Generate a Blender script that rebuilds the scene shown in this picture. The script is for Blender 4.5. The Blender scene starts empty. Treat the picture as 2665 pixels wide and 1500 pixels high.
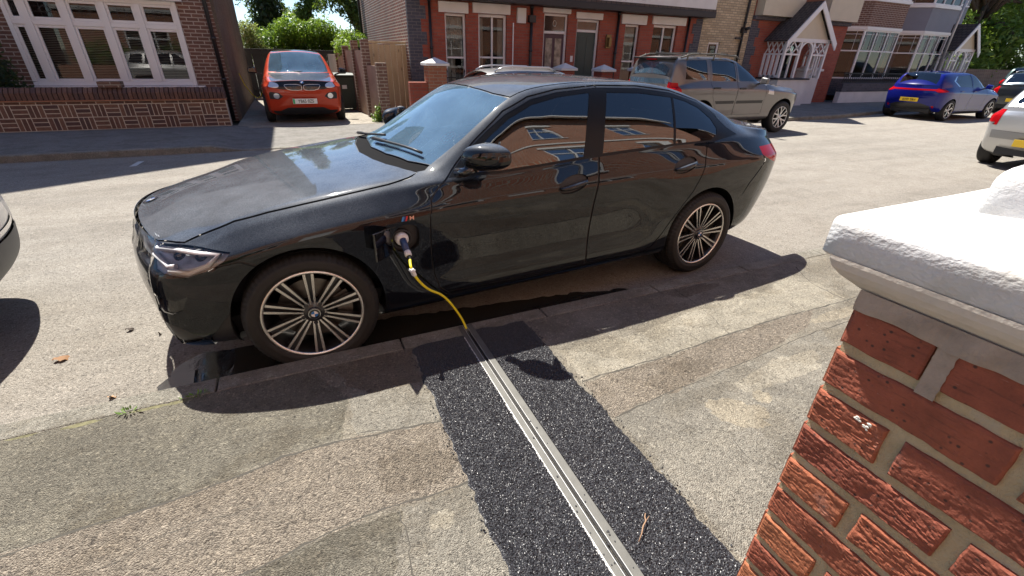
import bpy, bmesh, math, random
import numpy as np
from mathutils import Vector, Matrix, noise
from mathutils.geometry import delaunay_2d_cdt

SC = bpy.context.scene
COL = SC.collection
R = math.radians
random.seed(7)
RNG = np.random.default_rng(11)

# ------------------------------------------------------------------ camera
def make_camera():
    yaw, pitch, roll = 0.4371, 0.4814, 0.0241
    f = Vector((math.sin(yaw) * math.cos(pitch), math.cos(yaw) * math.cos(pitch), -math.sin(pitch)))
    r = Vector((math.cos(yaw), -math.sin(yaw), 0.0))
    u = r.cross(f)
    c, s = math.cos(roll), math.sin(roll)
    r2 = c * r + s * u
    u2 = -s * r + c * u
    cam = bpy.data.cameras.new("camera")
    cam.sensor_fit = 'HORIZONTAL'
    cam.sensor_width = 36.0
    cam.lens = 1149.43 / 2665.0 * 36.0
    cam.clip_start = 0.05
    cam.clip_end = 1500.0
    o = bpy.data.objects.new("camera", cam)
    m = Matrix((r2, u2, -f)).transposed().to_4x4()
    m.translation = (-0.7307, -2.2039, 1.5421)
    o.matrix_world = m
    COL.objects.link(o)
    SC.camera = o
make_camera()

# ------------------------------------------------------------------ sky, sun, exposure
SUN = Vector((-0.085, 0.62, 1.0)).normalized()
world = bpy.data.worlds.new("World")
SC.world = world
world.use_nodes = True
wn = world.node_tree
wn.nodes.clear()
sky = wn.nodes.new("ShaderNodeTexSky")
sky.sky_type = 'NISHITA'
sky.sun_disc = False
sky.sun_elevation = math.asin(SUN.z)
sky.sun_rotation = math.atan2(SUN.x, SUN.y)
sky.air_density = 0.8
sky.dust_density = 0.0
sky.ozone_density = 3.0
bg = wn.nodes.new("ShaderNodeBackground")
bg.inputs[1].default_value = 0.078
wo = wn.nodes.new("ShaderNodeOutputWorld")
wn.links.new(sky.outputs[0], bg.inputs[0])
wn.links.new(bg.outputs[0], wo.inputs[0])
sl = bpy.data.lights.new("sun", 'SUN')
sl.energy = 5.0
sl.angle = R(0.55)
sl.color = (1.0, 0.945, 0.86)
so = bpy.data.objects.new("sun", sl)
so.rotation_euler = SUN.to_track_quat('Z', 'Y').to_euler()
so.location = (0, 0, 30)
COL.objects.link(so)
SC.view_settings.view_transform = 'Standard'
SC.view_settings.look = 'None'
SC.view_settings.exposure = 1.12
SC.view_settings.gamma = 1.0
SC.view_settings.use_curve_mapping = False
SC.cycles.max_bounces = 8
SC.cycles.transparent_max_bounces = 12
SC.cycles.caustics_reflective = False
SC.cycles.caustics_refractive = False

def lin(a, b, n):
    return [float(v) for v in np.linspace(a, b, n)]

# ------------------------------------------------------------------ object helpers
def tag(o, label=None, cat=None, group=None, kind=None):
    if label: o["label"] = label
    if cat: o["category"] = cat
    if group: o["group"] = group
    if kind: o["kind"] = kind
    return o

def empty(name, loc=(0, 0, 0), rz=0.0, label=None, cat=None, group=None):
    o = bpy.data.objects.new(name, None)
    o.empty_display_size = 0.2
    o.location = loc
    o.rotation_euler = (0, 0, rz)
    COL.objects.link(o)
    return tag(o, label, cat, group)

def copy_tree(o, parent=None):
    c = o.copy()
    COL.objects.link(c)
    if parent is not None:
        c.parent = parent
    for ch in list(o.children):
        copy_tree(ch, c)
    return c

class MB:
    """collects polygons and links them as one mesh object"""
    def __init__(s):
        s.v = []; s.f = []; s.m = []; s.sm = []
    def add(s, verts, faces, m=0, smooth=False):
        b = len(s.v)
        s.v.extend([tuple(q) for q in verts])
        for f in faces:
            s.f.append(tuple(b + i for i in f)); s.m.append(m); s.sm.append(smooth)
        return s
    def box(s, x0, x1, y0, y1, z0, z1, m=0, M=None):
        if x1 < x0: x0, x1 = x1, x0
        if y1 < y0: y0, y1 = y1, y0
        if z1 < z0: z0, z1 = z1, z0
        v = [Vector(q) for q in ((x0,y0,z0),(x1,y0,z0),(x1,y1,z0),(x0,y1,z0),(x0,y0,z1),(x1,y0,z1),(x1,y1,z1),(x0,y1,z1))]
        if M is not None: v = [M @ q for q in v]
        return s.add(v, ((0,3,2,1),(4,5,6,7),(0,1,5,4),(1,2,6,5),(2,3,7,6),(3,0,4,7)), m)
    def beam(s, a, b, w, h, m=0, up=(0, 0, 1)):
        a = Vector(a); b = Vector(b); d = b - a; L = d.length
        d.normalize(); up = Vector(up)
        if abs(d.dot(up)) > 0.99: up = Vector((0, 1, 0))
        x = d.cross(up).normalized(); z = x.cross(d)
        M = Matrix((x, d, z)).transposed().to_4x4(); M.translation = a
        return s.box(-w/2, w/2, 0, L, -h/2, h/2, m, M)
    def prism(s, pts, a, b, axis='y', m=0):
        """closed 2D outline extruded a..b along axis; pts are (x,z) for y, (y,z) for x, (x,y) for z"""
        def P(p, t):
            return (p[0], t, p[1]) if axis == 'y' else ((t, p[0], p[1]) if axis == 'x' else (p[0], p[1], t))
        n = len(pts)
        A = sum(pts[i][0]*pts[(i+1) % n][1] - pts[(i+1) % n][0]*pts[i][1] for i in range(n))
        pts = list(pts) if A > 0 else list(pts)[::-1]
        if axis == 'y': a, b = max(a, b), min(a, b)
        else: a, b = min(a, b), max(a, b)
        v = [P(p, a) for p in pts] + [P(p, b) for p in pts]
        f = [tuple(range(n))[::-1], tuple(range(n, 2*n))]
        for i in range(n):
            j = (i+1) % n
            f.append((i, j, n+j, n+i))
        return s.add(v, f, m)
    def tube(s, path, r, n=10, m=0, caps=True, smooth=True):
        path = [Vector(q) for q in path]
        rs = r if hasattr(r, '__len__') else [r]*len(path)
        vs = []; fs = []
        prev = None
        for i, q in enumerate(path):
            d = (path[min(i+1, len(path)-1)] - path[max(i-1, 0)]).normalized()
            if prev is None:
                up = Vector((0, 0, 1)) if abs(d.z) < 0.95 else Vector((1, 0, 0))
                x = d.cross(up).normalized()
            else:
                x = (prev - d*prev.dot(d)).normalized()
            prev = x
            y = d.cross(x)
            for k in range(n):
                t = 2*math.pi*k/n
                vs.append(q + rs[i]*(math.cos(t)*x + math.sin(t)*y))
        for i in range(len(path)-1):
            for k in range(n):
                k2 = (k+1) % n
                fs.append((i*n+k, i*n+k2, (i+1)*n+k2, (i+1)*n+k))
        s.add(vs, fs, m, smooth)
        if caps:
            b = len(s.v) - len(vs)
            s.f.append(tuple(b+k for k in range(n))[::-1]); s.m.append(m); s.sm.append(False)
            s.f.append(tuple(b+(len(path)-1)*n+k for k in range(n))); s.m.append(m); s.sm.append(False)
        return s
    def lathe(s, prof, n=48, m=0, M=None, smooth=True, ms=None, mod=None):
        """prof: (radius, y) pairs swept round the local Y axis"""
        vs = []; fs = []; k = len(prof)
        for i in range(n):
            t = 2*math.pi*i/n
            for j, (r, y) in enumerate(prof):
                rr = r + (mod(i, j) if mod else 0)
                p = Vector((rr*math.cos(t), y, rr*math.sin(t)))
                vs.append(M @ p if M is not None else p)
        for i in range(n):
            i2 = (i+1) % n
            for j in range(k-1):
                fs.append((i*k+j, i2*k+j, i2*k+j+1, i*k+j+1))
        b = len(s.v); s.v.extend([tuple(q) for q in vs])
        for q, f in enumerate(fs):
            s.f.append(tuple(b+i for i in f)); s.m.append(ms[q % (k-1)] if ms else m); s.sm.append(smooth)
        return s
    def sphere(s, c, r, n=12, m=0, sc=(1, 1, 1)):
        vs = []; fs = []
        for i in range(n+1):
            a = math.pi*i/n
            for j in range(2*n):
                t = math.pi*j/n
                vs.append((c[0]+r*sc[0]*math.sin(a)*math.cos(t), c[1]+r*sc[1]*math.sin(a)*math.sin(t), c[2]+r*sc[2]*math.cos(a)))
        for i in range(n):
            for j in range(2*n):
                j2 = (j+1) % (2*n)
                fs.append((i*2*n+j, (i+1)*2*n+j, (i+1)*2*n+j2, i*2*n+j2))
        return s.add(vs, fs, m, True)
    def build(s, name, mats, parent=None, bevel=0.0, loc=None, seg=2, weld=False):
        me = bpy.data.meshes.new(name)
        me.from_pydata(s.v, [], s.f)
        if not isinstance(mats, (list, tuple)): mats = [mats]
        for q in mats: me.materials.append(q)
        n = len(me.polygons)
        me.polygons.foreach_set("material_index", s.m)
        me.polygons.foreach_set("use_smooth", s.sm)
        uv = me.uv_layers.new(name="UVMap")
        nl = len(me.loops)
        co = np.array(s.v, dtype=np.float64).reshape(-1, 3)
        vi = np.empty(nl, dtype=np.int32); me.loops.foreach_get("vertex_index", vi)
        nr = np.empty(n*3); me.polygons.foreach_get("normal", nr); nr = np.abs(nr.reshape(-1, 3))
        lt = np.empty(n, dtype=np.int32); me.polygons.foreach_get("loop_total", lt)
        ax = np.repeat(np.argmax(nr*np.array([1.0, 1.0, 1.001]), axis=1), lt)
        p = co[vi]
        U = np.where(ax == 0, p[:, 1], p[:, 0]); W = np.where(ax == 2, p[:, 1], p[:, 2])
        uv.data.foreach_set("uv", np.stack([U, W], 1).astype(np.float32).ravel())
        if weld:
            bm = bmesh.new(); bm.from_mesh(me); bmesh.ops.remove_doubles(bm, verts=bm.verts, dist=1e-5); bm.to_mesh(me); bm.free()
        me.update()
        o = bpy.data.objects.new(name, me)
        COL.objects.link(o)
        if parent is not None: o.parent = parent
        if loc is not None: o.location = loc
        if bevel:
            b = o.modifiers.new("bevel", 'BEVEL'); b.width = bevel; b.segments = seg; b.limit_method = 'ANGLE'; b.angle_limit = R(40)
        return o

def grid_mesh(name, V, mat, parent=None, smooth=True):
    """V: array (ny,nx,3)"""
    ny, nx = V.shape[:2]
    idx = np.arange(ny*nx).reshape(ny, nx)
    q = np.stack([idx[:-1, :-1], idx[:-1, 1:], idx[1:, 1:], idx[1:, :-1]], -1).reshape(-1, 4)
    me = bpy.data.meshes.new(name)
    me.vertices.add(ny*nx); me.vertices.foreach_set("co", V.reshape(-1).astype(np.float32))
    me.loops.add(q.size); me.loops.foreach_set("vertex_index", q.ravel().astype(np.int32))
    me.polygons.add(len(q)); me.polygons.foreach_set("loop_start", np.arange(0, q.size, 4, dtype=np.int32))
    me.polygons.foreach_set("use_smooth", np.full(len(q), smooth))
    me.update(calc_edges=True); me.validate()
    for m_ in (mat if isinstance(mat, (list, tuple)) else [mat]): me.materials.append(m_)
    o = bpy.data.objects.new(name, me); COL.objects.link(o)
    if parent is not None: o.parent = parent
    return o

# ------------------------------------------------------------------ material helpers
class NT:
    def __init__(s, name):
        s.mat = bpy.data.materials.new(name); s.mat.use_nodes = True
        s.t = s.mat.node_tree; s.t.nodes.clear()
        s.out = s.t.nodes.new("ShaderNodeOutputMaterial")
    def n(s, typ, **kw):
        nd = s.t.nodes.new("ShaderNode"+typ)
        for k, v in kw.items():
            if k.startswith("_"): setattr(nd, k[1:], v)
            else:
                key = k.replace("__", " ")
                if key.isdigit(): key = int(key)
                s.set(nd.inputs[key], v)
        return nd
    def set(s, sock, v):
        if isinstance(v, bpy.types.NodeSocket): s.t.links.new(v, sock)
        elif isinstance(v, bpy.types.Node): s.t.links.new(v.outputs[0], sock)
        else:
            if hasattr(v, '__len__') and len(v) == 3 and sock.type == 'RGBA': v = (*v, 1.0)
            sock.default_value = v
    def coords(s, kind="Object", scale=(1, 1, 1), rot=(0, 0, 0), loc=(0, 0, 0)):
        tc = s.n("TexCoord")
        mp = s.n("Mapping")
        s.t.links.new(tc.outputs[kind], mp.inputs[0])
        mp.inputs[1].default_value = loc; mp.inputs[2].default_value = rot; mp.inputs[3].default_value = scale
        return mp.outputs[0]
    def noise(s, vec, scale, detail=4.0, rough=0.55, dist=0.0):
        nd = s.n("TexNoise", Scale=scale, Detail=detail, Roughness=rough, Distortion=dist)
        s.t.links.new(vec, nd.inputs["Vector"]); return nd.outputs[0]
    def vor(s, vec, scale, feature='F1', out=0):
        nd = s.n("TexVoronoi", _feature=feature, Scale=scale)
        s.t.links.new(vec, nd.inputs["Vector"]); return nd.outputs[out]
    def ramp(s, fac, stops):
        nd = s.n("ValToRGB"); s.set(nd.inputs[0], fac)
        cr = nd.color_ramp
        while len(cr.elements) < len(stops): cr.elements.new(0.5)
        for e, (p, c) in zip(cr.elements, stops):
            e.position = p
            if not hasattr(c, '__len__'): c = (c, c, c)
            e.color = (*c, 1.0) if len(c) == 3 else c
        return nd.outputs[0]
    def mix(s, fac, a, b, mode='MIX'):
        nd = s.n("MixRGB", _blend_type=mode); s.set(nd.inputs[0], fac); s.set(nd.inputs[1], a); s.set(nd.inputs[2], b); return nd.outputs[0]
    def math(s, op, a, b=0.5, clamp=False):
        nd = s.n("Math", _operation=op, _use_clamp=clamp); s.set(nd.inputs[0], a); s.set(nd.inputs[1], b); return nd.outputs[0]
    def bump(s, h, strength=0.5, dist=0.01, normal=None):
        nd = s.n("Bump", Strength=strength, Distance=dist); s.set(nd.inputs["Height"], h)
        if normal is not None: s.set(nd.inputs["Normal"], normal)
        return nd.outputs[0]
    def bsdf(s, **kw):
        nd = s.n("BsdfPrincipled")
        for k, v in kw.items(): s.set(nd.inputs[k.replace("__", " ")], v)
        s.t.links.new(nd.outputs[0], s.out.inputs[0]); return nd

def P(name, color, rough=0.5, metal=0.0, coat=0.0, spec=0.5, bump=0.0, bscale=60.0, var=0.0, vscale=3.0, emit=None):
    t = NT(name)
    vec = t.coords("Object")
    kw = {}
    col = color
    if var:
        nz = t.noise(vec, vscale, 5, 0.6)
        col = t.ramp(nz, [(0.25, tuple(c*(1-var) for c in color)), (0.75, tuple(min(1, c*(1+var)) for c in color))])
    if bump:
        kw["Normal"] = t.bump(t.noise(vec, bscale, 5, 0.6), 0.6, bump)
    b = t.bsdf(Base__Color=col, Roughness=rough, Metallic=metal, **kw)
    b.inputs["Coat Weight"].default_value = coat
    b.inputs["Coat Roughness"].default_value = 0.02
    b.inputs["Specular IOR Level"].default_value = spec
    if emit:
        b.inputs["Emission Color"].default_value = (*emit[0], 1); b.inputs["Emission Strength"].default_value = emit[1]
    return t.mat

def brick_mat(name, c1, c2, mortar, scale=1.0, rough=0.85, blotch=None, msize=0.01, bump=0.006, bias=0.0, bw=0.225, rh=0.075, swap=False):
    t = NT(name)
    vec = t.coords("UV", (scale, scale, scale))
    if swap:
        sp = t.n("SeparateXYZ"); t.set(sp.inputs[0], vec)
        cb = t.n("CombineXYZ"); t.set(cb.inputs[0], sp.outputs[1]); t.set(cb.inputs[1], sp.outputs[0]); vec = cb.outputs[0]
    ob = t.coords("Object")
    w = t.n("VectorMath", _operation='MULTIPLY_ADD')
    nzv = t.n("TexNoise", Scale=14.0, Detail=2.0); t.t.links.new(ob, nzv.inputs["Vector"])
    t.set(w.inputs[0], nzv.outputs[1]); w.inputs[1].default_value = (0.006, 0.006, 0); t.set(w.inputs[2], vec)
    bt = t.n("TexBrick", Scale=1.0)
    t.t.links.new(w.outputs[0], bt.inputs["Vector"])
    t.set(bt.inputs["Color1"], c1); t.set(bt.inputs["Color2"], c2); t.set(bt.inputs["Mortar"], mortar)
    bt.inputs["Mortar Size"].default_value = msize; bt.inputs["Mortar Smooth"].default_value = 0.15
    bt.inputs["Bias"].default_value = bias
    bt.inputs["Brick Width"].default_value = bw; bt.inputs["Row Height"].default_value = rh
    nz = t.noise(ob, 1.2, 6, 0.65)
    fine = t.noise(ob, 45, 4, 0.7)
    col = t.mix(0.55, bt.outputs[0], t.ramp(nz, [(0.3, 0.72), (0.7, 1.25)]), 'MULTIPLY')
    col = t.mix(0.5, col, t.ramp(fine, [(0.3, 0.7), (0.7, 1.25)]), 'MULTIPLY')
    if blotch:
        col = t.mix(t.ramp(t.noise(ob, 3.5, 5, 0.7), [(0.52, 0.0), (0.7, blotch[1])]), col, blotch[0])
    h = t.math('ADD', t.math('MULTIPLY', bt.outputs[1], -1.0), t.math('MULTIPLY', fine, 0.35))
    t.bsdf(Base__Color=col, Roughness=rough, Normal=t.bump(h, 0.8, bump))
    return t.mat

def glass_mat(name, tint=(0.35, 0.38, 0.38), ior=1.5, rough=0.0, gloss=(1, 1, 1), film=None):
    t = NT(name)
    fr = t.n("Fresnel", IOR=ior)
    tr = t.n("BsdfTransparent", Color=tint)
    gl = t.n("BsdfGlossy", Roughness=rough, Color=gloss)
    mx = t.n("MixShader"); t.set(mx.inputs[0], fr.outputs[0])
    t.t.links.new(tr.outputs[0], mx.inputs[1]); t.t.links.new(gl.outputs[0], mx.inputs[2])
    res = mx.outputs[0]
    if film:   # thin film: dust haze with the sky's reflection put into its colour
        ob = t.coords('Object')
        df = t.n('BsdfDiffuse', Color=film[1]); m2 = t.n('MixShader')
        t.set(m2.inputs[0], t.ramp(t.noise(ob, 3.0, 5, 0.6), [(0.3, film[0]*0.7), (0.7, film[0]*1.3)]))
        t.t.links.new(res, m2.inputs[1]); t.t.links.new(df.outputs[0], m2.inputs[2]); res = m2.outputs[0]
    t.t.links.new(res, t.out.inputs[0])
    return t.mat

def paint_mat(name, color, flake=0.0, metal=0.0, rough=0.35, dust=0.0, dust_sky_col=(0.3, 0.29, 0.27), ior=1.38, spec=0.2):
    t = NT(name)
    ob = t.coords("Object")
    col = color
    kw = {}
    if dust:
        geo = t.n("NewGeometry"); sp = t.n("SeparateXYZ"); t.set(sp.inputs[0], geo.outputs["Normal"])
        up = t.math('MULTIPLY', t.math('SUBTRACT', sp.outputs[2], 0.55), 2.4, True)
        spots = t.ramp(t.noise(ob, 210, 3, 0.7), [(0.34, 0.35), (0.66, 1.0)])
        big = t.ramp(t.noise(ob, 6, 4, 0.6), [(0.3, 0.55), (0.7, 1.0)])
        d = t.math('MULTIPLY', t.math('MULTIPLY', up, spots), t.math('MULTIPLY', big, dust))
        col = t.mix(d, color, dust_sky_col)
        kw["Roughness"] = rough
        b = t.bsdf(Base__Color=col, Metallic=metal, **kw)
        t.set(b.inputs["Coat Roughness"], t.math('ADD', t.math('MULTIPLY', d, 0.10), 0.004))
    else:
        b = t.bsdf(Base__Color=col, Metallic=metal, Roughness=rough)
        b.inputs["Coat Roughness"].default_value = 0.02
    b.inputs["Coat Weight"].default_value = 1.0
    b.inputs["Coat IOR"].default_value = ior
    b.inputs["Specular IOR Level"].default_value = spec
    return t.mat

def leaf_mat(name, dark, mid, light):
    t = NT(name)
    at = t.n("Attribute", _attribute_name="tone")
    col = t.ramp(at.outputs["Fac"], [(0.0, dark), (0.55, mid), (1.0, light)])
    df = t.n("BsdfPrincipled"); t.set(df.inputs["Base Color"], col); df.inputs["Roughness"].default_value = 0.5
    tl = t.n("BsdfTranslucent"); t.set(tl.inputs[0], t.mix(0.5, col, (0.35, 0.5, 0.05), 'MIX'))
    mx = t.n("MixShader"); mx.inputs[0].default_value = 0.35
    t.t.links.new(df.outputs[0], mx.inputs[1]); t.t.links.new(tl.outputs[0], mx.inputs[2])
    t.t.links.new(mx.outputs[0], t.out.inputs[0])
    return t.mat

# ------------------------------------------------------------------ materials
def asphalt_mat(name, ca, cb, chip, scale=1.0, bumpd=0.006, stain=0.5, chipamt=0.5, rough=0.9, pits=0.55, tracks=0.0):
    t = NT(name)
    ob = t.coords("Object", (scale,)*3)
    big = t.noise(ob, 0.9, 6, 0.62)
    mid = t.noise(ob, 9, 5, 0.6)
    col = t.mix(t.ramp(big, [(0.3, 0.0), (0.7, 1.0)]), ca, cb)
    col = t.mix(stain, col, t.ramp(mid, [(0.25, 0.55), (0.5, 1.0), (0.75, 1.3)]), 'MULTIPLY')
    blot = t.noise(ob, 2.6, 7, 0.7)
    col = t.mix(t.math('MULTIPLY', t.ramp(blot, [(0.49, 0.0), (0.56, 1.0)]), stain*0.85), col, tuple(c*0.60 for c in ca))
    spot = t.vor(ob, 4.0)
    col = t.mix(t.math('MULTIPLY', t.ramp(spot, [(0.055, 1.0), (0.085, 0.0)]), stain*0.55), col, tuple(c*0.5 for c in ca))
    v = t.n("TexVoronoi", Scale=230.0); t.t.links.new(ob, v.inputs["Vector"])
    sepc = t.n("SeparateColor"); t.set(sepc.inputs[0], v.outputs[1])
    chips = t.ramp(sepc.outputs[0], [(0.0, tuple(c*0.45 for c in chip)), (0.45, tuple(c*0.85 for c in chip)), (0.8, chip), (1.0, tuple(min(1, c*1.55) for c in chip))])
    col = t.mix(chipamt, col, chips)
    v2 = t.n("TexVoronoi", Scale=105.0); t.t.links.new(ob, v2.inputs["Vector"])
    s2 = t.n("SeparateColor"); t.set(s2.inputs[0], v2.outputs[1])
    col = t.mix(t.ramp(s2.outputs[1], [(0.9, 0.0), (0.94, 0.55)]), col, tuple(min(1, c*1.5) for c in chip))
    col = t.mix(t.ramp(s2.outputs[2], [(0.92, 0.0), (0.96, 0.6)]), col, tuple(c*0.35 for c in chip))
    if tracks:   # worn wheel tracks and stains drawn out along the street
        tk = t.noise(t.coords('Object', (.10, 1.15, 1)), 1.6, 5, .55)
        col = t.mix(tracks, col, t.ramp(tk, [(.32, .70), (.5, 1.0), (.68, 1.12)]), 'MULTIPLY')
    pn = t.ramp(t.noise(ob, 62, 9, 0.80), [(0.34, 1.0), (0.43, 0.0)])
    col = t.mix(t.math('MULTIPLY', pn, pits), col, tuple(c*0.42 for c in ca))
    hi = t.ramp(t.noise(t.coords('Object', (scale*1.3,)*3, loc=(3, 7, 1)), 55, 9, 0.80), [(0.56, 0.0), (0.66, 1.0)])
    col = t.mix(t.math('MULTIPLY', hi, pits*0.6), col, tuple(min(1, c*1.35) for c in cb))
    h = t.math('ADD', t.math('MULTIPLY', v.outputs[0], -1.0), t.math('MULTIPLY', t.noise(ob, 60, 4, 0.7), 1.2))
    h = t.math('SUBTRACT', h, t.math('MULTIPLY', pn, 1.1))
    # old damp stains, worn pale patches and ingrained dirt
    b1 = t.ramp(t.noise(t.coords('Object', (scale, scale*1.5, scale), loc=(2.3, 5.1, 0)), 2.2, 8, 0.70), [(0.50, 0.0), (0.57, 1.0)])
    b2 = t.ramp(t.noise(t.coords('Object', (scale, scale*1.6, scale), loc=(9, 4, 2)), 4.5, 8, 0.72), [(0.54, 0.0), (0.61, 1.0)])
    b3 = t.ramp(t.noise(ob, 11, 6, 0.7), [(0.56, 0.0), (0.66, 1.0)])
    col = t.mix(t.math('MULTIPLY', b1, stain*0.75), col, (0.60, 0.56, 0.50), 'MULTIPLY')
    col = t.mix(t.math('MULTIPLY', b2, stain*0.45), col, (1.38, 1.36, 1.30), 'MULTIPLY')
    col = t.mix(t.math('MULTIPLY', b3, stain*0.40), col, (0.66, 0.63, 0.58), 'MULTIPLY')
    t.bsdf(Base__Color=col, Roughness=rough, Normal=t.bump(h, 1.0, bumpd*1.5))
    return t.mat

M = {}
M['road'] = asphalt_mat('road_asphalt', (0.325, 0.297, 0.252), (0.39, 0.36, 0.31), (0.355, 0.322, 0.277), 1.0, 0.005, 0.25, 0.42, tracks=0.5)
M['pave'] = asphalt_mat('pavement_concrete', (0.233, 0.212, 0.168), (0.308, 0.281, 0.225), (0.268, 0.242, 0.193), 1.0, 0.005, 0.6, 0.40)
M['pave_green'] = asphalt_mat('pavement_greenish', (0.204, 0.191, 0.149), (0.283, 0.259, 0.203), (0.253, 0.231, 0.180), 1.0, 0.008, 0.75, 0.45)
M['pave_agg'] = asphalt_mat('pavement_aggregate', (0.243, 0.208, 0.163), (0.298, 0.258, 0.205), (0.278, 0.238, 0.186), 0.8, 0.008, 0.5, 0.55)
M['pave_grey'] = asphalt_mat('pavement_grey_patch', (0.231, 0.216, 0.179), (0.302, 0.281, 0.232), (0.266, 0.246, 0.203), 1.0, 0.005, 0.6, 0.4)
M['pave_damp'] = asphalt_mat('pavement_damp', (0.171, 0.139, 0.099), (0.241, 0.203, 0.151), (0.222, 0.188, 0.145), 0.8, 0.008, 0.5, 0.5, 0.65)
M['pave_pale'] = asphalt_mat('pavement_pale', (0.273, 0.250, 0.197), (0.369, 0.339, 0.273), (0.313, 0.285, 0.226), 1.0, 0.004, 0.6, 0.35)
M['pave_yellow'] = asphalt_mat('pavement_yellow_stain', (0.279, 0.245, 0.184), (0.343, 0.305, 0.232), (0.303, 0.269, 0.203), 1.0, 0.004, 0.6, 0.35)
M['crack'] = P('crack_dirt', (0.06, 0.055, 0.045), 0.95)
M['moss'] = P('moss', (0.15, 0.14, 0.075), 0.95, bump=0.01, bscale=160, var=0.5, vscale=40)
M['kerb'] = asphalt_mat('kerb_concrete', (0.30, 0.285, 0.235), (0.37, 0.35, 0.295), (0.33, 0.31, 0.26), 1.2, 0.005, 0.6, 0.35)
M['farpave'] = asphalt_mat('far_pavement_asphalt', (0.235, 0.225, 0.205), (0.30, 0.285, 0.26), (0.27, 0.255, 0.23), 1.0, 0.005, 0.5, 0.35)
M['drive'] = asphalt_mat('drive_concrete', (0.36, 0.32, 0.26), (0.43, 0.39, 0.32), (0.38, 0.345, 0.285), 1.0, 0.004, 0.5, 0.3)
M['ground'] = asphalt_mat('ground_earth', (0.13, 0.12, 0.085), (0.18, 0.165, 0.115), (0.15, 0.14, 0.1), 0.4, 0.02, 0.5, 0.3)
M['white'] = P('white_upvc', (0.78, 0.78, 0.78), 0.35, var=0.03)
M['whitepaint'] = P('white_masonry_paint', (0.74, 0.73, 0.70), 0.7, bump=0.004, bscale=50, var=0.08)
M['cream'] = P('cream_paint', (0.62, 0.56, 0.42), 0.6, var=0.06)
M['black'] = P('black_plastic', (0.018, 0.018, 0.02), 0.45)
M['cowl'] = P('cowl_plastic', (0.008, 0.008, 0.009), 0.9, spec=0.08)
M['trimblack'] = P('window_trim_black', (0.006, 0.006, 0.007), 0.28, spec=0.25)
M['blackgloss'] = P('black_gloss_trim', (0.006, 0.006, 0.008), 0.08, coat=1.0)
M['rubber'] = P('tyre_rubber', (0.012, 0.0115, 0.011), 0.7, bump=0.0015, bscale=90, var=0.35, vscale=9)
M['darkmetal'] = P('dark_iron', (0.03, 0.03, 0.033), 0.5, 0.6)
M['alloy'] = P('machined_alloy', (0.72, 0.70, 0.67), 0.26, 0.92, bump=0.0003, bscale=300)
M['alloydark'] = P('dark_alloy_paint', (0.035, 0.035, 0.038), 0.35, 0.5, coat=0.6)
M['silveralloy'] = P('silver_alloy', (0.55, 0.55, 0.56), 0.3, 0.85)
M['disc'] = P('brake_disc_steel', (0.16, 0.145, 0.13), 0.35, 0.9, var=0.3, vscale=30)
M['chrome'] = P('chrome', (0.82, 0.82, 0.84), 0.06, 1.0)
M['galv'] = P('galvanised_steel', (0.115, 0.113, 0.10), 0.6, 0.1, bump=0.0008, bscale=120, var=0.2, vscale=18)
M['zinc'] = P('bright_zinc_edge', (0.42, 0.42, 0.41), 0.42, 0.4, var=0.12, vscale=60)
M['mirror'] = P('mirror_glass', (0.8, 0.82, 0.85), 0.02, 1.0)
M['red_light'] = P('red_lamp_lens', (0.40, 0.004, 0.008), 0.12, spec=0.25)
M['amber'] = P('amber_lens', (0.6, 0.2, 0.02), 0.1, coat=1.0)
M['yellowplate'] = P('yellow_plate', (0.72, 0.48, 0.03), 0.35)
M['whiteplate'] = P('white_plate', (0.78, 0.78, 0.76), 0.35)
M['greenflash'] = P('green_plate_flash', (0.02, 0.40, 0.14), 0.4)
M['blue_logo'] = P('enamel_blue', (0.02, 0.16, 0.52), 0.2, coat=1.0)
M['white_logo'] = P('enamel_white', (0.8, 0.8, 0.8), 0.2, coat=1.0)
M['cable'] = P('yellow_cable', (0.86, 0.74, 0.03), 0.5, var=0.12, vscale=20)
M['plugwhite'] = P('plug_white', (0.72, 0.74, 0.76), 0.35)
M['plugblue'] = P('plug_blue', (0.03, 0.06, 0.16), 0.4)
M['seat'] = P('seat_leather', (0.05, 0.05, 0.055), 0.55)
M['dash'] = P('dash_plastic', (0.10, 0.11, 0.12), 0.6)
M['carglass'] = glass_mat('tinted_side_glass', (0.10, 0.11, 0.12), 2.1)
M['screen'] = glass_mat('windscreen_glass', (0.55, 0.64, 0.66), 2.6, film=(0.13, (0.38, 0.66, 0.95)))  # blue film paints in the bright sky mirrored by the glass
M['lampglass'] = glass_mat('lamp_cover', (0.93, 0.94, 0.95), 1.45)
M['houseglass'] = glass_mat('window_glass', (0.62, 0.65, 0.65), 1.48)
M['slate'] = brick_mat('roof_tiles', (0.075, 0.06, 0.052), (0.11, 0.085, 0.07), (0.03, 0.026, 0.024), 1.0, 0.8, bw=0.18, rh=0.12, msize=0.012, bump=0.02)
M['redbrick'] = brick_mat('red_brick', (0.30, 0.065, 0.040), (0.37, 0.095, 0.055), (0.20, 0.125, 0.10), rough=0.8, msize=0.006, bump=0.004)
M['bluebrick'] = brick_mat('blue_engineering_brick', (0.06, 0.065, 0.085), (0.10, 0.10, 0.125), (0.17, 0.155, 0.145), msize=0.007)
M['stockred'] = brick_mat('gable_stock_brick', (0.27, 0.085, 0.055), (0.17, 0.075, 0.065), (0.50, 0.45, 0.38), msize=0.013)
M['yellowbrick'] = brick_mat('yellow_stock_brick', (0.66, 0.54, 0.35), (0.46, 0.36, 0.23), (0.33, 0.28, 0.20), msize=0.011)
M['brownbrick'] = brick_mat('purple_brown_brick', (0.145, 0.075, 0.056), (0.185, 0.095, 0.07), (0.40, 0.34, 0.29), msize=0.010)
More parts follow.
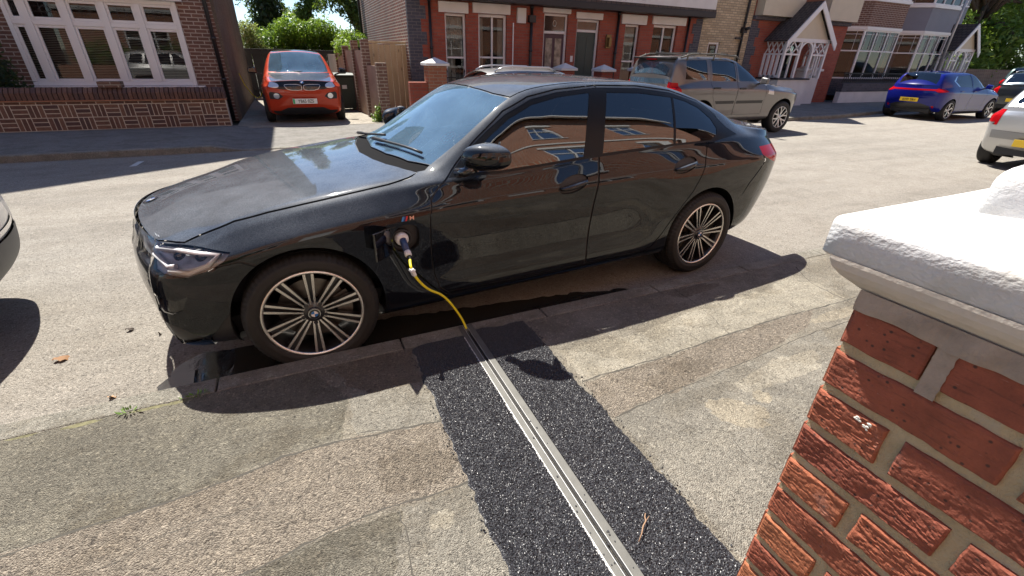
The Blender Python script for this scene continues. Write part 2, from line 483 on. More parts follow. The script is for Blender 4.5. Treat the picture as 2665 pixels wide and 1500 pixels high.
M['wallbrick'] = brick_mat('garden_wall_brick', (0.135, 0.075, 0.055), (0.18, 0.10, 0.072), (0.33, 0.28, 0.22), msize=0.010)
M['copingbrick'] = brick_mat('coping_brick', (0.125, 0.068, 0.05), (0.165, 0.09, 0.065), (0.12, 0.10, 0.08), bw=0.075, rh=0.225, msize=0.008)
M['backbrick'] = brick_mat('near_house_brick', (0.36, 0.13, 0.07), (0.44, 0.17, 0.09), (0.46, 0.38, 0.30), msize=0.010)
M['orangebrick'] = brick_mat('orange_pier_brick', (0.36, 0.13, 0.07), (0.42, 0.17, 0.09), (0.38, 0.30, 0.22), msize=0.008)
M['pebble'] = asphalt_mat('pebbledash', (0.34, 0.265, 0.195), (0.41, 0.33, 0.25), (0.38, 0.295, 0.215), 0.8, 0.02, 0.4, 0.6)
M['pinkrender'] = P('pink_render', (0.34, 0.25, 0.20), 0.9, bump=0.01, bscale=12, var=0.2)
M['greypaint'] = P('grey_blue_paint', (0.19, 0.205, 0.26), 0.6, var=0.06)
M['fascia'] = P('dark_fascia', (0.022, 0.020, 0.022), 0.5)
M['purpledoor'] = P('purple_door', (0.06, 0.028, 0.05), 0.35)
M['greendoor'] = P('green_door', (0.022, 0.05, 0.05), 0.4, var=0.15)
M['curtain'] = P('net_curtain', (0.62, 0.62, 0.58), 0.9, var=0.1, vscale=12)
M['brass'] = P('brass', (0.22, 0.15, 0.06), 0.45, 0.6)
M['binplastic'] = P('wheelie_bin_plastic', (0.035, 0.05, 0.04), 0.55)
M['darkinside'] = P('dark_interior', (0.03, 0.028, 0.026), 0.9)
M['bark'] = P('bark', (0.09, 0.065, 0.045), 0.9, bump=0.02, bscale=14, var=0.3)
def wood():
    t = NT('timber_boards')
    ob = t.coords("Object", (9, 9, 0.9))
    col = t.ramp(t.noise(ob, 1.6, 5, 0.6), [(0.25, (0.46, 0.34, 0.17)), (0.55, (0.58, 0.44, 0.25)), (0.8, (0.64, 0.50, 0.30))])
    kn = t.vor(t.coords("Object", (7, 7, 2.4)), 1.0)
    col = t.mix(t.ramp(kn, [(0.05, 0.75), (0.14, 0.0)]), col, (0.12, 0.075, 0.035))
    t.bsdf(Base__Color=col, Roughness=0.75, Normal=t.bump(t.noise(ob, 4, 4), 0.4, 0.003))
    return t.mat
M['timber'] = wood()
M['leaf_bright'] = leaf_mat('bright_hedge_leaf', (0.035, 0.085, 0.008), (0.105, 0.21, 0.018), (0.20, 0.33, 0.035))
M['leaf_mid'] = leaf_mat('tree_leaf', (0.022, 0.052, 0.010), (0.06, 0.12, 0.022), (0.13, 0.22, 0.045))
M['leaf_sunny'] = leaf_mat('sunlit_tree_leaf', (0.045, 0.085, 0.014), (0.12, 0.20, 0.032), (0.22, 0.32, 0.07))  # brighter copy of the tree leaf, sunlight through the crowns put into colour
M['leaf_dark'] = leaf_mat('conifer_leaf', (0.008, 0.022, 0.012), (0.02, 0.045, 0.022), (0.05, 0.09, 0.04))
M['leaf_pale'] = leaf_mat('pale_shrub_leaf', (0.06, 0.09, 0.02), (0.17, 0.21, 0.06), (0.42, 0.42, 0.22))
M['deadleaf'] = P('dead_leaf', (0.20, 0.095, 0.03), 0.7)
M['darkleaf'] = P('dark_dead_leaf', (0.035, 0.022, 0.014), 0.8)
# ------------------------------------------------------------------ car body machinery: a lofted skin cut into panels
def pchip(xs, ys, q):
    xs = np.asarray(xs, float); ys = np.asarray(ys, float)
    h = np.diff(xs); d = np.diff(ys)/h
    m = np.zeros(len(xs))
    for i in range(1, len(xs)-1):
        if d[i-1]*d[i] > 0:
            w1 = 2*h[i]+h[i-1]; w2 = h[i]+2*h[i-1]
            m[i] = (w1+w2)/(w1/d[i-1]+w2/d[i])
    m[0] = d[0]; m[-1] = d[-1]
    q = np.clip(q, xs[0], xs[-1])
    i = np.clip(np.searchsorted(xs, q)-1, 0, len(xs)-2)
    t = (q-xs[i])/h[i]
    return ((2*t**3-3*t**2+1)*ys[i]+(t**3-2*t**2+t)*h[i]*m[i]+(-2*t**3+3*t**2)*ys[i+1]+(t**3-t**2)*h[i]*m[i+1])

def curve(pts, sig=0.045):
    xs = [p[0] for p in pts]; ys = [p[1] for p in pts]
    if len(xs) == 1: xs = [xs[0]-1, xs[0]+1]; ys = ys*2
    g = np.arange(xs[0]-0.5, xs[-1]+0.5, 0.01)
    v = pchip(xs, ys, g)
    k = np.arange(-20, 21)*0.01; k = np.exp(-0.5*(k/sig)**2); k /= k.sum()
    v = np.convolve(np.pad(v, 20, mode='edge'), k, mode='valid')
    return lambda s: np.interp(s, g, v)

IDX = np.arange(16)
class Loft:
    def __init__(s, sp):
        s.s0, s.s1 = sp['s0'], sp['s1']
        g = {}
        for k in ('zb', 'W', 'zc', 'zl', 'wl', 'ze', 'we', 'zm'): g[k] = curve(sp[k], sp.get('sig', 0.045))
        for k in ('wb', 'zr', 'wr', 'z3', 'w3', 'z4', 'w4', 'zs', 'ws'):
            g[k] = curve(sp[k]) if k in sp else None
        s.g = g
        ti = [0, 1, 2, 3, 4, 5.5, 7, 9, 12, 15]
        s.N = np.interp(IDX, ti, [sp['N'][0]+0.06]+list(sp['N'])+[sp['N'][-1]])
        s.T = np.interp(IDX, ti, [sp['T'][0]-0.06]+list(sp['T'])+[sp['T'][-1]])
        s.LN, s.LT = sp['LN'], sp['LT']
        s.aN = np.interp(IDX, [1, 6, 12], sp['aN']); s.aT = np.interp(IDX, [1, 6, 12], sp['aT'])
        s.bN, s.bT = sp['bN'], sp['bT']
        s.n = sp.get('n', 2.2)
        s.char = sp.get('char', 0.04)
        s.crown = sp.get('crown', 1.0)
    def ctrl(s, q):
        g = s.g; q = np.atleast_1d(np.asarray(q, float)); n = len(q)
        Z = np.zeros((n, 16)); W = np.zeros((n, 16))
        zb, Wm, zc, zl, wl, ze, we, zm = [g[k](q) for k in ('zb', 'W', 'zc', 'zl', 'wl', 'ze', 'we', 'zm')]
        d = lambda k, v: g[k](q) if g[k] else v
        wb = d('wb', Wm-0.055); zr = d('zr', zb+0.10); wr = d('wr', Wm-0.022)
        z3 = d('z3', zb+0.38*(zc-zb)); w3 = d('w3', Wm-0.035); z4 = d('z4', zb+0.68*(zc-zb)); w4 = d('w4', Wm-0.014)
        zs = d('zs', zc+0.62*(zl-zc)); ws = d('ws', wl+0.4*(Wm-wl))
        Z[:, 0] = zb-0.04; W[:, 0] = wb-0.22
        Z[:, 1] = zb; W[:, 1] = wb; Z[:, 2] = zr; W[:, 2] = wr; Z[:, 3] = z3; W[:, 3] = w3; Z[:, 4] = z4; W[:, 4] = w4
        Z[:, 5] = zc-s.char; W[:, 5] = Wm; Z[:, 6] = zc+s.char*0.7; W[:, 6] = Wm-0.004
        Z[:, 7] = zs; W[:, 7] = ws
        Z[:, 8] = zs+0.7*(zl-zs); W[:, 8] = ws+0.62*(wl-ws)
        Z[:, 9] = zl; W[:, 9] = wl
        dist = np.hypot(ze-zl, wl-we)+1e-6
        r = np.minimum(0.06, 0.34*dist)/dist
        tall = np.clip((dist-.15)/.2, 0, 1)
        for i, f, fl, bg_ in ((10, r, .28, .021), (11, 1-r, .78, .019)):
            f = f+(fl-f)*tall
            Z[:, i] = zl+(ze-zl)*f; W[:, i] = wl+(we-wl)*f+bg_*tall
        Z[:, 12] = ze; W[:, 12] = we
        for i, k in ((13, 0.86), (14, 0.48), (15, 0.0)):
            W[:, i] = we*k; Z[:, i] = ze+(zm-ze)*(1-k**(2.0*s.crown))
        X = np.repeat(q[:, None], 16, 1)
        qn = np.clip((q-s.s0)/s.LN, 0, 1); qt = np.clip((s.s1-q)/s.LT, 0, 1)
        X = X+(s.N-s.s0)[None]*((1-qn)**2)[:, None]+(s.T-s.s1)[None]*((1-qt)**2)[:, None]
        kk = np.array([0]*12+[1, .86, .48, 0.0]); bul = np.where(IDX >= 12, 1-kk**2, 0)
        X = X-s.bN*bul[None]*((1-qn)**2)[:, None]+s.bT*bul[None]*((1-qt)**2)[:, None]
        fn = (1-(1-qn)**s.n)**(1/s.n); ft = (1-(1-qt)**s.n)**(1/s.n)
        W = W*(s.aN+(1-s.aN)*fn[:, None])*(s.aT+(1-s.aT)*ft[:, None])
        return X, W, Z
    def ev(s, q, t):
        q = np.asarray(q, float); t = np.clip(np.asarray(t, float), 0, 15)
        X, W, Z = s.ctrl(q)
        out = []
        i = np.minimum(t.astype(int), 14); u = t-i
        w = [(1-u)**3/6, (3*u**3-6*u**2+4)/6, (-3*u**3+3*u**2+3*u+1)/6, u**3/6]
        r = np.arange(len(t))
        for C, sg in ((X, 1), (W, -1), (Z, 1)):
            E = np.concatenate([2*C[:, :1]-C[:, 1:2], C, sg*C[:, 14:15]], 1)
            out.append(sum(w[k]*E[r, i+k] for k in range(4)))
        return np.stack([out[0], -out[1], out[2]], 1)
    def cap(s, k, t, end):
        k = np.asarray(k, float); t = np.asarray(t, float)
        q = np.full(len(t), s.s0 if end == 'front' else s.s1)
        B = s.ev(q, t)
        ze, zm = s.g['ze'](q), s.g['zm'](q)
        j = 1-k**2
        B[:, 0] += (-s.bN if end == 'front' else s.bT)*j*np.clip(0.35+0.65*t/4, 0, 1)
        B[:, 1] *= k
        B[:, 2] += (zm-ze)*(t/12)**2*j
        return B
    TT = np.linspace(0.4, 12.3, 239)
    def inv_xz(s, pts):
        pts = np.asarray(pts, float); q = np.clip(pts[:, 0].copy(), s.s0, s.s1); n = len(q)
        t = np.full(n, 6.0)
        for it in range(14):
            Zt = s.ev(np.repeat(q, len(s.TT)), np.tile(s.TT, n))[:, 2].reshape(n, -1)
            Zt = np.maximum.accumulate(Zt, 1)
            for i in range(n):
                z = pts[i, 1]
                if z < Zt[i, 0]: t[i] = s.TT[0]-(Zt[i, 0]-z)*6
                elif z > Zt[i, -1]: t[i] = s.TT[-1]+(z-Zt[i, -1])*4
                else: t[i] = np.interp(z, Zt[i]+np.arange(len(s.TT))*1e-9, s.TT)
            q = q+(pts[:, 0]-s.ev(q, t)[:, 0])
            q = np.clip(q, s.s0-0.3, s.s1+0.3)
        return np.stack([q, t], 1)
    def inv_top(s, x, k):
        q = float(x)
        T = np.linspace(11.0, 15, 161); t = 15
        for it in range(10):
            E = s.ev(np.full(161, q), T); w = -E[:, 1]
            we = np.interp(12.0, T, w)
            t = float(np.interp(-k*we, -w, T))
            q = q+(x-s.ev(np.array([q]), np.array([t]))[0, 0])
            q = min(max(q, s.s0-0.2), s.s1+0.2)
        return (q, t)
    def to_ab(s, poly):
        """points: (x,z) on the side, (x,k,'k') on top (k=1 edge, 0 centre), (s,t,'t') raw"""
        out = [None]*len(poly); side = [i for i, p in enumerate(poly) if len(p) == 2]
        if side:
            A = s.inv_xz([poly[i] for i in side])
            for i, a in zip(side, A): out[i] = tuple(a)
        for i, p in enumerate(poly):
            if len(p) == 3: out[i] = s.inv_top(p[0], p[1]) if p[2] == 'k' else (p[0], p[1])
        return np.array(out)

def densify(poly, step=0.035, closed=True):
    out = []
    n = len(poly)
    for i in range(n if closed else n-1):
        a, b = poly[i], poly[(i+1) % n]
        if len(a) != len(b) or (len(a) == 3 and a[2] != b[2]):
            out.append(a); continue
        L = math.hypot(b[0]-a[0], (b[1]-a[1])*(0.6 if len(a) == 3 and a[2] == 'k' else (0.08 if len(a) == 3 else 1)))
        m = max(1, int(round(L/step)))
        for k in range(m):
            t = k/m
            out.append((a[0]+(b[0]-a[0])*t, a[1]+(b[1]-a[1])*t)+tuple(a[2:]))
    if not closed: out.append(poly[-1])
    return out

def offset_poly(poly, d):
    p = np.array([q[:2] for q in poly], float); n = len(p)
    A = 0.5*np.sum(p[:, 0]*np.roll(p[:, 1], -1)-np.roll(p[:, 0], -1)*p[:, 1])
    out = []
    for i in range(n):
        e1 = p[i]-p[i-1]; e2 = p[(i+1) % n]-p[i]
        n1 = np.array([e1[1], -e1[0]])/(np.linalg.norm(e1)+1e-9); n2 = np.array([e2[1], -e2[0]])/(np.linalg.norm(e2)+1e-9)
        m = n1+n2; m = m/(np.linalg.norm(m)+1e-9); c = max(0.45, float(m@n1))
        out.append(tuple(p[i]+np.sign(A)*d*m/c))
    return out

def round_poly(poly, it=2):
    """corner cutting for soft outlines"""
    for _ in range(it):
        out = []
        n = len(poly)
        for i in range(n):
            a, b = poly[i], poly[(i+1) % n]
            out.append((a[0]*.75+b[0]*.25, a[1]*.75+b[1]*.25)); out.append((a[0]*.25+b[0]*.75, a[1]*.25+b[1]*.75))
        poly = out
    return poly

def pip(pts, poly):
    x, y = pts[:, 0], pts[:, 1]; ins = np.zeros(len(pts), bool)
    n = len(poly)
    for i in range(n):
        x1, y1 = poly[i]; x2, y2 = poly[(i+1) % n]
        c = ((y1 > y) != (y2 > y))
        with np.errstate(divide='ignore', invalid='ignore'):
            ins ^= c & (x < (x2-x1)*(y-y1)/(y2-y1+1e-15)+x1)
    return ins

BS = 0.085
def cdt_panels(F, a0, a1, b0, b1, na, nb, regs, alist=None, center=(0.5, 0.0, 0.5)):
    """regs: list of (name, polygon in (a,b)); first match wins, rest is 'body'. returns {name: (V,N,F)}"""
    A = np.linspace(a0, a1, na) if alist is None else np.asarray(alist)
    B = np.linspace(b0, b1, nb)
    G = np.stack(np.meshgrid(A, B, indexing='ij'), -1).reshape(-1, 2)
    sc = np.array([1.0, BS])
    polys = [(nm, np.asarray(pl, float)) for nm, pl in regs]
    edge_on = (np.abs(G[:, 0]-a0) < 1e-9) | (np.abs(G[:, 0]-a1) < 1e-9) | (np.abs(G[:, 1]-b0) < 1e-9) | (np.abs(G[:, 1]-b1) < 1e-9)
    keep = np.ones(len(G), bool)
    for nm, pl in polys:
        S_ = pl*sc
        for i in range(len(S_)):
            p, q = S_[i], S_[(i+1) % len(S_)]
            d = q-p; L = d@d+1e-12
            t = np.clip(((G*sc-p)@d)/L, 0, 1)
            dd = np.linalg.norm(G*sc-(p+t[:, None]*d), axis=1)
            keep &= (dd > 0.005)
    G = G[keep | edge_on]
    pts = [tuple(q) for q in G*sc]; edges = []
    for nm, pl in polys:
        b = len(pts); n = len(pl)
        pts += [tuple(q) for q in pl*sc]
        edges += [(b+i, b+(i+1) % n) for i in range(n)]
    r = delaunay_2d_cdt([Vector(p) for p in pts], edges, [], 0, 1e-6)
    V2 = np.array([(v[0], v[1]) for v in r[0]])/sc
    T = np.array([f for f in r[2] if len(f) == 3], int)
    ce = V2[T].mean(1)
    okk = (ce[:, 0] > a0) & (ce[:, 0] < a1) & (ce[:, 1] > b0) & (ce[:, 1] < b1)
    T = T[okk]; ce = ce[okk]
    lab = np.full(len(T), -1)
    for i, (nm, pl) in enumerate(polys):
        m = (lab < 0) & pip(ce, pl); lab[m] = i
    Vc = np.stack([np.clip(V2[:, 0], a0, a1), np.clip(V2[:, 1], b0, b1)], 1)
    P3 = F(Vc[:, 0], Vc[:, 1])
    ea, eb = (a1-a0)*1e-3, (b1-b0)*1e-3
    da = F(np.clip(Vc[:, 0]+ea, a0, a1), Vc[:, 1])-F(np.clip(Vc[:, 0]-ea, a0, a1), Vc[:, 1])
    db = F(Vc[:, 0], np.clip(Vc[:, 1]+eb, b0, b1))-F(Vc[:, 0], np.clip(Vc[:, 1]-eb, b0, b1))
    N = np.cross(da, db); L = np.linalg.norm(N, axis=1); bad = L < 1e-12
    N = N/np.maximum(L, 1e-12)[:, None]
    s = np.sign(np.median(np.sum(N[~bad]*(P3[~bad]-np.array(center)), axis=1)))
    N *= s; N[bad] = (0, 0, 1)
    out = {}
    for nm in ['body']+[p[0] for p in polys]:
        if nm in out: continue
        ids = [i for i, p in enumerate(polys) if p[0] == nm] if nm != 'body' else [-1]
        f = T[np.isin(lab, ids)]
        if len(f) == 0: continue
        u, inv = np.unique(f, return_inverse=True)
        f = inv.reshape(-1, 3)
        v = P3[u]; n = N[u]
        fn = np.cross(v[f[:, 1]]-v[f[:, 0]], v[f[:, 2]]-v[f[:, 0]])
        ar = np.linalg.norm(fn, axis=1)
        flip = np.sum(fn*n[f].mean(1), axis=1) < 0
        f[flip] = f[flip][:, ::-1]
        f = f[ar > 1e-10]
        out[nm] = (v, n, f)
    return out

def mirror_piece(p):
    v, n, f = p
    m = np.array([1, -1, 1])
    return (v*m, n*m, f[:, ::-1])

def skin(name, mat, pieces, parent=None, depth=0.0, thick=0.0):
    """one mesh object from lofted pieces, with the loft's own normals"""
    Vs, Ns, Fs = [], [], []; b = 0
    for v, n, f in pieces:
        Vs.append(v-n*depth); Ns.append(n); Fs.append(f+b); b += len(v)
    V = np.concatenate(Vs); N = np.concatenate(Ns); F = np.concatenate(Fs)
    me = bpy.data.meshes.new(name)
    me.from_pydata(V.tolist(), [], F.tolist())
    me.polygons.foreach_set("use_smooth", np.ones(len(F), bool))
    me.materials.append(mat)
    me.update()
    if len(me.vertices) == len(N):
        me.normals_split_custom_set_from_vertices(N.tolist())
    o = bpy.data.objects.new(name, me); COL.objects.link(o)
    if parent is not None: o.parent = parent
    if thick:
        md = o.modifiers.new("thick", 'SOLIDIFY'); md.thickness = thick; md.offset = -1
    return o

def circle_poly(cx, cz, r, low, n=30, a0=-25):
    pts = []
    for i in range(n+1):
        a = R(a0+(180-2*a0)*i/n)
        pts.append((cx+r*math.cos(a), cz+r*math.sin(a)))
    xl, xr = pts[-1][0], pts[0][0]
    pts += [(xl, low), (xr, low)]
    return pts

def arch_liner(L, cx, cz, r, mat, parent, side=1, depth=0.34, a0=-20):
    ang = [R(a0+(180-2*a0)*i/36) for i in range(37)]
    pts = [(cx+r*math.cos(a), cz+r*math.sin(a)) for a in ang]
    ab = L.inv_xz(pts)
    S = L.ev(ab[:, 0], np.clip(ab[:, 1], 0, 15))
    mb = MB(); vs = []; fs = []
    for i in range(37):
        p = S[i]; x, z = pts[i]
        vs += [(x, side*(-p[1])*-1, z), (x, side*(-p[1]-0.012)*-1, z), (cx+(x-cx)*1.06, side*(-p[1]-0.03)*-1, cz+(z-cz)*1.06), (cx+(x-cx)*1.06, side*(-p[1]-depth)*-1, cz+(z-cz)*1.06)]
    for i in range(36):
        for k in range(3):
            fs.append((4*i+k, 4*i+4+k, 4*i+5+k, 4*i+1+k))
    mb.add(vs, fs, 0, True)
    # inner wall
    b = len(mb.v); mb.v.append((cx, side*(-(0.9-depth))*1 if False else -side*(abs(S[:, 1]).mean()-depth), cz))
    for i in range(36):
        mb.f.append((4*i+3, 4*i+7, b)); mb.m.append(0); mb.sm.append(False)
    return mb.build('wheel_arch', mat, parent)

# ------------------------------------------------------------------ wheels
def wheel_pair_spokes(mb, n, r0, r1, w0, w1, gap0, gap1, y0, y1, dep, phase=0.0):
    """n double spokes: pairs of thin bars; face material 0, flanks material 1"""
    for k in range(n):
        a = 2*math.pi*k/n+phase
        for sg in (-1, 1):
            secs = []
            for q in (0, 0.25, 0.5, 0.58, 0.8, 1.0):
                r = r0+(r1-r0)*q
                off = sg*(gap0+(gap1-gap0)*q)/2
                w = w0+(w1-w0)*q
                if q >= 0.58: w *= 1.12
                y = y0+(y1-y0)*q-0.012*math.sin(math.pi*q)*0
                secs.append((r, off-w/2, off+w/2, y))
            vs = []; 
            for r, t0, t1, y in secs:
                for tt, yy in ((t0, y), (t1, y), (t1, y+dep), (t0, y+dep)):
                    vs.append((r*math.cos(a)-tt*math.sin(a), yy, r*math.sin(a)+tt*math.cos(a)))
            b = len(mb.v); mb.v.extend(vs)
            for i in range(len(secs)-1):
                for j in range(4):
                    j2 = (j+1) % 4
                    mb.f.append((b+4*i+j, b+4*i+j2, b+4*i+4+j2, b+4*i+4+j)); mb.m.append(0 if j == 0 else 1); mb.sm.append(False)

def make_wheel(parent, cx, cy, cz, side, R_, rr, w, style, steer=0.0, spin=0.0, detail=True, logo=False, name='wheel'):
    """side -1: outer face towards local -y. local y=0 at the outer lip, +y inboard"""
    mb = MB()
    lip = 0.006
    # barrel and lips
    prof = [(rr+0.006, 0.004), (rr+0.002, -0.004), (rr-0.006, -0.006), (rr-0.013, 0.0), (rr-0.02, 0.03), (rr-0.03, 0.08), (rr-0.035, w-0.02), (rr, w)]
    mats = [0, 0, 0, 1, 1, 1, 1]
    mb.lathe(prof, 72 if detail else 36, ms=mats)
    if style == 'double10':
        wheel_pair_spokes(mb, 10, 0.048, rr-0.010, 0.0088, 0.0118, 0.019, 0.039, 0.022, 0.0, 0.035, spin)
        mb.lathe([(0.0, 0.021), (0.05, 0.021), (0.062, 0.028), (0.07, 0.06)], 40, m=1)
        for k in range(10):
            a = 2*math.pi*k/10+spin
            Mx = Matrix.Rotation(-a, 4, 'Y')
            mb.box(0.04, rr-0.015, -0.0085, 0.0085, 0, 0, 1) if False else None
            # dark web between each pair of bars
            p = [(0.05, -0.006), (rr-0.012, -0.012), (rr-0.012, 0.012), (0.05, 0.006)]
            vs = []
            for r, t in p:
                y = 0.022+(0.0-0.022)*(r-0.048)/(rr-0.058)+0.020
                vs.append((r*math.cos(a)-t*math.sin(a), y, r*math.sin(a)+t*math.cos(a)))
            mb.add(vs, [(0, 1, 2, 3)], 1)
        for k in range(5):
            a = 2*math.pi*(k+0.5)/5+spin
            mb.tube([(0.058*math.cos(a), 0.0195, 0.058*math.sin(a)), (0.058*math.cos(a), 0.03, 0.058*math.sin(a))], 0.011, 10, m=1)
    elif style == 'split6':
        n = 6
        for k in range(n):
            a = 2*math.pi*k/n+spin
            for sg in (-1, 1):
                p0 = (0.03*math.cos(a), 0.03, 0.03*math.sin(a))
                aa = a+sg*0.16; ab = a+sg*0.27
                pm = (rr*0.5*math.cos(a+sg*0.12), 0.012, rr*0.5*math.sin(a+sg*0.12))
                p1 = ((rr-0.008)*math.cos(ab), 0.004, (rr-0.008)*math.sin(ab))
                mb.beam(p0, pm, 0.03, 0.03, 0, up=(0, 1, 0)); mb.beam(pm, p1, 0.026, 0.026, 0, up=(0, 1, 0))
        mb.lathe([(0.0, 0.002), (0.045, 0.004), (0.06, 0.02), (0.07, 0.05)], 28, m=0)
    elif style == 'blade5':
        for k in range(5):
            a = 2*math.pi*k/5+spin
            pts = [(0.03, -0.02), (rr*0.55, -0.012), (rr-0.01, -0.055), (rr-0.01, -0.018), (rr*0.62, 0.018), (rr-0.02, 0.05), (rr-0.02, 0.062), (rr*0.5, 0.03), (0.03, 0.02)]
            vs = []
            for yy in (0.004, 0.03):
                for r, t in pts:
                    vs.append((r*math.cos(a)-t*math.sin(a), yy+(0.012 if r < 0.1 else 0), r*math.sin(a)+t*math.cos(a)))
            n = len(pts); fs = [tuple(range(n)), tuple(range(n, 2*n))[::-1]]+[(i, (i+1) % n, n+(i+1) % n, n+i) for i in range(n)]
            b = len(mb.v); mb.v.extend(vs)
            for q, f in enumerate(fs):
                mb.f.append(tuple(b+i for i in f)); mb.m.append(0 if q == 0 else 1); mb.sm.append(False)
        mb.lathe([(0.0, 0.004), (0.04, 0.006), (0.055, 0.03)], 28, m=0)
    else:
        mb.lathe([(0.0, 0.01), (rr*0.5, 0.004), (rr-0.012, 0.012)], 36, m=0)
    al = {'double10': M['alloy'], 'split6': M['silveralloy'], 'blade5': M['silveralloy'], 'plain': M['silveralloy']}[style]
    wh = mb.build(name, [al, M['alloydark']], parent)
    wh.location = (cx, cy, cz)
    wh.rotation_euler = (0, 0, steer+(0.0 if side < 0 else math.pi))
    # tyre
    tb = MB()
    s = R_-rr
    prof = [(rr-0.004, 0.012), (rr+0.004, -0.002), (rr+0.14*s, -0.010), (rr+0.30*s, -0.0155), (rr+0.33*s, -0.0145), (rr+0.55*s, -0.016), (rr+0.72*s, -0.0125), (R_-0.020, -0.004), (R_-0.010, 0.004), (R_-0.004, 0.014), (R_, 0.034)]
    grooves = []
    if detail:
        for gy in (0.055, 0.095, 0.135, 0.175):
            grooves += [(R_, gy-0.006), (R_-0.007, gy-0.004), (R_-0.007, gy+0.004), (R_, gy+0.006)]
    prof2 = prof+grooves+[(R_-0.002, w-0.03), (R_-0.014, w-0.004), (rr+0.5*s, w+0.012), (rr, w-0.005)]
    def mod(i, j):
        if not detail: return 0
        r = prof2[j][0]
        if 7 <= j <= 10 and (i % 4) < 1: return -0.0065
        return 0
    tb.lathe(prof2, 288 if detail else 48, mod=mod)
    tb.build('tyre', M['rubber'], wh)
    if detail:
        db = MB()
        db.lathe([(0.05, 0.075), (0.075, 0.068), (0.08, 0.085), (rr-0.075, 0.085), (rr-0.075, 0.105), (0.05, 0.105)], 64, smooth=False)
        db.build('brake_disc', M['disc'], wh)
        cb = MB()
        for a0 in (R(200),):
            pass
        pts = [(math.cos(R(a))*r, math.sin(R(a))*r) for r, rng in ((rr-0.05, range(-25, 30, 9)), (rr-0.125, range(29, -26, -9))) for a in rng]
        cb.prism(pts, 0.055, 0.13, 'y')
        cb.build('brake_caliper', M['disc'], wh)
    cp = MB(); cp.lathe([(0.0, -0.002 if not logo else 0.0095), (0.030, 0.0105 if logo else 0.0), (0.034, 0.014 if logo else 0.004), (0.036, 0.024)], 32)
    hc = cp.build('hub_cap', M['blackgloss'] if logo else M['silveralloy'], wh)
    if logo: roundel(hc, (0, 0.0078, 0), 0.0295, 'y')
    return wh

def roundel(parent, c, r, axis='y', ring=True, tilt=None):
    """blue and white quartered disc inside a dark ring with a bright rim"""
    mb = MB(); n = 32
    def pt(rad, a, d): 
        return (c[0]+rad*math.cos(a), c[1]+d, c[2]+rad*math.sin(a))
    ri = r*0.58
    for k in range(n):
        a, b = 2*math.pi*k/n, 2*math.pi*(k+1)/n
        q = int((a+1e-6)/(math.pi/2)) % 4
        mb.add([(c[0], c[1]-0.0012, c[2]), pt(ri, a, -0.001), pt(ri, b, -0.001)], [(0, 1, 2)], 0 if q % 2 else 1)
        mb.add([pt(ri, a, -0.001), pt(r*0.93, a, -0.001), pt(r*0.93, b, -0.001), pt(ri, b, -0.001)], [(0, 1, 2, 3)], 2)
        mb.add([pt(r*0.93, a, -0.0015), pt(r, a, -0.0015), pt(r, b, -0.0015), pt(r*0.93, b, -0.0015)], [(0, 1, 2, 3)], 3)
    o = mb.build('roundel_badge', [M['blue_logo'], M['white_logo'], M['blackgloss'], M['chrome']], parent)
    if tilt is not None:
        for v in o.data.vertices: v.co = Vector(v.co)-Vector(c)
        o.location = c; o.rotation_euler = tilt
    return o

def text_obj(name, body, size, mat, parent, loc, rot, ext=0.001, align='CENTER', xs=1.0):
    cu = bpy.data.curves.new(name, 'FONT')
    cu.body = body; cu.size = size; cu.extrude = ext; cu.align_x = align; cu.align_y = 'CENTER'; cu.resolution_u = 3
    cu.offset = size*0.012
    t = bpy.data.objects.new(name+"_tmp", cu)
    COL.objects.link(t)
    dg = bpy.context.evaluated_depsgraph_get(); dg.update()
    me = bpy.data.meshes.new_from_object(t.evaluated_get(dg))
    me.name = name
    bpy.data.objects.remove(t)
    me.materials.clear(); me.materials.append(mat)
    o = bpy.data.objects.new(name, me); COL.objects.link(o)
    o.parent = parent; o.location = loc; o.rotation_euler = rot; o.scale = (xs, 1, 1)
    return o

def number_plate(parent, loc, rz, text, mat, flash=False, tilt=0.0, w=0.52, h=0.111):
    """plate in local xz facing local -y"""
    mb = MB(); mb.box(-w/2, w/2, 0, 0.008, -h/2, h/2)
    p = mb.build('number_plate', mat, parent, bevel=0.003)
    p.location = loc; p.rotation_euler = (tilt, 0, rz)
    text_obj('registration', text, 0.098, M['black'], p, (0.02 if flash else 0, -0.0015, -0.002), (R(90), 0, 0), 0.0008, xs=0.86)
    if flash:
        fb = MB(); fb.box(-w/2+0.004, -w/2+0.045, -0.0015, 0.0, -h/2+0.004, h/2-0.004); fb.build('green_flash', M['greenflash'], p)
    return p
# ------------------------------------------------------------------ ground, road, pavements
def structure(o): o["kind"] = "structure"; return o

mb = MB(); mb.box(-400, 600, -400, 600, -0.30, -0.06); structure(mb.build('ground', M['ground']))
def yk(x): return float(np.interp(x, [-60, -5, -1.7, 1.4, 13, 15, 19, 40, 90], [6.9, 6.88, 6.9, 6.95, 7.28, 7.3, 7.95, 8.6, 9.5]))
xs_k = [-60, -30, -12, -5, -3, -1.9, -1.6, 0, 1.3, 1.6, 3, 6, 9, 11, 13, 15, 17, 19, 25, 40, 90]
mb = MB(); vs = []; fs = []
for x in xs_k: vs += [(x, 0.0, 0.0), (x, yk(x), 0.0)]
for i in range(len(xs_k)-1): fs.append((2*i, 2*i+2, 2*i+3, 2*i+1))
mb.add(vs, fs); structure(mb.build('road', M['road']))

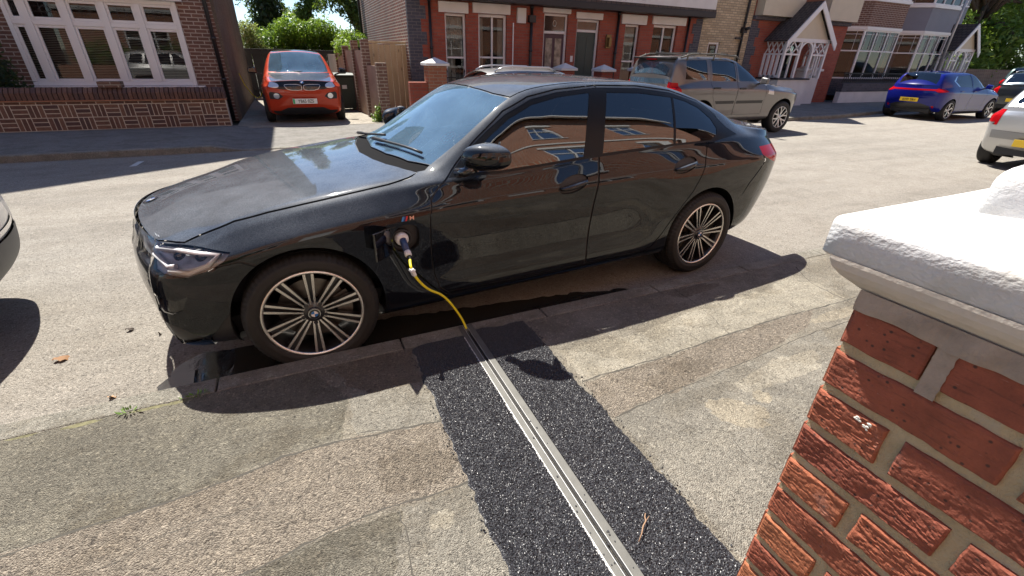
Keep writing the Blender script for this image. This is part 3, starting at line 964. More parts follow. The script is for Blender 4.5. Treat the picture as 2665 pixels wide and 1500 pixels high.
def jag(poly, amp=0.012, step=0.016, seed=0):
    p = densify(poly, step); out = []
    for i, q in enumerate(p):
        n = noise.noise_vector(Vector((q[0]*9+seed, q[1]*9, seed*1.7)))+0.7*noise.noise_vector(Vector((q[0]*31+seed, q[1]*31, 3.3)))
        m = noise.noise_vector(Vector((q[0]*95+seed, q[1]*95, 6.1)))
        out.append((q[0]+amp*n.x+.006*m.x, q[1]+amp*n.y+.006*m.y))
    return out
def splotch(cx, cy, rx, ry, seed, rot=0.0, n=64):
    out = []
    for k in range(n):
        a = 6.28318*k/n
        f = 1+.38*noise.noise(Vector((math.cos(a)*1.3+seed, math.sin(a)*1.3, seed)))+.22*noise.noise(Vector((math.cos(a)*4, math.sin(a)*4+seed, 2)))+.10*noise.noise(Vector((math.cos(a)*11, math.sin(a)*11, seed)))
        x, y = rx*f*math.cos(a), ry*f*math.sin(a)
        out.append((cx+x*math.cos(rot)-y*math.sin(rot), cy+x*math.sin(rot)+y*math.cos(rot)))
    return out
def crackline(pts, w=0.006, amp=0.02, seed=0):
    p = densify(pts, 0.03, False); a = []; b = []
    for i, q in enumerate(p):
        n = noise.noise_vector(Vector((q[0]*7+seed, q[1]*7, seed)))+0.6*noise.noise_vector(Vector((q[0]*28, q[1]*28+seed, 1.3)))
        c = (q[0]+amp*n.x, q[1]+amp*n.y); ww = w*(0.55+0.9*abs(n.z)*1.6)
        d = p[min(i+1, len(p)-1)]; e = p[max(i-1, 0)]; dx, dy = d[0]-e[0], d[1]-e[1]; L_ = math.hypot(dx, dy)+1e-9
        a.append((c[0]-dy/L_*ww/2, c[1]+dx/L_*ww/2)); b.append((c[0]+dy/L_*ww/2, c[1]-dx/L_*ww/2))
    return a+b[::-1]
def sheet(name, rect, z, regs, base, step=0.6):
    x0, x1, y0, y1 = rect
    pts = [(x0, y0), (x1, y0), (x1, y1), (x0, y1)]; edges = [(0, 1), (1, 2), (2, 3), (3, 0)]
    for nm, pl in regs:
        b = len(pts); n = len(pl); pts += list(pl); edges += [(b+i, b+(i+1) % n) for i in range(n)]
    r = delaunay_2d_cdt([Vector(p) for p in pts], edges, [], 0, 1e-5)
    V2 = np.array([(v[0], v[1]) for v in r[0]]); T = np.array([f for f in r[2]], int)
    ce = V2[T].mean(1)
    ok = (ce[:, 0] > x0) & (ce[:, 0] < x1) & (ce[:, 1] > y0) & (ce[:, 1] < y1); T = T[ok]; ce = ce[ok]
    mats = [base]; lab = np.full(len(T), -1)
    for nm, pl in regs:
        if nm not in mats: mats.append(nm)
        m = (lab < 0) & pip(ce, pl); lab[m] = mats.index(nm)
    lab[lab < 0] = 0
    mb = MB()
    for f, l in zip(T, lab):
        a, b, c = V2[f]
        if (b[0]-a[0])*(c[1]-a[1])-(b[1]-a[1])*(c[0]-a[0]) < 0: f = f[::-1]
        mb.f.append(tuple(int(i) for i in f)); mb.m.append(int(l)); mb.sm.append(False)
    mb.v = [(float(v[0]), float(v[1]), z) for v in V2]
    return mb.build(name, [M[q] for q in mats])
TX0, TX1 = -0.378, 0.345
L1 = [(-9, -.76), (-1.851, -.749), (-1.57, -.738), (-1.19, -.701), (-1.04, -.663), (-.81, -.669), (-.36, -.73)]
L2 = [(-9, -1.15), (-1.149, -1.131), (-1.014, -1.116), (-.877, -1.086), (-.757, -1.074), (-.53, -1.07), (-.36, -1.085)]
R1 = [(.36, -.745), (1.0, -.735), (1.68, -.70), (2.3, -.72), (9, -.75), (30, -.75)]
R2 = [(.36, -1.015), (.75, -.985), (1.37, -.947), (2.0, -.90), (9, -.95), (30, -.95)]
regs = [
    ('crack', crackline(L1, .010, .014, 1)), ('crack', crackline(L2, .009, .014, 2)), ('crack', crackline(R1, .009, .010, 3)), ('crack', crackline(R2, .006, .012, 4)),
    ('crack', crackline([(-.36, -.738), (-.55, -.70), (-.73, -.66)], .005, .016, 6)),
    ('crack', crackline([(-1.19, -.36), (-1.02, -.42), (-.86, -.50)], .003, .016, 8)),
    ('crack', crackline([(2.75, -.2), (2.58, -.45), (2.56, -.74)], .006, .016, 9)), ('crack', crackline([(1.55, -.13), (1.50, -.45), (1.42, -.73)], .004, .016, 10)),
    ('crack', crackline([(-1.7, -.55), (-1.2, -.47), (-.9, -.55)], .0022, .016, 11)), ('crack', crackline([(-2.2, -.6), (-1.6, -.64), (-1.25, -.58)], .002, .016, 12)),
    ('crack', crackline([(-1.9, -.95), (-1.3, -.88), (-.95, -.80)], .003, .05, 13)), ('crack', crackline([(-.62, -1.1), (-.66, -1.3), (-.60, -1.6)], .005, .03, 14)), ('crack', crackline([(-.55, -.40), (-.48, -.56), (-.38, -.60)], .003, .03, 15)),
    ('crack', crackline([(.9, -.5), (1.15, -.58), (1.25, -.74)], .003, .04, 16)), ('crack', crackline([(.5, -1.05), (.75, -1.3), (.72, -1.6)], .003, .05, 17)), ('crack', crackline([(-1.55, -.14), (-1.35, -.30), (-1.45, -.55)], .0032, .05, 18)),
    ('moss', splotch(-1.58, -.128, .075, .010, 4)), ('moss', splotch(-1.83, -.132, .07, .012, 5)), ('moss', splotch(-2.02, -.126, .05, .008, 6)), ('moss', splotch(-1.47, -.13, .05, .012, 9)),
    ('pave_pale', splotch(-.508, -1.195, .045, .038, 11)),
    ('pave_damp', splotch(-.54, -.93, .17, .115, 13, .1)),
    ('pave_damp', jag([(-.80, -.12), (-.375, -.12), (-.385, -.43), (-.60, -.42), (-.74, -.32)], .03, .016, 21)),
    ('pave_grey', jag([(-.74, -.42), (-.69, -.396), (-.375, -.45), (-.375, -.735), (-.55, -.70), (-.738, -.665), (-.737, -.576)], .02, .016, 9)),
    ('pave_green', jag([(-9, -.118), (-.9, -.118), (-.74, -.40), (-.80, -.668), (-1.04, -.663), (-1.19, -.70), (-1.57, -.738), (-9, -.76)], .012, .016, 1)),
    ('pave_agg', jag([(-9, -.76), (-1.57, -.738), (-1.19, -.701), (-1.04, -.663), (-.81, -.669), (-.36, -.73), (-.36, -1.085), (-.757, -1.074), (-.877, -1.086), (-1.149, -1.131), (-9, -1.15)], .012, .016, 2)),
    ('pave_grey', jag([(-.634, -1.094), (-.36, -1.10), (-.36, -1.8), (-.75, -1.8), (-.706, -1.319), (-.653, -1.215)], .03, .016, 12)),
    ('pave_green', jag([(-9, -1.15), (-1.149, -1.131), (-.877, -1.09), (-.634, -1.10), (-.653, -1.215), (-.706, -1.32), (-.75, -1.85), (-9, -1.85)], .012, .016, 14)),
    ('pave_yellow', splotch(.93, -1.23, .15, .09, 3, -.6)), ('pave_yellow', splotch(1.12, -1.19, .05, .04, 5)),
    ('pave_pale', splotch(1.42, -1.08, .33, .075, 7, .05)), ('pave_pale', splotch(1.15, -1.10, .09, .05, 8)),
    ('pave_yellow', splotch(2.35, -.82, .3, .045, 9)),
    ('pave_damp', splotch(.86, -.90, .24, .075, 10, .1)),
    ('pave_agg', jag([(.363, -.757), (1.0, -.74), (1.68, -.705), (2.2, -.72), (1.95, -.85), (1.371, -.947), (.763, -.98), (.363, -1.011)], .02, .016, 19)),
    ('pave_pale', jag([(.36, -.45), (.9, -.50), (1.4, -.42), (2.2, -.38), (2.58, -.25), (2.62, -.45), (2.58, -.73), (1.7, -.70), (1.0, -.735), (.36, -.745)], .035, .016, 20)),
    ('pave_grey', jag([(.36, -.15), (.9, -.16), (1.3, -.25), (1.1, -.40), (.7, -.43), (.36, -.40)], .03, .016, 22)),
    ('pave_damp', splotch(1.65, -.19, .26, .06, 12)),
    ('pave_grey', jag([(.36, -1.02), (.75, -.99), (1.37, -.955), (2.0, -.90), (1.9, -1.1), (1.1, -1.45), (.6, -1.75), (.36, -1.85)], .02, .016, 24)),
]
structure(sheet('pavement', (-45, 70, -6.2, -0.117), 0.08, regs, 'pave'))
mb = MB(); x = -45.0
while x < 70:
    l = 0.905
    dz_ = 0.003*noise.noise(Vector((x*0.7, 1, 2)))
    mb.box(x+0.003, x+l, -0.1165, 0.0, -0.1, 0.083+dz_); x += 0.91
structure(mb.build('kerb', M['kerb'], bevel=0.008))
# far side
def drop(x): return float(np.interp(x, [-2.15, -1.75, 1.35, 1.85], [1, 0, 0, 1]))
xs = sorted(set([-60, -30, -12, -5, -3]+[round(-2.6+0.15*i, 3) for i in range(34)]+xs_k))
mb = MB(); vs = []; fs = []
for x in xs:
    h = 0.018+0.085*drop(x)
    vs += [(x, yk(x)+0.125, h), (x, yk(x)+1.1, 0.022+0.085*max(drop(x), 0.0)), (x, 9.6, 0.024+0.06*drop(x)), (x, 13.5 if x > 1.5 else 9.9, 0.022+0.05*drop(x))]
for i in range(len(xs)-1):
    for k in range(3): fs.append((4*i+k, 4*i+4+k, 4*i+5+k, 4*i+1+k))
mb.add(vs, fs); structure(mb.build('far_pavement', M['farpave']))
mb = MB()
for i in range(len(xs)-1):
    a, b = xs[i], xs[i+1]
    vs = []
    for x in (a+0.003, b-0.003):
        h = 0.02+0.085*drop(x); y = yk(x)
        vs += [(x, y, -0.1), (x, y, h-0.012), (x, y+0.012, h), (x, y+0.124, h), (x, y+0.124, -0.1)]
    mb.add(vs, [(0, 5, 6, 1), (1, 6, 7, 2), (2, 7, 8, 3), (3, 8, 9, 4), (0, 1, 2, 3, 4), (5, 9, 8, 7, 6)])
structure(mb.build('far_kerb', M['kerb']))
mb = MB(); mb.box(-2.0, 1.45, 9.62, 17.6, -0.1, 0.030); structure(mb.build('driveway', M['drive']))
# painted bay mark on the far side of the road
mb = MB(); mb.add([(-3.10, 6.07, .004), (-3.02, 6.07, .004), (-2.99, 6.43, .004), (-3.07, 6.43, .004)], [(0, 1, 2, 3)])
structure(mb.build('road_marking', P('worn_road_paint', (0.55, 0.55, 0.52), 0.8, var=0.3, vscale=25)))
# wet gutter beside the kerb
def wet_mat():
    t = NT('wet_gutter'); ob = t.coords("Object")
    nz = t.noise(ob, 9, 5, 0.6)
    b = t.bsdf(Base__Color=(0.03, 0.028, 0.024), IOR=2.3, Roughness=t.ramp(nz, [(0.40, 0.01), (0.62, 0.16)]), Normal=t.bump(t.noise(ob, 70, 3), t.ramp(nz, [(0.42, 0.0), (0.6, 0.5)]), 0.002))
    return t.mat
pl = jag([(-1.56, .03), (-1.5, .006), (-.5, .006), (.9, .006), (1.6, .006), (1.5, .10), (.9, .22), (-.2, .35), (-.9, .42), (-1.28, .38), (-1.46, .40), (-1.56, .30), (-1.62, .16)], .03, .04, 31)
mb = MB(); n_ = len(pl); mb.add([(x, y, .004) for x, y in pl], [tuple(range(n_))]); structure(mb.build('puddle', wet_mat()))

# ------------------------------------------------------------------ fresh tarmac strip with the cable channel
def tarmac():
    st = 0.0024
    xs = np.arange(TX0-0.02, TX1+0.02, st); ys = np.arange(-2.75, -0.07, st)
    nx, ny = len(xs), len(ys)
    h = RNG.random((ny, nx))
    h2 = RNG.random((ny//2+2, nx//2+2)).repeat(2, 0).repeat(2, 1)[:ny, :nx]
    h3 = RNG.random((ny//4+2, nx//4+2)).repeat(4, 0).repeat(4, 1)[:ny, :nx]
    H = 0.0042*h+0.0034*h2+0.0012*h3
    Xg, Yg = np.meshgrid(xs, ys)
    Xg = Xg+(RNG.random(Xg.shape)-.5)*st*0.5; Yg = Yg+(RNG.random(Yg.shape)-.5)*st*0.5
    e = np.array([noise.noise(Vector((y*6, 0, 0)))*0.022+noise.noise(Vector((y*26, 3, 0)))*0.012 for y in ys])
    e2 = np.array([noise.noise(Vector((y*6, 9, 5)))*0.022+noise.noise(Vector((y*26, 6, 5)))*0.012 for y in ys])
    dl = Xg-(TX0+e)[:, None]; dr = (TX1+e2)[:, None]-Xg
    t = np.array([noise.noise(Vector((x*8, 1, 4)))*0.022 for x in xs])
    ytop = np.where(xs < -.02, -.105, -.085)+t-0.04*np.clip((np.abs(xs+.01)-.28)/.1, 0, 1)**2
    dt = ytop[None]-Yg
    d = np.minimum(np.minimum(dl, dr), dt)
    env = np.clip(d/0.018+0.15, -1, 1)
    big = np.array([[noise.noise(Vector((x*2.2, y*2.2, 7)))*0.003 for x in xs[::8]] for y in ys[::8]]).repeat(8, 0).repeat(8, 1)[:ny, :nx]
    Z = 0.0765+env*(0.006+H+big)
    Z = np.where(d < -0.006, 0.05, Z)
    ch = (Xg > -.066) & (Xg < .022)
    Z = np.where(ch, np.minimum(Z, 0.079), Z)
    tm = NT('fresh_tarmac'); ob = tm.coords("Object")
    v = tm.n("TexVoronoi", Scale=420.0); tm.t.links.new(ob, v.inputs["Vector"])
    sc_ = tm.n("SeparateColor"); tm.set(sc_.inputs[0], v.outputs[1])
    col = tm.ramp(sc_.outputs[0], [(0.0, (0.008, 0.008, 0.010)), (0.6, (0.021, 0.022, 0.026)), (0.9, (0.045, 0.046, 0.053)), (1.0, (0.11, 0.11, 0.118))])
    tm.bsdf(Base__Color=col, Roughness=tm.ramp(sc_.outputs[1], [(0.0, 0.30), (1.0, 0.5)]))
    o = grid_mesh('tarmac_strip', np.stack([Xg, Yg, Z], -1), tm.mat, smooth=False)
    structure(o)
    # loose grains at its edges: one scatter
    mb = MB(); rr = random.Random(5)
    for i in range(330):
        y = -0.1-rr.random()*2.0
        side = rr.random() < .5
        x = (TX0-abs(rr.gauss(0, .014)) if side else TX1+abs(rr.gauss(0, .013)))
        s_ = 0.0012+0.0026*rr.random()**2.5
        M_ = Matrix.Translation((x, y, .0805+s_*.5)) @ Matrix.Rotation(rr.random()*6, 4, Vector((rr.random(), rr.random(), 1)).normalized())
        mb.box(-s_, s_, -s_*.7, s_*.7, -s_*.6, s_*.6, 0, M_)
    for i in range(26):
        y = -0.7-rr.random()*1.0; x = rr.choice((-.052, .006))+rr.gauss(0, .012); s_ = 0.0012+0.0018*rr.random()
        mb.box(x-s_, x+s_, y-s_, y+s_, .0862, .0862+s_*1.6)
    g = mb.build('tarmac_grains', tm.mat); tag(g, 'loose black grains scattered beside the fresh tarmac strip', 'grit', kind='stuff')
tarmac()
def channel():
    root = empty('cable_channel', (0, -.017, .08), 0, 'narrow grey metal cable channel set across the pavement in fresh tarmac', 'cable channel')
    y0, y1 = 0.0, -2.75
    def bar(nm, x0, x1, z0, z1, mat, ya=y0, yb=y1, bevel=0.0008):
        mb = MB(); mb.box(x0, x1, yb, ya, z0, z1); return mb.build(nm, mat, root, bevel=bevel)
    bar('flange', -.0640, -.0375, -.03, .0065, M['galv']); bar('flange', -.0125, .0215, -.03, .0065, M['galv'])
    bar('edge_strip', -.0375, -.0345, -.03, .0095, M['zinc']); bar('edge_strip', -.0155, -.0125, -.03, .0095, M['zinc'])
    bar('channel_floor', -.0345, -.0155, -.03, -.012, M['black'])
    bar('rubber_seal', -.0335, -.0265, -.012, .0048, M['rubber'], -.07); bar('rubber_seal', -.0235, -.0165, -.012, .0048, M['rubber'], -.07)
    mb = MB(); ys = np.arange(y1, -0.12, 0.012); vs = []; fs = []
    for i, y in enumerate(ys):
        w = 0.0042+0.0035*noise.noise(Vector((y*7, 2, 1)))+0.0015*noise.noise(Vector((y*30, 2, 1)))
        vs += [(-.0640, float(y), -.002), (-.0640, float(y), .0072), (-.0655-w, float(y), .0055), (-.068-w, float(y), -.004)]
    for i in range(len(ys)-1):
        for k in range(3): fs.append((4*i+k, 4*i+4+k, 4*i+5+k, 4*i+1+k))
    mb.add(vs, fs); mb.build('white_edge', P('white_edge_strip', (0.74, 0.73, 0.70), 0.5, bump=0.002, bscale=80), root)  # irregular white strip along the outside of the left flange
channel()

# ------------------------------------------------------------------ leaves and twigs
def leaf(name, x, y, z, rz, L_, mat, label):
    mb = MB(); n = 8; vs = []; fs = []
    for i in range(n+1):
        t = i/n; w = 0.34*L_*math.sin(math.pi*min(1, t*1.02+.0))**0.8*(1+0.25*math.sin(t*19))
        zz = 0.012*math.sin(t*5+rz)+.006
        vs += [(L_*(t-.5), -w, zz+.006*math.sin(t*13)), (L_*(t-.5), 0, zz-.004+.004), (L_*(t-.5), w, zz+.008*math.cos(t*9))]
    for i in range(n):
        for k in range(2): fs.append((3*i+k, 3*i+3+k, 3*i+4+k, 3*i+1+k))
    mb.add(vs, fs, 0, True); o = mb.build(name, mat); o.location = (x, y, z+0.002); o.rotation_euler = (0, 0, rz)
    return tag(o, label, 'leaf', 'dead leaves on the road')
leaf('dead_leaf', -2.148, .626, 0, .3, .085, M['deadleaf'], 'curled brown dead leaf on the road left of the black saloon')
leaf('dead_leaf', -1.807, .147, 0, 1.1, .045, P('pale_leaf', (.42, .24, .12), .7), 'small pale leaf on the road beside the wet kerb')
leaf('dead_leaf', -1.891, .838, 0, .2, .05, M['darkleaf'], 'small dark leaf on the road by the front bumper of the black saloon')
leaf('dead_leaf', -1.72, .72, 0, 1.2, .022, M['darkleaf'], 'tiny dark scrap on the road close to the front bumper')
mb = MB(); mb.tube([(.164, -1.472, .094), (.15, -1.485, .0985), (.142, -1.50, .100), (.12, -1.512, .102), (.10, -1.53, .099), (.073, -1.548, .095)], [.0018, .0022, .0025, .0024, .002, .0014], 6)
mb.tube([(.142, -1.50, .100), (.160, -1.492, .101), (.168, -1.488, .098)], [.0016, .0014, .001], 5)
tag(mb.build('twig', P('twig_brown', (.32, .20, .12), .8)), 'thin brown twig lying on the fresh black tarmac', 'twig')
for i, (x, y) in enumerate(((-1.66, -.125), (-1.40, -.115))):
    mb = MB(); rr = random.Random(i)
    for k in range(22):
        a = rr.random()*6.28; d = rr.random()*.035; h = .008+.016*rr.random(); l = .008+.014*rr.random()
        b = Vector((x+d*1.6*math.cos(a), y+d*.6*math.sin(a), .08)); tip = b+Vector((l*math.cos(a), l*math.sin(a), h)); sd = Vector((-math.sin(a), math.cos(a), 0))*.004
        mb.add([b-sd*.3, (b+tip)/2-sd, tip, (b+tip)/2+sd], [(0, 1, 2, 3)])
    tag(mb.build('weed', P('weed_green', (.13, .25, .03), .6)), ('tuft of green weed at the kerb edge among yellow moss', 'smaller tuft of green weed at the kerb by the front bumper shadow')[i], 'weed', 'weeds along the kerb')
# ------------------------------------------------------------------ the black saloon being charged
def cap_ab(L, end, poly):
    out = []
    q = np.full(241, L.s0 if end == 'front' else L.s1); T = np.linspace(0, 12, 241)
    for y, z in poly:
        k = 0.0
        for it in range(6):
            B = L.cap(np.full(241, k), T, end)
            w = -L.ev(q, T)[:, 1]
            Z = np.maximum.accumulate(B[:, 2])+np.arange(241)*1e-9
            t = float(np.interp(z, Z, T)); ww = float(np.interp(t, T, w))
            k = max(-1.0, min(1.0, -y/ww))
        # k=+1 is the near side (y negative)
        out.append((k, t))
    return np.array(out)

def s_list(L, ne=16, nm=120, e=0.16):
    return np.concatenate([L.s0+e*np.linspace(0, 1, ne)**1.6, np.linspace(L.s0+e, L.s1-e, nm)[1:-1], L.s1-e*np.linspace(1, 0, ne)**1.6])

def build_sedan():
    sp = dict(s0=-0.64, s1=3.80, LN=0.75, LT=0.60, bN=0.15, bT=0.075,
        zb=[(-.7, .215), (-.45, .20), (.4, .195), (2.4, .195), (3.0, .22), (3.4, .28), (3.9, .33)],
        W=[(-.64, .885), (-.3, .905), (0, .914), (.45, .909), (1.0, .900), (2.2, .902), (2.6, .912), (2.9, .916), (3.3, .905), (3.8, .88)],
        wr=[(-.64, .87), (-.2, .90), (.40, .897), (.6, .905), (2.3, .905), (2.5, .90), (3.0, .90), (3.8, .85)], zr=[(-.7, .335), (0, .30), (.5, .272), (2.4, .272), (3.0, .32), (3.8, .43)],
        w3=[(-.64, .87), (-.3, .898), (0, .908), (.42, .898), (.75, .868), (2.1, .868), (2.45, .897), (2.85, .909), (3.2, .893), (3.8, .85)],
        w4=[(-.64, .88), (-.3, .904), (0, .913), (.42, .904), (.75, .885), (2.1, .886), (2.45, .906), (2.85, .915), (3.2, .902), (3.8, .87)],
        zc=[(-.64, .63), (-.35, .685), (0, .755), (.5, .80), (1.0, .825), (1.8, .845), (2.8, .875), (3.4, .885), (3.8, .87)],
        zl=[(-.64, .715), (-.475, .725), (-.25, .805), (.05, .862), (.3, .895), (.5, .918), (.75, .94), (1.1, .948), (1.8, .995), (2.5, 1.022), (2.85, 1.035), (3.13, 1.05), (3.4, 1.035), (3.8, .99)],
        wl=[(-.64, .80), (-.25, .79), (.05, .795), (.5, .80), (.8, .825), (1.1, .835), (1.8, .835), (2.5, .83), (2.85, .82), (3.13, .80), (3.4, .785), (3.8, .76)],
        ze=[(-.64, .735), (-.475, .755), (-.25, .835), (.05, .893), (.3, .925), (.5, .948), (.68, .965), (.75, .985), (.85, 1.045), (.975, 1.127), (1.1, 1.212), (1.23, 1.293), (1.32, 1.337), (1.42, 1.367), (1.6, 1.392), (1.83, 1.407), (2.2, 1.41), (2.4, 1.402), (2.6, 1.372), (2.82, 1.312), (3.0, 1.247), (3.115, 1.20), (3.27, 1.128), (3.36, 1.096), (3.46, 1.085), (3.6, 1.073), (3.8, 1.055)],
        we=[(-.64, .74), (-.25, .735), (.05, .73), (.5, .735), (.7, .735), (.85, .71), (.975, .682), (1.1, .657), (1.3, .617), (1.5, .592), (1.83, .58), (2.4, .58), (2.8, .602), (3.1, .638), (3.27, .655), (3.38, .71), (3.5, .735), (3.8, .735)],
        zm=[(-.64, .765), (-.475, .835), (-.25, .885), (.05, .925), (.3, .955), (.46, .968), (.55, .995), (.65, 1.05), (.8, 1.145), (1.0, 1.268), (1.15, 1.352), (1.27, 1.397), (1.4, 1.42), (1.6, 1.437), (1.8, 1.442), (2.1, 1.437), (2.4, 1.412), (2.6, 1.375), (2.8, 1.32), (3.0, 1.25), (3.2, 1.17), (3.33, 1.125), (3.42, 1.107), (3.6, 1.097), (3.8, 1.091)],
        N=[-.615, -.645, -.66, -.665, -.652, -.632, -.615, -.60], T=[3.50, 3.62, 3.74, 3.79, 3.79, 3.76, 3.73, 3.71],
        aN=[.90, .70, .80], aT=[.74, .74, .80], n=2.5, char=0.013, sig=0.028)
    L = Loft(sp)
    yaw = 0.0574
    o = Vector((-0.827, -0.002)); c, s = math.cos(yaw), math.sin(yaw)
    org = (o.x-s*0.913, o.y+c*0.913, 0.0)
    root = empty('parked_car', org, yaw, 'shiny black saloon at the near kerb with a yellow cable plugged into its front wing', 'car', 'cars parked along the street')
    paint = paint_mat('black_car_paint', (0.005, 0.0065, 0.010), rough=0.4, dust=0.62, dust_sky_col=(0.22, 0.25, 0.29), ior=1.52, spec=0.03)  # settled dust, tinted blue to stand in for mirrored sky
    X = L.to_ab
    dz = lambda p, st=0.035: X(densify(p, st))
    glF = [(.875, .968), (1.107, .966), (1.40, .982), (1.69, 1.003), (1.755, 1.17), (1.838, 1.352), (1.60, 1.331), (1.402, 1.293), (1.229, 1.222), (1.10, 1.142), (.975, 1.053)]
    glR = [(1.838, 1.012), (2.14, 1.024), (2.455, 1.034), (2.50, 1.18), (2.542, 1.316), (2.25, 1.346), (1.978, 1.352), (1.90, 1.18)]
    glQ = [(2.475, 1.035), (2.66, 1.037), (2.83, 1.037), (2.905, 1.07), (2.925, 1.11), (2.895, 1.172), (2.80, 1.243), (2.68, 1.288), (2.562, 1.314), (2.52, 1.18)]
    trim = [(.80, .948), (1.1, .950), (1.8, .993), (2.5, 1.022), (2.86, 1.026), (3.14, 1.058), (3.05, 1.105), (2.955, 1.19), (2.81, 1.275), (2.55, 1.343), (2.25, 1.374), (1.9, 1.380), (1.60, 1.357), (1.4, 1.320), (1.22, 1.247), (1.09, 1.168), (.96, 1.075)]
    d1 = [(.80, .955), (.725, .905), (.675, .86), (.655, .76), (.653, .65), (.656, .52), (.664, .42), (.69, .33), (.74, .292), (1.20, .284), (1.738, .284), (1.744, .378), (1.754, .70), (1.772, .85), (1.800, 1.0), (1.83, 1.15), (1.905, 1.392), (1.6, 1.372), (1.39, 1.335), (1.21, 1.262), (1.0, 1.115), (.88, 1.02)]
    d2 = [(1.744, .284), (2.26, .284), (2.33, .305), (2.42, .40), (2.485, .49), (2.56, .585), (2.65, .70), (2.70, .80), (2.735, .92), (2.79, 1.03), (2.95, 1.05), (2.99, 1.10), (2.97, 1.19), (2.82, 1.288), (2.55, 1.358), (2.25, 1.388), (1.91, 1.393), (1.836, 1.15), (1.806, 1.0), (1.778, .85), (1.760, .70), (1.750, .378)]
    port = round_poly([(.432, .600), (.588, .592), (.592, .748), (.452, .748)], 2)
    hl = [(-.70, .742), (-.50, .738), (-.40, .731), (-.289, .719), (-.33, .680), (-.40, .640), (-.50, .608), (-.60, .63), (-.70, .665)]
    tl = [(3.375, .962), (3.55, .962), (3.95, .945), (3.95, .775), (3.72, .80), (3.5, .862), (3.39, .905)]
    cup1 = [(1.587+.112*math.cos(a), .853+.052*math.sin(a)+.02*math.cos(a)) for a in lin(0, 2*math.pi, 25)[:-1]]
    cup2 = [(2.535+.112*math.cos(a), .893+.050*math.sin(a)+.02*math.cos(a)) for a in lin(0, 2*math.pi, 25)[:-1]]
    hs = [(-.70, .745), (-.475, .745), (-.36, .787), (-.252, .827), (-.1, .857), (.055, .88), (.3, .912), (.48, .935), (.60, .955)]
    hb = [(.655, .98, 'k'), (.61, .88, 'k'), (.545, .65, 'k'), (.505, .4, 'k'), (.475, 0, 'k')]
    def hoodpoly(d):
        a = densify([(x, z-d) for x, z in hs], 0.04, False)
        b = densify([(x+d, k, 'k') for x, k, _ in hb], 0.04, False)
        return np.concatenate([X(a), X(b), np.array([(L.s0-0.05, 15.0)])])
    cowl = np.concatenate([X(densify([(.70, .985, 'k'), (.74, .95, 'k'), (.655, .75, 'k'), (.59, .4, 'k'), (.56, 0, 'k')], .04, False)), np.array([(.46, 15.2)]), X([(.50, .6, 'k'), (.60, .95, 'k')])])
    ws = np.concatenate([X(densify([(.745, .95, 'k'), (.66, .75, 'k'), (.595, .4, 'k'), (.565, 0, 'k')], .04, False)), X(densify([(1.195, 0, 'k'), (1.205, .35, 'k'), (1.235, .7, 'k'), (1.275, .945, 'k'), (1.15, .955, 'k'), (.95, .96, 'k')], .05, False))])
    roof = X(densify([(1.21, 0, 'k'), (1.22, .35, 'k'), (1.25, .7, 'k'), (1.295, .935, 'k'), (1.6, .93, 'k'), (2.1, .93, 'k'), (2.53, .93, 'k'), (2.555, .6, 'k'), (2.565, 0, 'k')], .06, False))
    roofg = X(densify([(1.20, 0, 'k'), (1.21, .35, 'k'), (1.24, .7, 'k'), (1.285, .95, 'k'), (1.6, .948, 'k'), (2.1, .948, 'k'), (2.54, .948, 'k'), (2.565, .6, 'k'), (2.575, 0, 'k')], .06, False))
    rw = X(densify([(2.60, 0, 'k'), (2.60, .5, 'k'), (2.62, .90, 'k'), (2.9, .91, 'k'), (3.15, .91, 'k'), (3.26, .88, 'k'), (3.31, .5, 'k'), (3.325, 0, 'k')], .06, False))
    boot = np.concatenate([X(densify([(3.41, 0, 'k'), (3.40, .6, 'k'), (3.37, .96, 'k'), (3.5, .97, 'k'), (3.70, .97, 'k')], .05, False)), np.array([(L.s1+.05, 12.3), (L.s1+.05, 15.0)])])
    bootg = np.concatenate([X(densify([(3.40, 0, 'k'), (3.39, .6, 'k'), (3.355, .985, 'k'), (3.5, .99, 'k'), (3.70, .99, 'k')], .05, False)), np.array([(L.s1+.05, 12.0), (L.s1+.05, 15.0)])])
    for a in (ws, roof, roofg, rw, boot, bootg, cowl):
        a[:, 1] = np.where(a[:, 1] > 14.9, 15.05, a[:, 1])
    archF = circle_poly(0.0, .335, .372, -.1); archR = circle_poly(2.851, .335, .372, -.1)
    # bumper shut lines
    bl = [(-.36, .665), (-.26, .683), (-.19, .652), (-.165, .634), (-.185, .632), (-.265, .672), (-.36, .657)]
    br = [(3.40, .90), (3.44, .86), (3.40, .80), (3.30, .69), (3.245, .60), (3.24, .606), (3.292, .696), (3.39, .806), (3.428, .86), (3.392, .897)]
    intake = [(-.70, .365), (-.64, .385), (-.58, .355), (-.50, .292), (-.515, .275), (-.70, .235)]
    fold = [(-.70, .53), (-.63, .515), (-.565, .50), (-.51, .522), (-.55, .45), (-.60, .43), (-.70, .455)]
    flap_ = [(-.475, .290), (-.34, .445), (-.30, .30), (-.30, .10), (-.475, .10)]
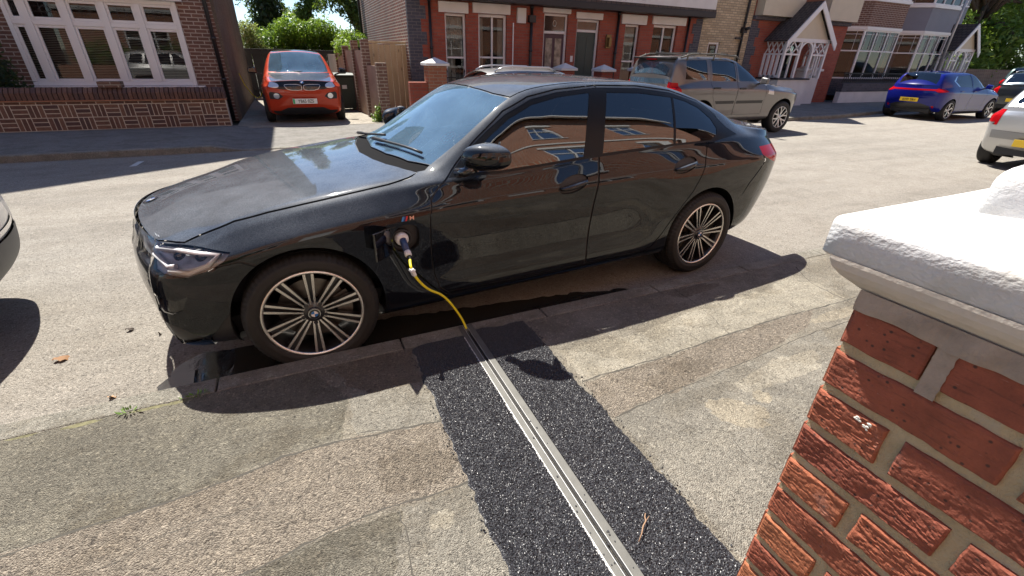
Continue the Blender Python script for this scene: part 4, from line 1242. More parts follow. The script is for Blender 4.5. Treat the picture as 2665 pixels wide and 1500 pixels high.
    regs = [('window_glass_front', dz(glF)), ('window_glass_rear', dz(glR)), ('window_glass_quarter', dz(glQ)), ('window_trim', dz(trim)),
            ('hole', dz(archF)), ('hole', dz(archR)), ('port', dz(port, .02)), ('handle_cup_a', dz(cup1)), ('handle_cup_b', dz(cup2)),
            ('door_front', dz(offset_poly(d1, -.0042))), ('door_rear', dz(offset_poly(d2, -.0042))), ('gap', dz(offset_poly(d1, .0032))), ('gap', dz(offset_poly(d2, .0032))),
            ('headlight', dz(hl)), ('tail_light', dz(tl)), ('gap', dz(bl)), ('gap', dz(br)), ('intake', dz(intake)), ('blade', dz(fold)), ('intake', dz(flap_)),
            ('hood', hoodpoly(0)), ('gap', hoodpoly(.0055)), ('windscreen', ws), ('cowl', cowl), ('roof', roof), ('gap', roofg), ('rear_window', rw), ('boot_lid', boot), ('gap', bootg)]
    D = cdt_panels(L.ev, L.s0, L.s1, 0.0, 15.0, 0, 61, regs, alist=s_list(L, 16, 128), center=(1.5, 0, .6))
    mir = {k: mirror_piece(v) for k, v in D.items()}
    caps = {}
    for end, cr in (('front', [('intake', cap_ab(L, 'front', densify([(-.42, .30), (.42, .30), (.36, .43), (-.36, .43)], .05))),
                               ('grille', cap_ab(L, 'front', densify(round_poly([(.02, .585), (.24, .60), (.29, .70), (.05, .725)], 1), .05))),
                               ('grille', cap_ab(L, 'front', densify(round_poly([(-.02, .585), (-.24, .60), (-.29, .70), (-.05, .725)], 1), .05))),
                               ('headlight', cap_ab(L, 'front', densify([(-.37, .725), (-.66, .735), (-.66, .655), (-.40, .66)], .05))),
                               ('headlight2', cap_ab(L, 'front', densify([(.37, .725), (.66, .735), (.66, .655), (.40, .66)], .05)))]),
                    ('rear', [('tail_light', cap_ab(L, 'rear', densify([(-.30, .89), (-.68, .935), (-.68, .79), (-.42, .80)], .05))),
                              ('tail_light2', cap_ab(L, 'rear', densify([(.30, .89), (.68, .935), (.68, .79), (.42, .80)], .05))),
                              ('intake', cap_ab(L, 'rear', densify([(-.5, .40), (.5, .40), (.45, .50), (-.45, .50)], .05)))])):
        F = (lambda e: (lambda k, t: L.cap(k, t, e)))(end)
        caps[end] = cdt_panels(F, -1.0, 1.0, 0.0, 12.0, 41, 49, cr, center=(1.5, 0, .6))
    body = [D['body'], mir['body'], mir['port'], caps['front']['body'], caps['rear']['body']]
    skin('body_shell', paint, body, root)
    skin('panel_gap', M['black'], [D['gap'], mir['gap']], root, depth=0.006)
    for nm in ('hood', 'boot_lid', 'roof'):
        skin({'hood': 'bonnet'}.get(nm, nm), paint, [D[nm], mir[nm]], root)
    skin('windscreen', M['screen'], [D['windscreen'], mir['windscreen']], root)
    skin('rear_window', M['carglass'], [D['rear_window'], mir['rear_window']], root)
    skin('cowl_panel', M['cowl'], [D['cowl'], mir['cowl']], root, depth=0.008)
    for dd, sg in ((D, 1), (mir, -1)):
        df = skin('door', paint, [dd['door_front']], root)
        dr = skin('door', paint, [dd['door_rear']], root)
        skin('window_pane', M['carglass'], [dd['window_glass_front']], df, depth=0.003)
        skin('window_pane', M['carglass'], [dd['window_glass_rear']], dr, depth=0.003)
        skin('window_pane', M['carglass'], [dd['window_glass_quarter']], dr, depth=0.003)
        skin('window_trim', M['trimblack'], [dd['window_trim']], root, depth=0.001)
        skin('handle_cup', M['black'], [dd['handle_cup_a']], df, depth=0.010)
        skin('handle_cup', M['black'], [dd['handle_cup_b']], dr, depth=0.010)
        for par, x0, z0 in ((df, 1.587, .853), (dr, 2.535, .893)):
            path = []
            rad = []
            for q in lin(-1, 1, 13):
                xx = x0+0.102*q; zz = z0+0.018*q-0.004
                p = L.inv_xz([(xx, zz)]); y = L.ev(p[:, 0], p[:, 1])[0, 1]
                path.append((xx, (y-0.024*(1-q**4)-0.002)*sg, zz)); rad.append(0.0165*(1-0.40*q*q))
            hb_ = MB(); hb_.tube(path, rad, 10); hb_.build('door_handle', paint, par)
    # lamps: clear cover over a dark chamber with light guides
    for dd, cc, sg, key in ((D, caps, 1, 'headlight'), (mir, caps, -1, 'headlight2')):
        pcs = [dd['headlight'], cc['front'][key]]
        h = skin('headlight', M['lampglass'], pcs, root)
        skin('lamp_housing', P('lamp_housing', (0.42, 0.44, 0.47), 0.28, 0.3, bump=0.003, bscale=22, var=0.45, vscale=11), pcs, h, depth=0.026)
        g = MB()
        def on(x, z, d):
            p = L.inv_xz([(x, z)]); q = L.ev(p[:, 0], np.clip(p[:, 1], 0, 15))[0]
            return (q[0]+d*0.6, (q[1]+d)*sg, q[2])
        for path in ([(-.60, .715), (-.50, .712), (-.42, .705), (-.345, .705), (-.40, .665), (-.48, .632), (-.56, .64)], [(-.615, .69), (-.56, .655), (-.53, .66)]):
            g.tube([on(x, z, 0.012) for x, z in path], 0.0125, 8)
        g.build('light_guide', P('light_guide', (0.86, 0.87, 0.88), 0.25), h)
        for x, z in ((-.53, .683), (-.44, .685)):
            g = MB(); c_ = on(x, z, 0.045); g.sphere(c_, 0.030, 8)
            g.build('projector_lens', M['blackgloss'], h)
        t_ = skin('tail_light', M['red_light'], [dd['tail_light'], cc['rear'][key.replace('headlight', 'tail_light')]], root)
        skin('air_intake', M['black'], [dd['intake']], root, depth=0.012)
        skin('bumper_blade', M['blackgloss'], [dd['blade']], root, depth=0.008)
    skin('lower_intake', M['black'], [caps['front']['intake']], root, depth=0.02)
    gr = skin('kidney_grille', M['blackgloss'], [caps['front']['grille']], root, depth=-0.004)
    skin('diffuser', M['black'], [caps['rear']['intake']], root, depth=0.01)
    for cx in (0.0, 2.851):
        for sg in (1, -1): arch_liner(L, cx, .335, .372, M['black'], root, sg)
    # underside with hidden dark boxes added to block light, cabin tub
    u = MB(); u.box(-.50, 3.55, -.68, .68, .20, .30); u.box(-.42, .62, -.55, .55, .45, .70); u.box(2.95, 3.60, -.58, .58, .3, .85)
    u.box(.45, 2.45, -.80, .80, .21, .33)
    u.build('underbody_block', M['black'], root)
    inn = MB()
    inn.box(.62, .98, -.66, .66, .70, .93); inn.box(.60, 2.95, -.72, .72, .30, .36); inn.box(2.78, 3.2, -.6, .6, .6, .98)
    inn.build('dashboard', M['dash'], root, bevel=0.04, seg=3)
    for yy, xx in ((-.37, 1.50), (.37, 1.50), (-.37, 2.42), (.37, 2.42)):
        m_ = MB()
        Mt = Matrix.Translation((xx, yy, .40)) @ Matrix.Rotation(R(20), 4, 'Y')
        m_.box(-.02, .13, -.24, .24, .10, .68, 0, Mt); m_.box(-.45, .02, -.25, .25, .05, .20, 0, Matrix.Translation((xx, yy, .40)))
        m_.box(.02, .11, -.13, .13, .72, .88, 0, Mt)
        m_.build('seat', M['seat'], root, bevel=0.04, seg=3)
    st = MB(); Mt = Matrix.Translation((1.02, .37, .93)) @ Matrix.Rotation(R(62), 4, 'Y')
    ring = [(Mt @ Vector((.185*math.cos(a), .185*math.sin(a), 0))) for a in lin(0, 2*math.pi, 37)]
    st.tube(ring, 0.015, 8, caps=False)
    for a in (0, R(140), R(220)):
        st.beam(Mt @ Vector((0, 0, 0)), Mt @ Vector((.18*math.cos(a), .18*math.sin(a), 0)), .04, .02)
    st.tube([Mt @ Vector((0, 0, .03)), Mt @ Vector((0, 0, -.03))], 0.06, 16)
    st.build('steering_wheel', M['black'], root)
    # things in the screen: parking disc and a slip of paper
    def on_screen(x, k, d=0.006):
        q, t = L.inv_top(x, k); e = 1e-3
        p = Vector(L.ev(np.array([q]), np.array([t]))[0])
        a = Vector(L.ev(np.array([q+e]), np.array([t]))[0])-p; b = Vector(L.ev(np.array([q]), np.array([t-e]))[0])-p
        n = a.cross(b).normalized()
        if n.z < 0: n = -n
        return p-n*d, a.normalized(), n
    p, a, n = on_screen(-.69, 0.0, -.004)
    ro = roundel(root, (0, 0, 0), .041)
    yy_ = -n; zz_ = (a-n*a.dot(n)).normalized(); xx_ = yy_.cross(zz_)
    mr = Matrix((xx_, yy_, zz_)).transposed().to_4x4(); mr.translation = p; ro.matrix_basis = mr
    p, a, n = on_screen(.90, .80)
    b = n.cross(a)
    dk = MB(); ring = [p+0.052*(math.cos(t)*a+math.sin(t)*b) for t in lin(0, 2*math.pi, 33)[:-1]]
    dk.add(ring, [tuple(range(32))], 0)
    for k in range(8):
        t = 2*math.pi*k/8
        for rr_ in (0.028,):
            cpt = p+n*0.0012+rr_*(math.cos(t)*a+math.sin(t)*b)
            dk.add([cpt+0.009*(math.cos(s_)*a+math.sin(s_)*b) for s_ in lin(0, 2*math.pi, 9)[:-1]], [tuple(range(8))], 1)
    dk.build('permit_sticker', [P('sticker_red', (0.62, 0.07, 0.07), 0.5), P('sticker_pink', (0.75, 0.6, 0.58), 0.5)], root)
    p, a, n = on_screen(.785, .72); b = n.cross(a)
    pp = MB(); pp.add([p+a*i*0.062+b*j*0.05 for i, j in ((-1, -1), (1, -1), (1, 1), (-1, 1))], [(0, 1, 2, 3)])
    pp.build('paper_permit', P('paper', (0.72, 0.74, 0.66), 0.7), root)
    # wipers
    for x0, k0, x1, k1 in ((.60, -.10, .735, .80), (.60, -.9, .66, 0.05)):
        wp = MB(); pts = []
        for q in lin(0, 1, 9):
            p, a, n = on_screen(x0+(x1-x0)*q+0.02*math.sin(math.pi*q)*-1, abs(k0+(k1-k0)*q), -0.012)
            sgn = -1 if (k0+(k1-k0)*q) > 0 else 1
            pts.append((p.x, sgn*abs(p.y), p.z+0.012))
        wp.tube(pts, [0.012]*3+[0.008]*6, 6); wp.build('wiper', M['black'], root)
    # door mirrors
    for sg in (1, -1):
        mm = MB(); n1, n2 = 26, 18; vs = []; fs = []
        for i in range(n1+1):
            th = math.pi*i/n1
            for j in range(n2):
                ph = 2*math.pi*j/n2
                yy = -math.cos(th); rad = max(0.0, math.sin(th))**0.62
                hx = 0.105*(1-0.10*yy) ; hz = 0.078*(1-0.16*yy)
                cx_, sx_ = math.cos(ph), math.sin(ph)
                x_ = hx*rad*math.copysign(abs(cx_)**0.75, cx_); z_ = hz*rad*math.copysign(abs(sx_)**0.8, sx_)
                if x_ > 0: x_ *= 0.45
                if z_ < 0: z_ *= 0.85
                else: z_ *= (0.92 if x_ < 0 else 1.0)
                vs.append((.985+x_+0.062*yy, sg*(-.955-0.098*yy), 1.066+z_+0.008*yy))
        for i in range(n1):
            for j in range(n2):
                j2 = (j+1) % n2; fs.append((i*n2+j, i*n2+j2, (i+1)*n2+j2, (i+1)*n2+j))
        mm.add(vs, fs, 0, True)
        mo = mm.build('door_mirror', paint, root)
        sk = MB(); sk.tube([(.845, sg*-.83, .975), (.87, sg*-.875, .985), (.91, sg*-.93, 1.015)], [0.03, 0.026, 0.022], 10); sk.build('mirror_stalk', M['blackgloss'], mo)
        mg = MB(); mg.lathe([(0.0, 0), (0.065, 0)], 24, M=Matrix.Translation((1.036, sg*-.955, 1.085)) @ Matrix.Rotation(R(90+sg*-32), 4, 'Z') @ Matrix.Scale(1.35, 4, (1, 0, 0))); mg.build('mirror_glass', M['mirror'], mo)
    # wheels
    make_wheel(root, 0.0, -.900, .33, -1, .333, .2465, .225, 'double10', R(-3.0), R(88), True, True)
    make_wheel(root, 2.851, -.902, .33, -1, .333, .2465, .235, 'double10', 0, R(75), True, True)
    make_wheel(root, 0.0, .900, .33, 1, .333, .2465, .225, 'double10', R(-3.0), 0.3, False)
    make_wheel(root, 2.851, .902, .33, 1, .333, .2465, .235, 'double10', 0, 0.9, False)
    # charging port, flap and badges on the near front wing
    def wing(x, z, d=0.0):
        p = L.inv_xz([(x, z)]); q = L.ev(p[:, 0], p[:, 1])[0]
        return Vector((q[0], q[1]-d, q[2]))
    pk = skin('charging_port', M['black'], [D['port']], root, depth=0.028)
    pr = MB(); bound = densify(port, .012)
    A_ = [wing(x, z) for x, z in bound]; n_ = len(A_)
    pr.add(A_+[v+Vector((0, 0.028, 0)) for v in A_], [(i, (i+1) % n_, n_+(i+1) % n_, n_+i) for i in range(n_)])
    cc_ = wing(.492, .672)
    pr.lathe([(0.040, 0.02), (0.046, -0.004), (0.052, -0.004), (0.056, 0.028)], 28, M=Matrix.Translation(cc_+Vector((0, .004, 0))))
    pr.build('port_surround', M['black'], pk)
    fl = MB()
    h0, h1 = wing(.437, .745), wing(.437, .595)
    o0, o1 = Vector((.330, h0.y-.118, .765)), Vector((.330, h1.y-.118, .612))
    nx = Vector((-.012*0.7, .012*0.7, 0))
    fl.add([h0, o0, o1, h1, h0+nx, o0+nx, o1+nx, h1+nx], [(0, 1, 2, 3), (4, 7, 6, 5), (0, 4, 5, 1), (1, 5, 6, 2), (2, 6, 7, 3), (3, 7, 4, 0)])
    fl.build('charging_flap', M['blackgloss'], root, bevel=0.004)
    bd = MB(); b0 = wing(.531, .782, .002)
    for i, (w_, m_) in enumerate(((0.011, 0), (0.009, 1), (0.009, 2))):
        x_ = b0.x-0.035+i*0.0105
        bd.add([(x_-.0, b0.y, b0.z-.013), (x_+w_, b0.y, b0.z-.013), (x_+w_+.008, b0.y, b0.z+.013), (x_+.008, b0.y, b0.z+.013)], [(0, 1, 2, 3)], m_)
    bdg = bd.build('wing_badge', [P('badge_blue', (0.05, 0.25, 0.6), 0.3), P('badge_navy', (0.03, 0.05, 0.2), 0.3), P('badge_red', (0.6, 0.04, 0.05), 0.3)], root)
    text_obj('badge_letter', 'M', 0.030, M['chrome'], bdg, (b0.x+0.022, b0.y-.0005, b0.z), (R(90), 0, 0), 0.001, xs=1.15)
    # kidney surround, number plates
    number_plate(root, (-.815, 0, .50), R(-90), 'KT69 EVA' if False else '', M['whiteplate'])if False else None
    number_plate(root, (3.885, 0, .72), R(90), '', M['yellowplate']) if False else None
    return root, L
SEDAN, SEDAN_L = build_sedan()
# ------------------------------------------------------------------ houses, walls and fences
def facade(parent, mat, x0, x1, z0, z1, y, openings=(), depth=0.14, name='wall', inward=1):
    """wall sheet in the plane y, facing -y when inward=1, with real openings and reveals"""
    mb = MB()
    xs = sorted(set([x0, x1]+[v for o in openings for v in o[:2]])); zs = sorted(set([z0, z1]+[v for o in openings for v in o[2:4]]))
    d = depth*inward
    for i in range(len(xs)-1):
        for j in range(len(zs)-1):
            cx, cz = (xs[i]+xs[i+1])/2, (zs[j]+zs[j+1])/2
            if any(o[0] < cx < o[1] and o[2] < cz < o[3] for o in openings): continue
            mb.add([(xs[i], y, zs[j]), (xs[i+1], y, zs[j]), (xs[i+1], y, zs[j+1]), (xs[i], y, zs[j+1])], [(0, 1, 2, 3)])
    for a, b, c, e in [o[:4] for o in openings]:
        mb.add([(a, y, c), (b, y, c), (b, y, e), (a, y, e), (a, y+d, c), (b, y+d, c), (b, y+d, e), (a, y+d, e)], [(0, 4, 5, 1), (1, 5, 6, 2), (2, 6, 7, 3), (3, 7, 4, 0)])
    return mb.build(name, mat, parent)

def window(parent, x0, x1, z0, z1, y, mull=(), trans=(), fw=0.06, bw=0.05, dp=0.07, mat=None, glass=None, sill=True, curtain=None, bars=(), name='window', inward=1, sashed=False, backing=True):
    """frame in plane y (front face) with mullions at mull (x) and transoms at trans (z)"""
    mb = MB(); s = inward
    mat = mat or M['white']
    Y0, Y1 = y, y+dp*s
    for a, b, c, d in ((x0, x0+fw, z0, z1), (x1-fw, x1, z0, z1), (x0+fw, x1-fw, z0, z0+fw), (x0+fw, x1-fw, z1-fw, z1)):
        mb.box(a, b, Y0, Y1, c, d)
    for m in mull: mb.box(m-bw/2, m+bw/2, Y0-0.004*s, Y1, z0+fw, z1-fw)
    for t in trans: mb.box(x0+fw, x1-fw, Y0-0.002*s, Y1-0.002*s, t-bw/2, t+bw/2)
    for (a, c, b, d, w) in bars:   # thin glazing bars: from (a,c) to (b,d)
        mb.beam((a, Y0+0.03*s, c), (b, Y0+0.03*s, d), w, 0.02)
    w = mb.build(name, mat, parent, bevel=0.006)
    if sill:
        sb = MB(); sb.box(x0-0.05, x1+0.05, y-0.09*s, y-0.003*s, z0-0.055, z0-0.002); sb.build('sill', mat, w, bevel=0.006)
    g = MB(); yy = y+0.04*s
    g.add([(x0+fw*.5, yy, z0+fw*.5), (x1-fw*.5, yy, z0+fw*.5), (x1-fw*.5, yy, z1-fw*.5), (x0+fw*.5, yy, z1-fw*.5)], [(0, 1, 2, 3)])
    g.build('pane', glass or M['houseglass'], w)
    if backing:
        k = MB(); b0, b1 = y+0.14*s, y+0.9*s
        k.add([(x0-.1, b1, z0-.1), (x1+.1, b1, z0-.1), (x1+.1, b1, z1+.1), (x0-.1, b1, z1+.1), (x0-.1, b0, z0-.1), (x1+.1, b0, z0-.1), (x1+.1, b0, z1+.1), (x0-.1, b0, z1+.1)],
              [(0, 1, 2, 3), (4, 5, 1, 0), (5, 6, 2, 1), (6, 7, 3, 2), (7, 4, 0, 3)])
        k.build('room', M['darkinside'], w)
    if curtain:
        k = MB(); n = 40; yy = y+0.12*s
        for (a, b, c, d) in curtain:
            vs = []
            for i in range(n+1):
                xx = a+(b-a)*i/n; o = 0.018*math.sin(i*1.3)*s
                vs += [(xx, yy+o, c), (xx, yy+o*.8, d)]
            k.add(vs, [(2*i, 2*i+2, 2*i+3, 2*i+1) for i in range(n)], 0, True)
        k.build('curtain', M['curtain'], w)
    return w

def part(parent, name, mat, *boxes, bevel=0.0):
    mb = MB()
    for b in boxes: mb.box(*b)
    return mb.build(name, mat, parent, bevel=bevel)

def pipe(parent, x, y, z0, z1, r=0.035, mat=None, tilt=0.0, hopper=None):
    mb = MB(); mb.tube([(x, y, z0), (x+tilt, y, z1)], r, 12)
    for z in np.arange(z0+0.5, z1, 1.1):
        t = (z-z0)/(z1-z0); mb.tube([(x+tilt*t, y, z), (x+tilt*t, y, z+0.06)], r*1.35, 12)
    if hopper: mb.box(x-.1, x+.1, y-.09, y+.05, hopper, hopper+.18)
    return mb.build('downpipe', mat or M['black'], parent)

# ---- left house: brown brick front with a wide white window, pebbledashed flank
H = empty('house', (-5.6, 11.2, 0), 0, 'brown brick house at the left with a wide white window and pebbledashed side wall', 'house', 'houses across the road')
def rel(o): return o
def house_parts_left():
    W0 = (-5.62, -2.72, .80, 2.45)
    hx, hy = 5.6, -11.2
    root = H
    T = Matrix.Translation((hx, hy, 0))
    def own(o): o.data.transform(T); return o
    own(facade(root, M['brownbrick'], -9.4, -2.06, 0, 2.62, 11.2, [W0], .12))
    own(part(root, 'tile_band', P('hung_tiles', (.20, .10, .085), .8, var=.2, bump=.01, bscale=9), (-9.4, -2.06, 11.17, 11.3, 2.62, 4.2)))
    mb = MB(); mb.prism([(-9.2, 4.2), (-2.06, 4.2), (-2.06, 7.5), (-5.6, 10.5), (-9.2, 7.5)], 11.2, 11.4, 'y'); own(mb.build('gable_front', M['whitepaint'], root))
    mb = MB(); mb.box(-2.06, -1.99, 11.2, 17.3, 0, 7.45); own(mb.build('side_wall', M['pebble'], root))
    mb = MB(); mb.add([(-1.85, 11.0, 7.30), (-1.85, 17.5, 7.30), (-5.6, 17.5, 10.55), (-5.6, 11.0, 10.55), (-9.4, 11.0, 7.30), (-9.4, 17.5, 7.30)], [(0, 1, 2, 3), (3, 2, 5, 4)])
    own(mb.build('roof', M['slate'], root))
    mb = MB(); mb.box(-9.4, -9.3, 11.2, 17.3, 0, 7.4); mb.box(-9.3, -2.06, 17.2, 17.3, 0, 7.4); own(mb.build('back_wall', M['brownbrick'], root))
    p_ = MB(); p_.tube([(-2.16, 11.13, 0.02), (-2.16, 11.13, 7.2)], .042, 12)
    for z in (0.9, 1.75, 2.6): p_.tube([(-2.16, 11.13, z), (-2.16, 11.13, z+.06)], .055, 12)
    own(p_.build('downpipe', M['black'], root))
    x0, x1, z0, z1 = W0
    mulls = (-5.29, -4.66, -4.03, -3.43); tz = 1.965
    mb = MB(); y = 11.155
    for a, b, c, d in ((x0, x0+.075, z0, z1), (x1-.075, x1, z0, z1), (x0+.075, x1-.075, z0, z0+.085), (x0+.075, x1-.075, z1-.075, z1)): mb.box(a, b, y, y+.09, c, d)
    for m in mulls: mb.box(m-.055, m+.055, y-.012, y+.09, z0+.085, z1-.075)
    edges = [x0+.075]+[v for m in mulls for v in (m-.055, m+.055)]+[x1-.075]
    for i in range(5):
        a, b = edges[2*i], edges[2*i+1]
        mb.box(a, b, y+.003, y+.085, tz-.045, tz+.045)
        for c, d in ((z0+.085, tz-.045), (tz+.045, z1-.075)):   # casement frames
            for q in ((a, a+.05, c, d), (b-.05, b, c, d), (a+.05, b-.05, c, c+.05), (a+.05, b-.05, d-.05, d)): mb.box(q[0], q[1], y+.018, y+.07, q[2], q[3])
    w = own(mb.build('window', M['white'], root, bevel=.008))
    own(part(w, 'sill', M['white'], (x0-.12, x1+.16, y-.10, y-.003, z0-.05, z0-.003), bevel=.006))
    own(part(w, 'head_board', M['white'], (x0-.1, x1+.14, y-.13, y+.03, z1+.003, z1+.075), bevel=.006))
    g = MB(); g.add([(x0+.03, y+.045, z0+.03), (x1-.03, y+.045, z0+.03), (x1-.03, y+.045, z1-.03), (x0+.03, y+.045, z1-.03)], [(0, 1, 2, 3)]); own(g.build('pane', M['houseglass'], w))
    b = MB()
    for z in np.arange(z0+.1, tz-.06, .032):
        b.add([(x0+.1, y+.10, z), (x1-.1, y+.10, z), (x1-.1, y+.118, z+.014), (x0+.1, y+.118, z+.014)], [(0, 1, 2, 3)])
    own(b.build('venetian_blind', P('blind_slat', (.52, .50, .47), .6), w))
    for i in range(5):
        ld = MB()
        a, c = edges[2*i]+.05, edges[2*i+1]-.05; cz = (tz+.045+z1-.075)/2; hz = (z1-tz-.12)/2-.05; cx = (a+c)/2; hw = (c-a)/2
        for q in (.33, .67): ld.box(a+(c-a)*q-.004, a+(c-a)*q+.004, y+.036, y+.043, tz+.095, z1-.125)
        for q in (.36, .70): ld.box(a, c, y+.036, y+.043, tz+.095+(z1-tz-.22)*q-.004, tz+.095+(z1-tz-.22)*q+.004)
        pts = [(cx-hw*.5, cz), (cx, cz+hz*.55), (cx+hw*.5, cz), (cx, cz-hz*.55)]
        for k in range(4): ld.beam((pts[k][0], y+.039, pts[k][1]), (pts[(k+1) % 4][0], y+.039, pts[(k+1) % 4][1]), .008, .009)
        own(ld.build('leadwork', M['darkmetal'], w))
    k = MB(); k.add([(x0, 12.4, z0-.1), (x1, 12.4, z0-.1), (x1, 12.4, z1), (x0, 12.4, z1), (x0, 11.3, z0-.1), (x1, 11.3, z0-.1), (x1, 11.3, z1), (x0, 11.3, z1)], [(0, 1, 2, 3), (4, 5, 1, 0), (5, 6, 2, 1), (6, 7, 3, 2), (7, 4, 0, 3)])
    own(k.build('room', M['darkinside'], w))
house_parts_left()

# ---- garden wall with basket-weave brickwork
def basket_wall():
    root = empty('garden_wall', (-5, 9.67, 0), 0, 'low brown brick garden wall with basket weave panels and sloped coping before the white window', 'garden wall')
    T = Matrix.Translation((5, -9.67, 0))
    x0, x1, y = -9.0, -2.075, 9.67
    core = MB(); core.box(x0, x1, y+.004, y+.22, -.05, .60); c = core.build('mortar_core', P('wall_mortar', (.52, .45, .36), .9, var=.25, vscale=8), root); c.data.transform(T)
    mats = [P('weave_brick_%d' % i, col, .85, bump=.004, bscale=40, var=.25, vscale=20) for i, col in enumerate(((.125, .066, .048), (.16, .085, .06), (.10, .058, .05), (.185, .10, .066)))]
    mats[0].name = 'weave_brick'
    mb = MB(); rr = random.Random(3); u = .232
    def brick(a, b, c, d): 
        g = .0078; o = rr.uniform(0, .003)
        mb.box(a+g, b-g, y-o, y+.02, c+g, d-g, rr.choice((0, 0, 1, 1, 2, 3)))
    xe = x1-.24; n = int((xe-x0)/u)
    for row in range(2):
        zb = .085+row*u
        for i in range(n):
            xb = xe-(i+1)*u; 
            if (i+row) % 2 == 0:
                for k in range(3): brick(xb, xb+u, zb+k*u/3, zb+(k+1)*u/3)
            else:
                for k in range(3): brick(xb+k*u/3, xb+(k+1)*u/3, zb, zb+u)
    xq = x0
    while xq < xe: brick(xq, min(xq+.225, xe), .55, .605); xq += .225
    xq = x0
    while xq < xe: brick(xq, min(xq+.225, xe), .01, .083); xq += .225
    for k in range(8):      # end pier in plain bond
        z = .01+k*.0745
        if k % 2: brick(xe, xe+.12, z, z+.0745); brick(xe+.12, x1, z, z+.0745)
        else: brick(xe, x1, z, z+.0745)
    mb.build('basket_weave', mats, root, bevel=.004, seg=1).data.transform(T)
    part(root, 'tile_course', P('orange_tile_creasing', (.34, .155, .085), .8, var=.3), (x0, x1+.02, y-.035, y+.24, .606, .628)).data.transform(T)
    cp = MB(); xq = x0; 
    while xq < x1:
        e = min(xq+.073, x1+.01); q = rr.uniform(-.004, .004)
        cp.prism([(y-.03, .629), (y+.24, .629), (y+.24, .78+q), (y+.16, .845+q), (y+.05, .845+q), (y-.03, .76+q)], xq+.004, e-.003, 'x', rr.choice((0, 0, 1, 2))); xq += .0765
    cp.build('coping', mats, root, bevel=.006, seg=1).data.transform(T)
    part(root, 'pier_stub', M['wallbrick'], (-4.15, -3.78, y-.012, y+.21, .846, .955), bevel=.008).data.transform(T)
basket_wall()

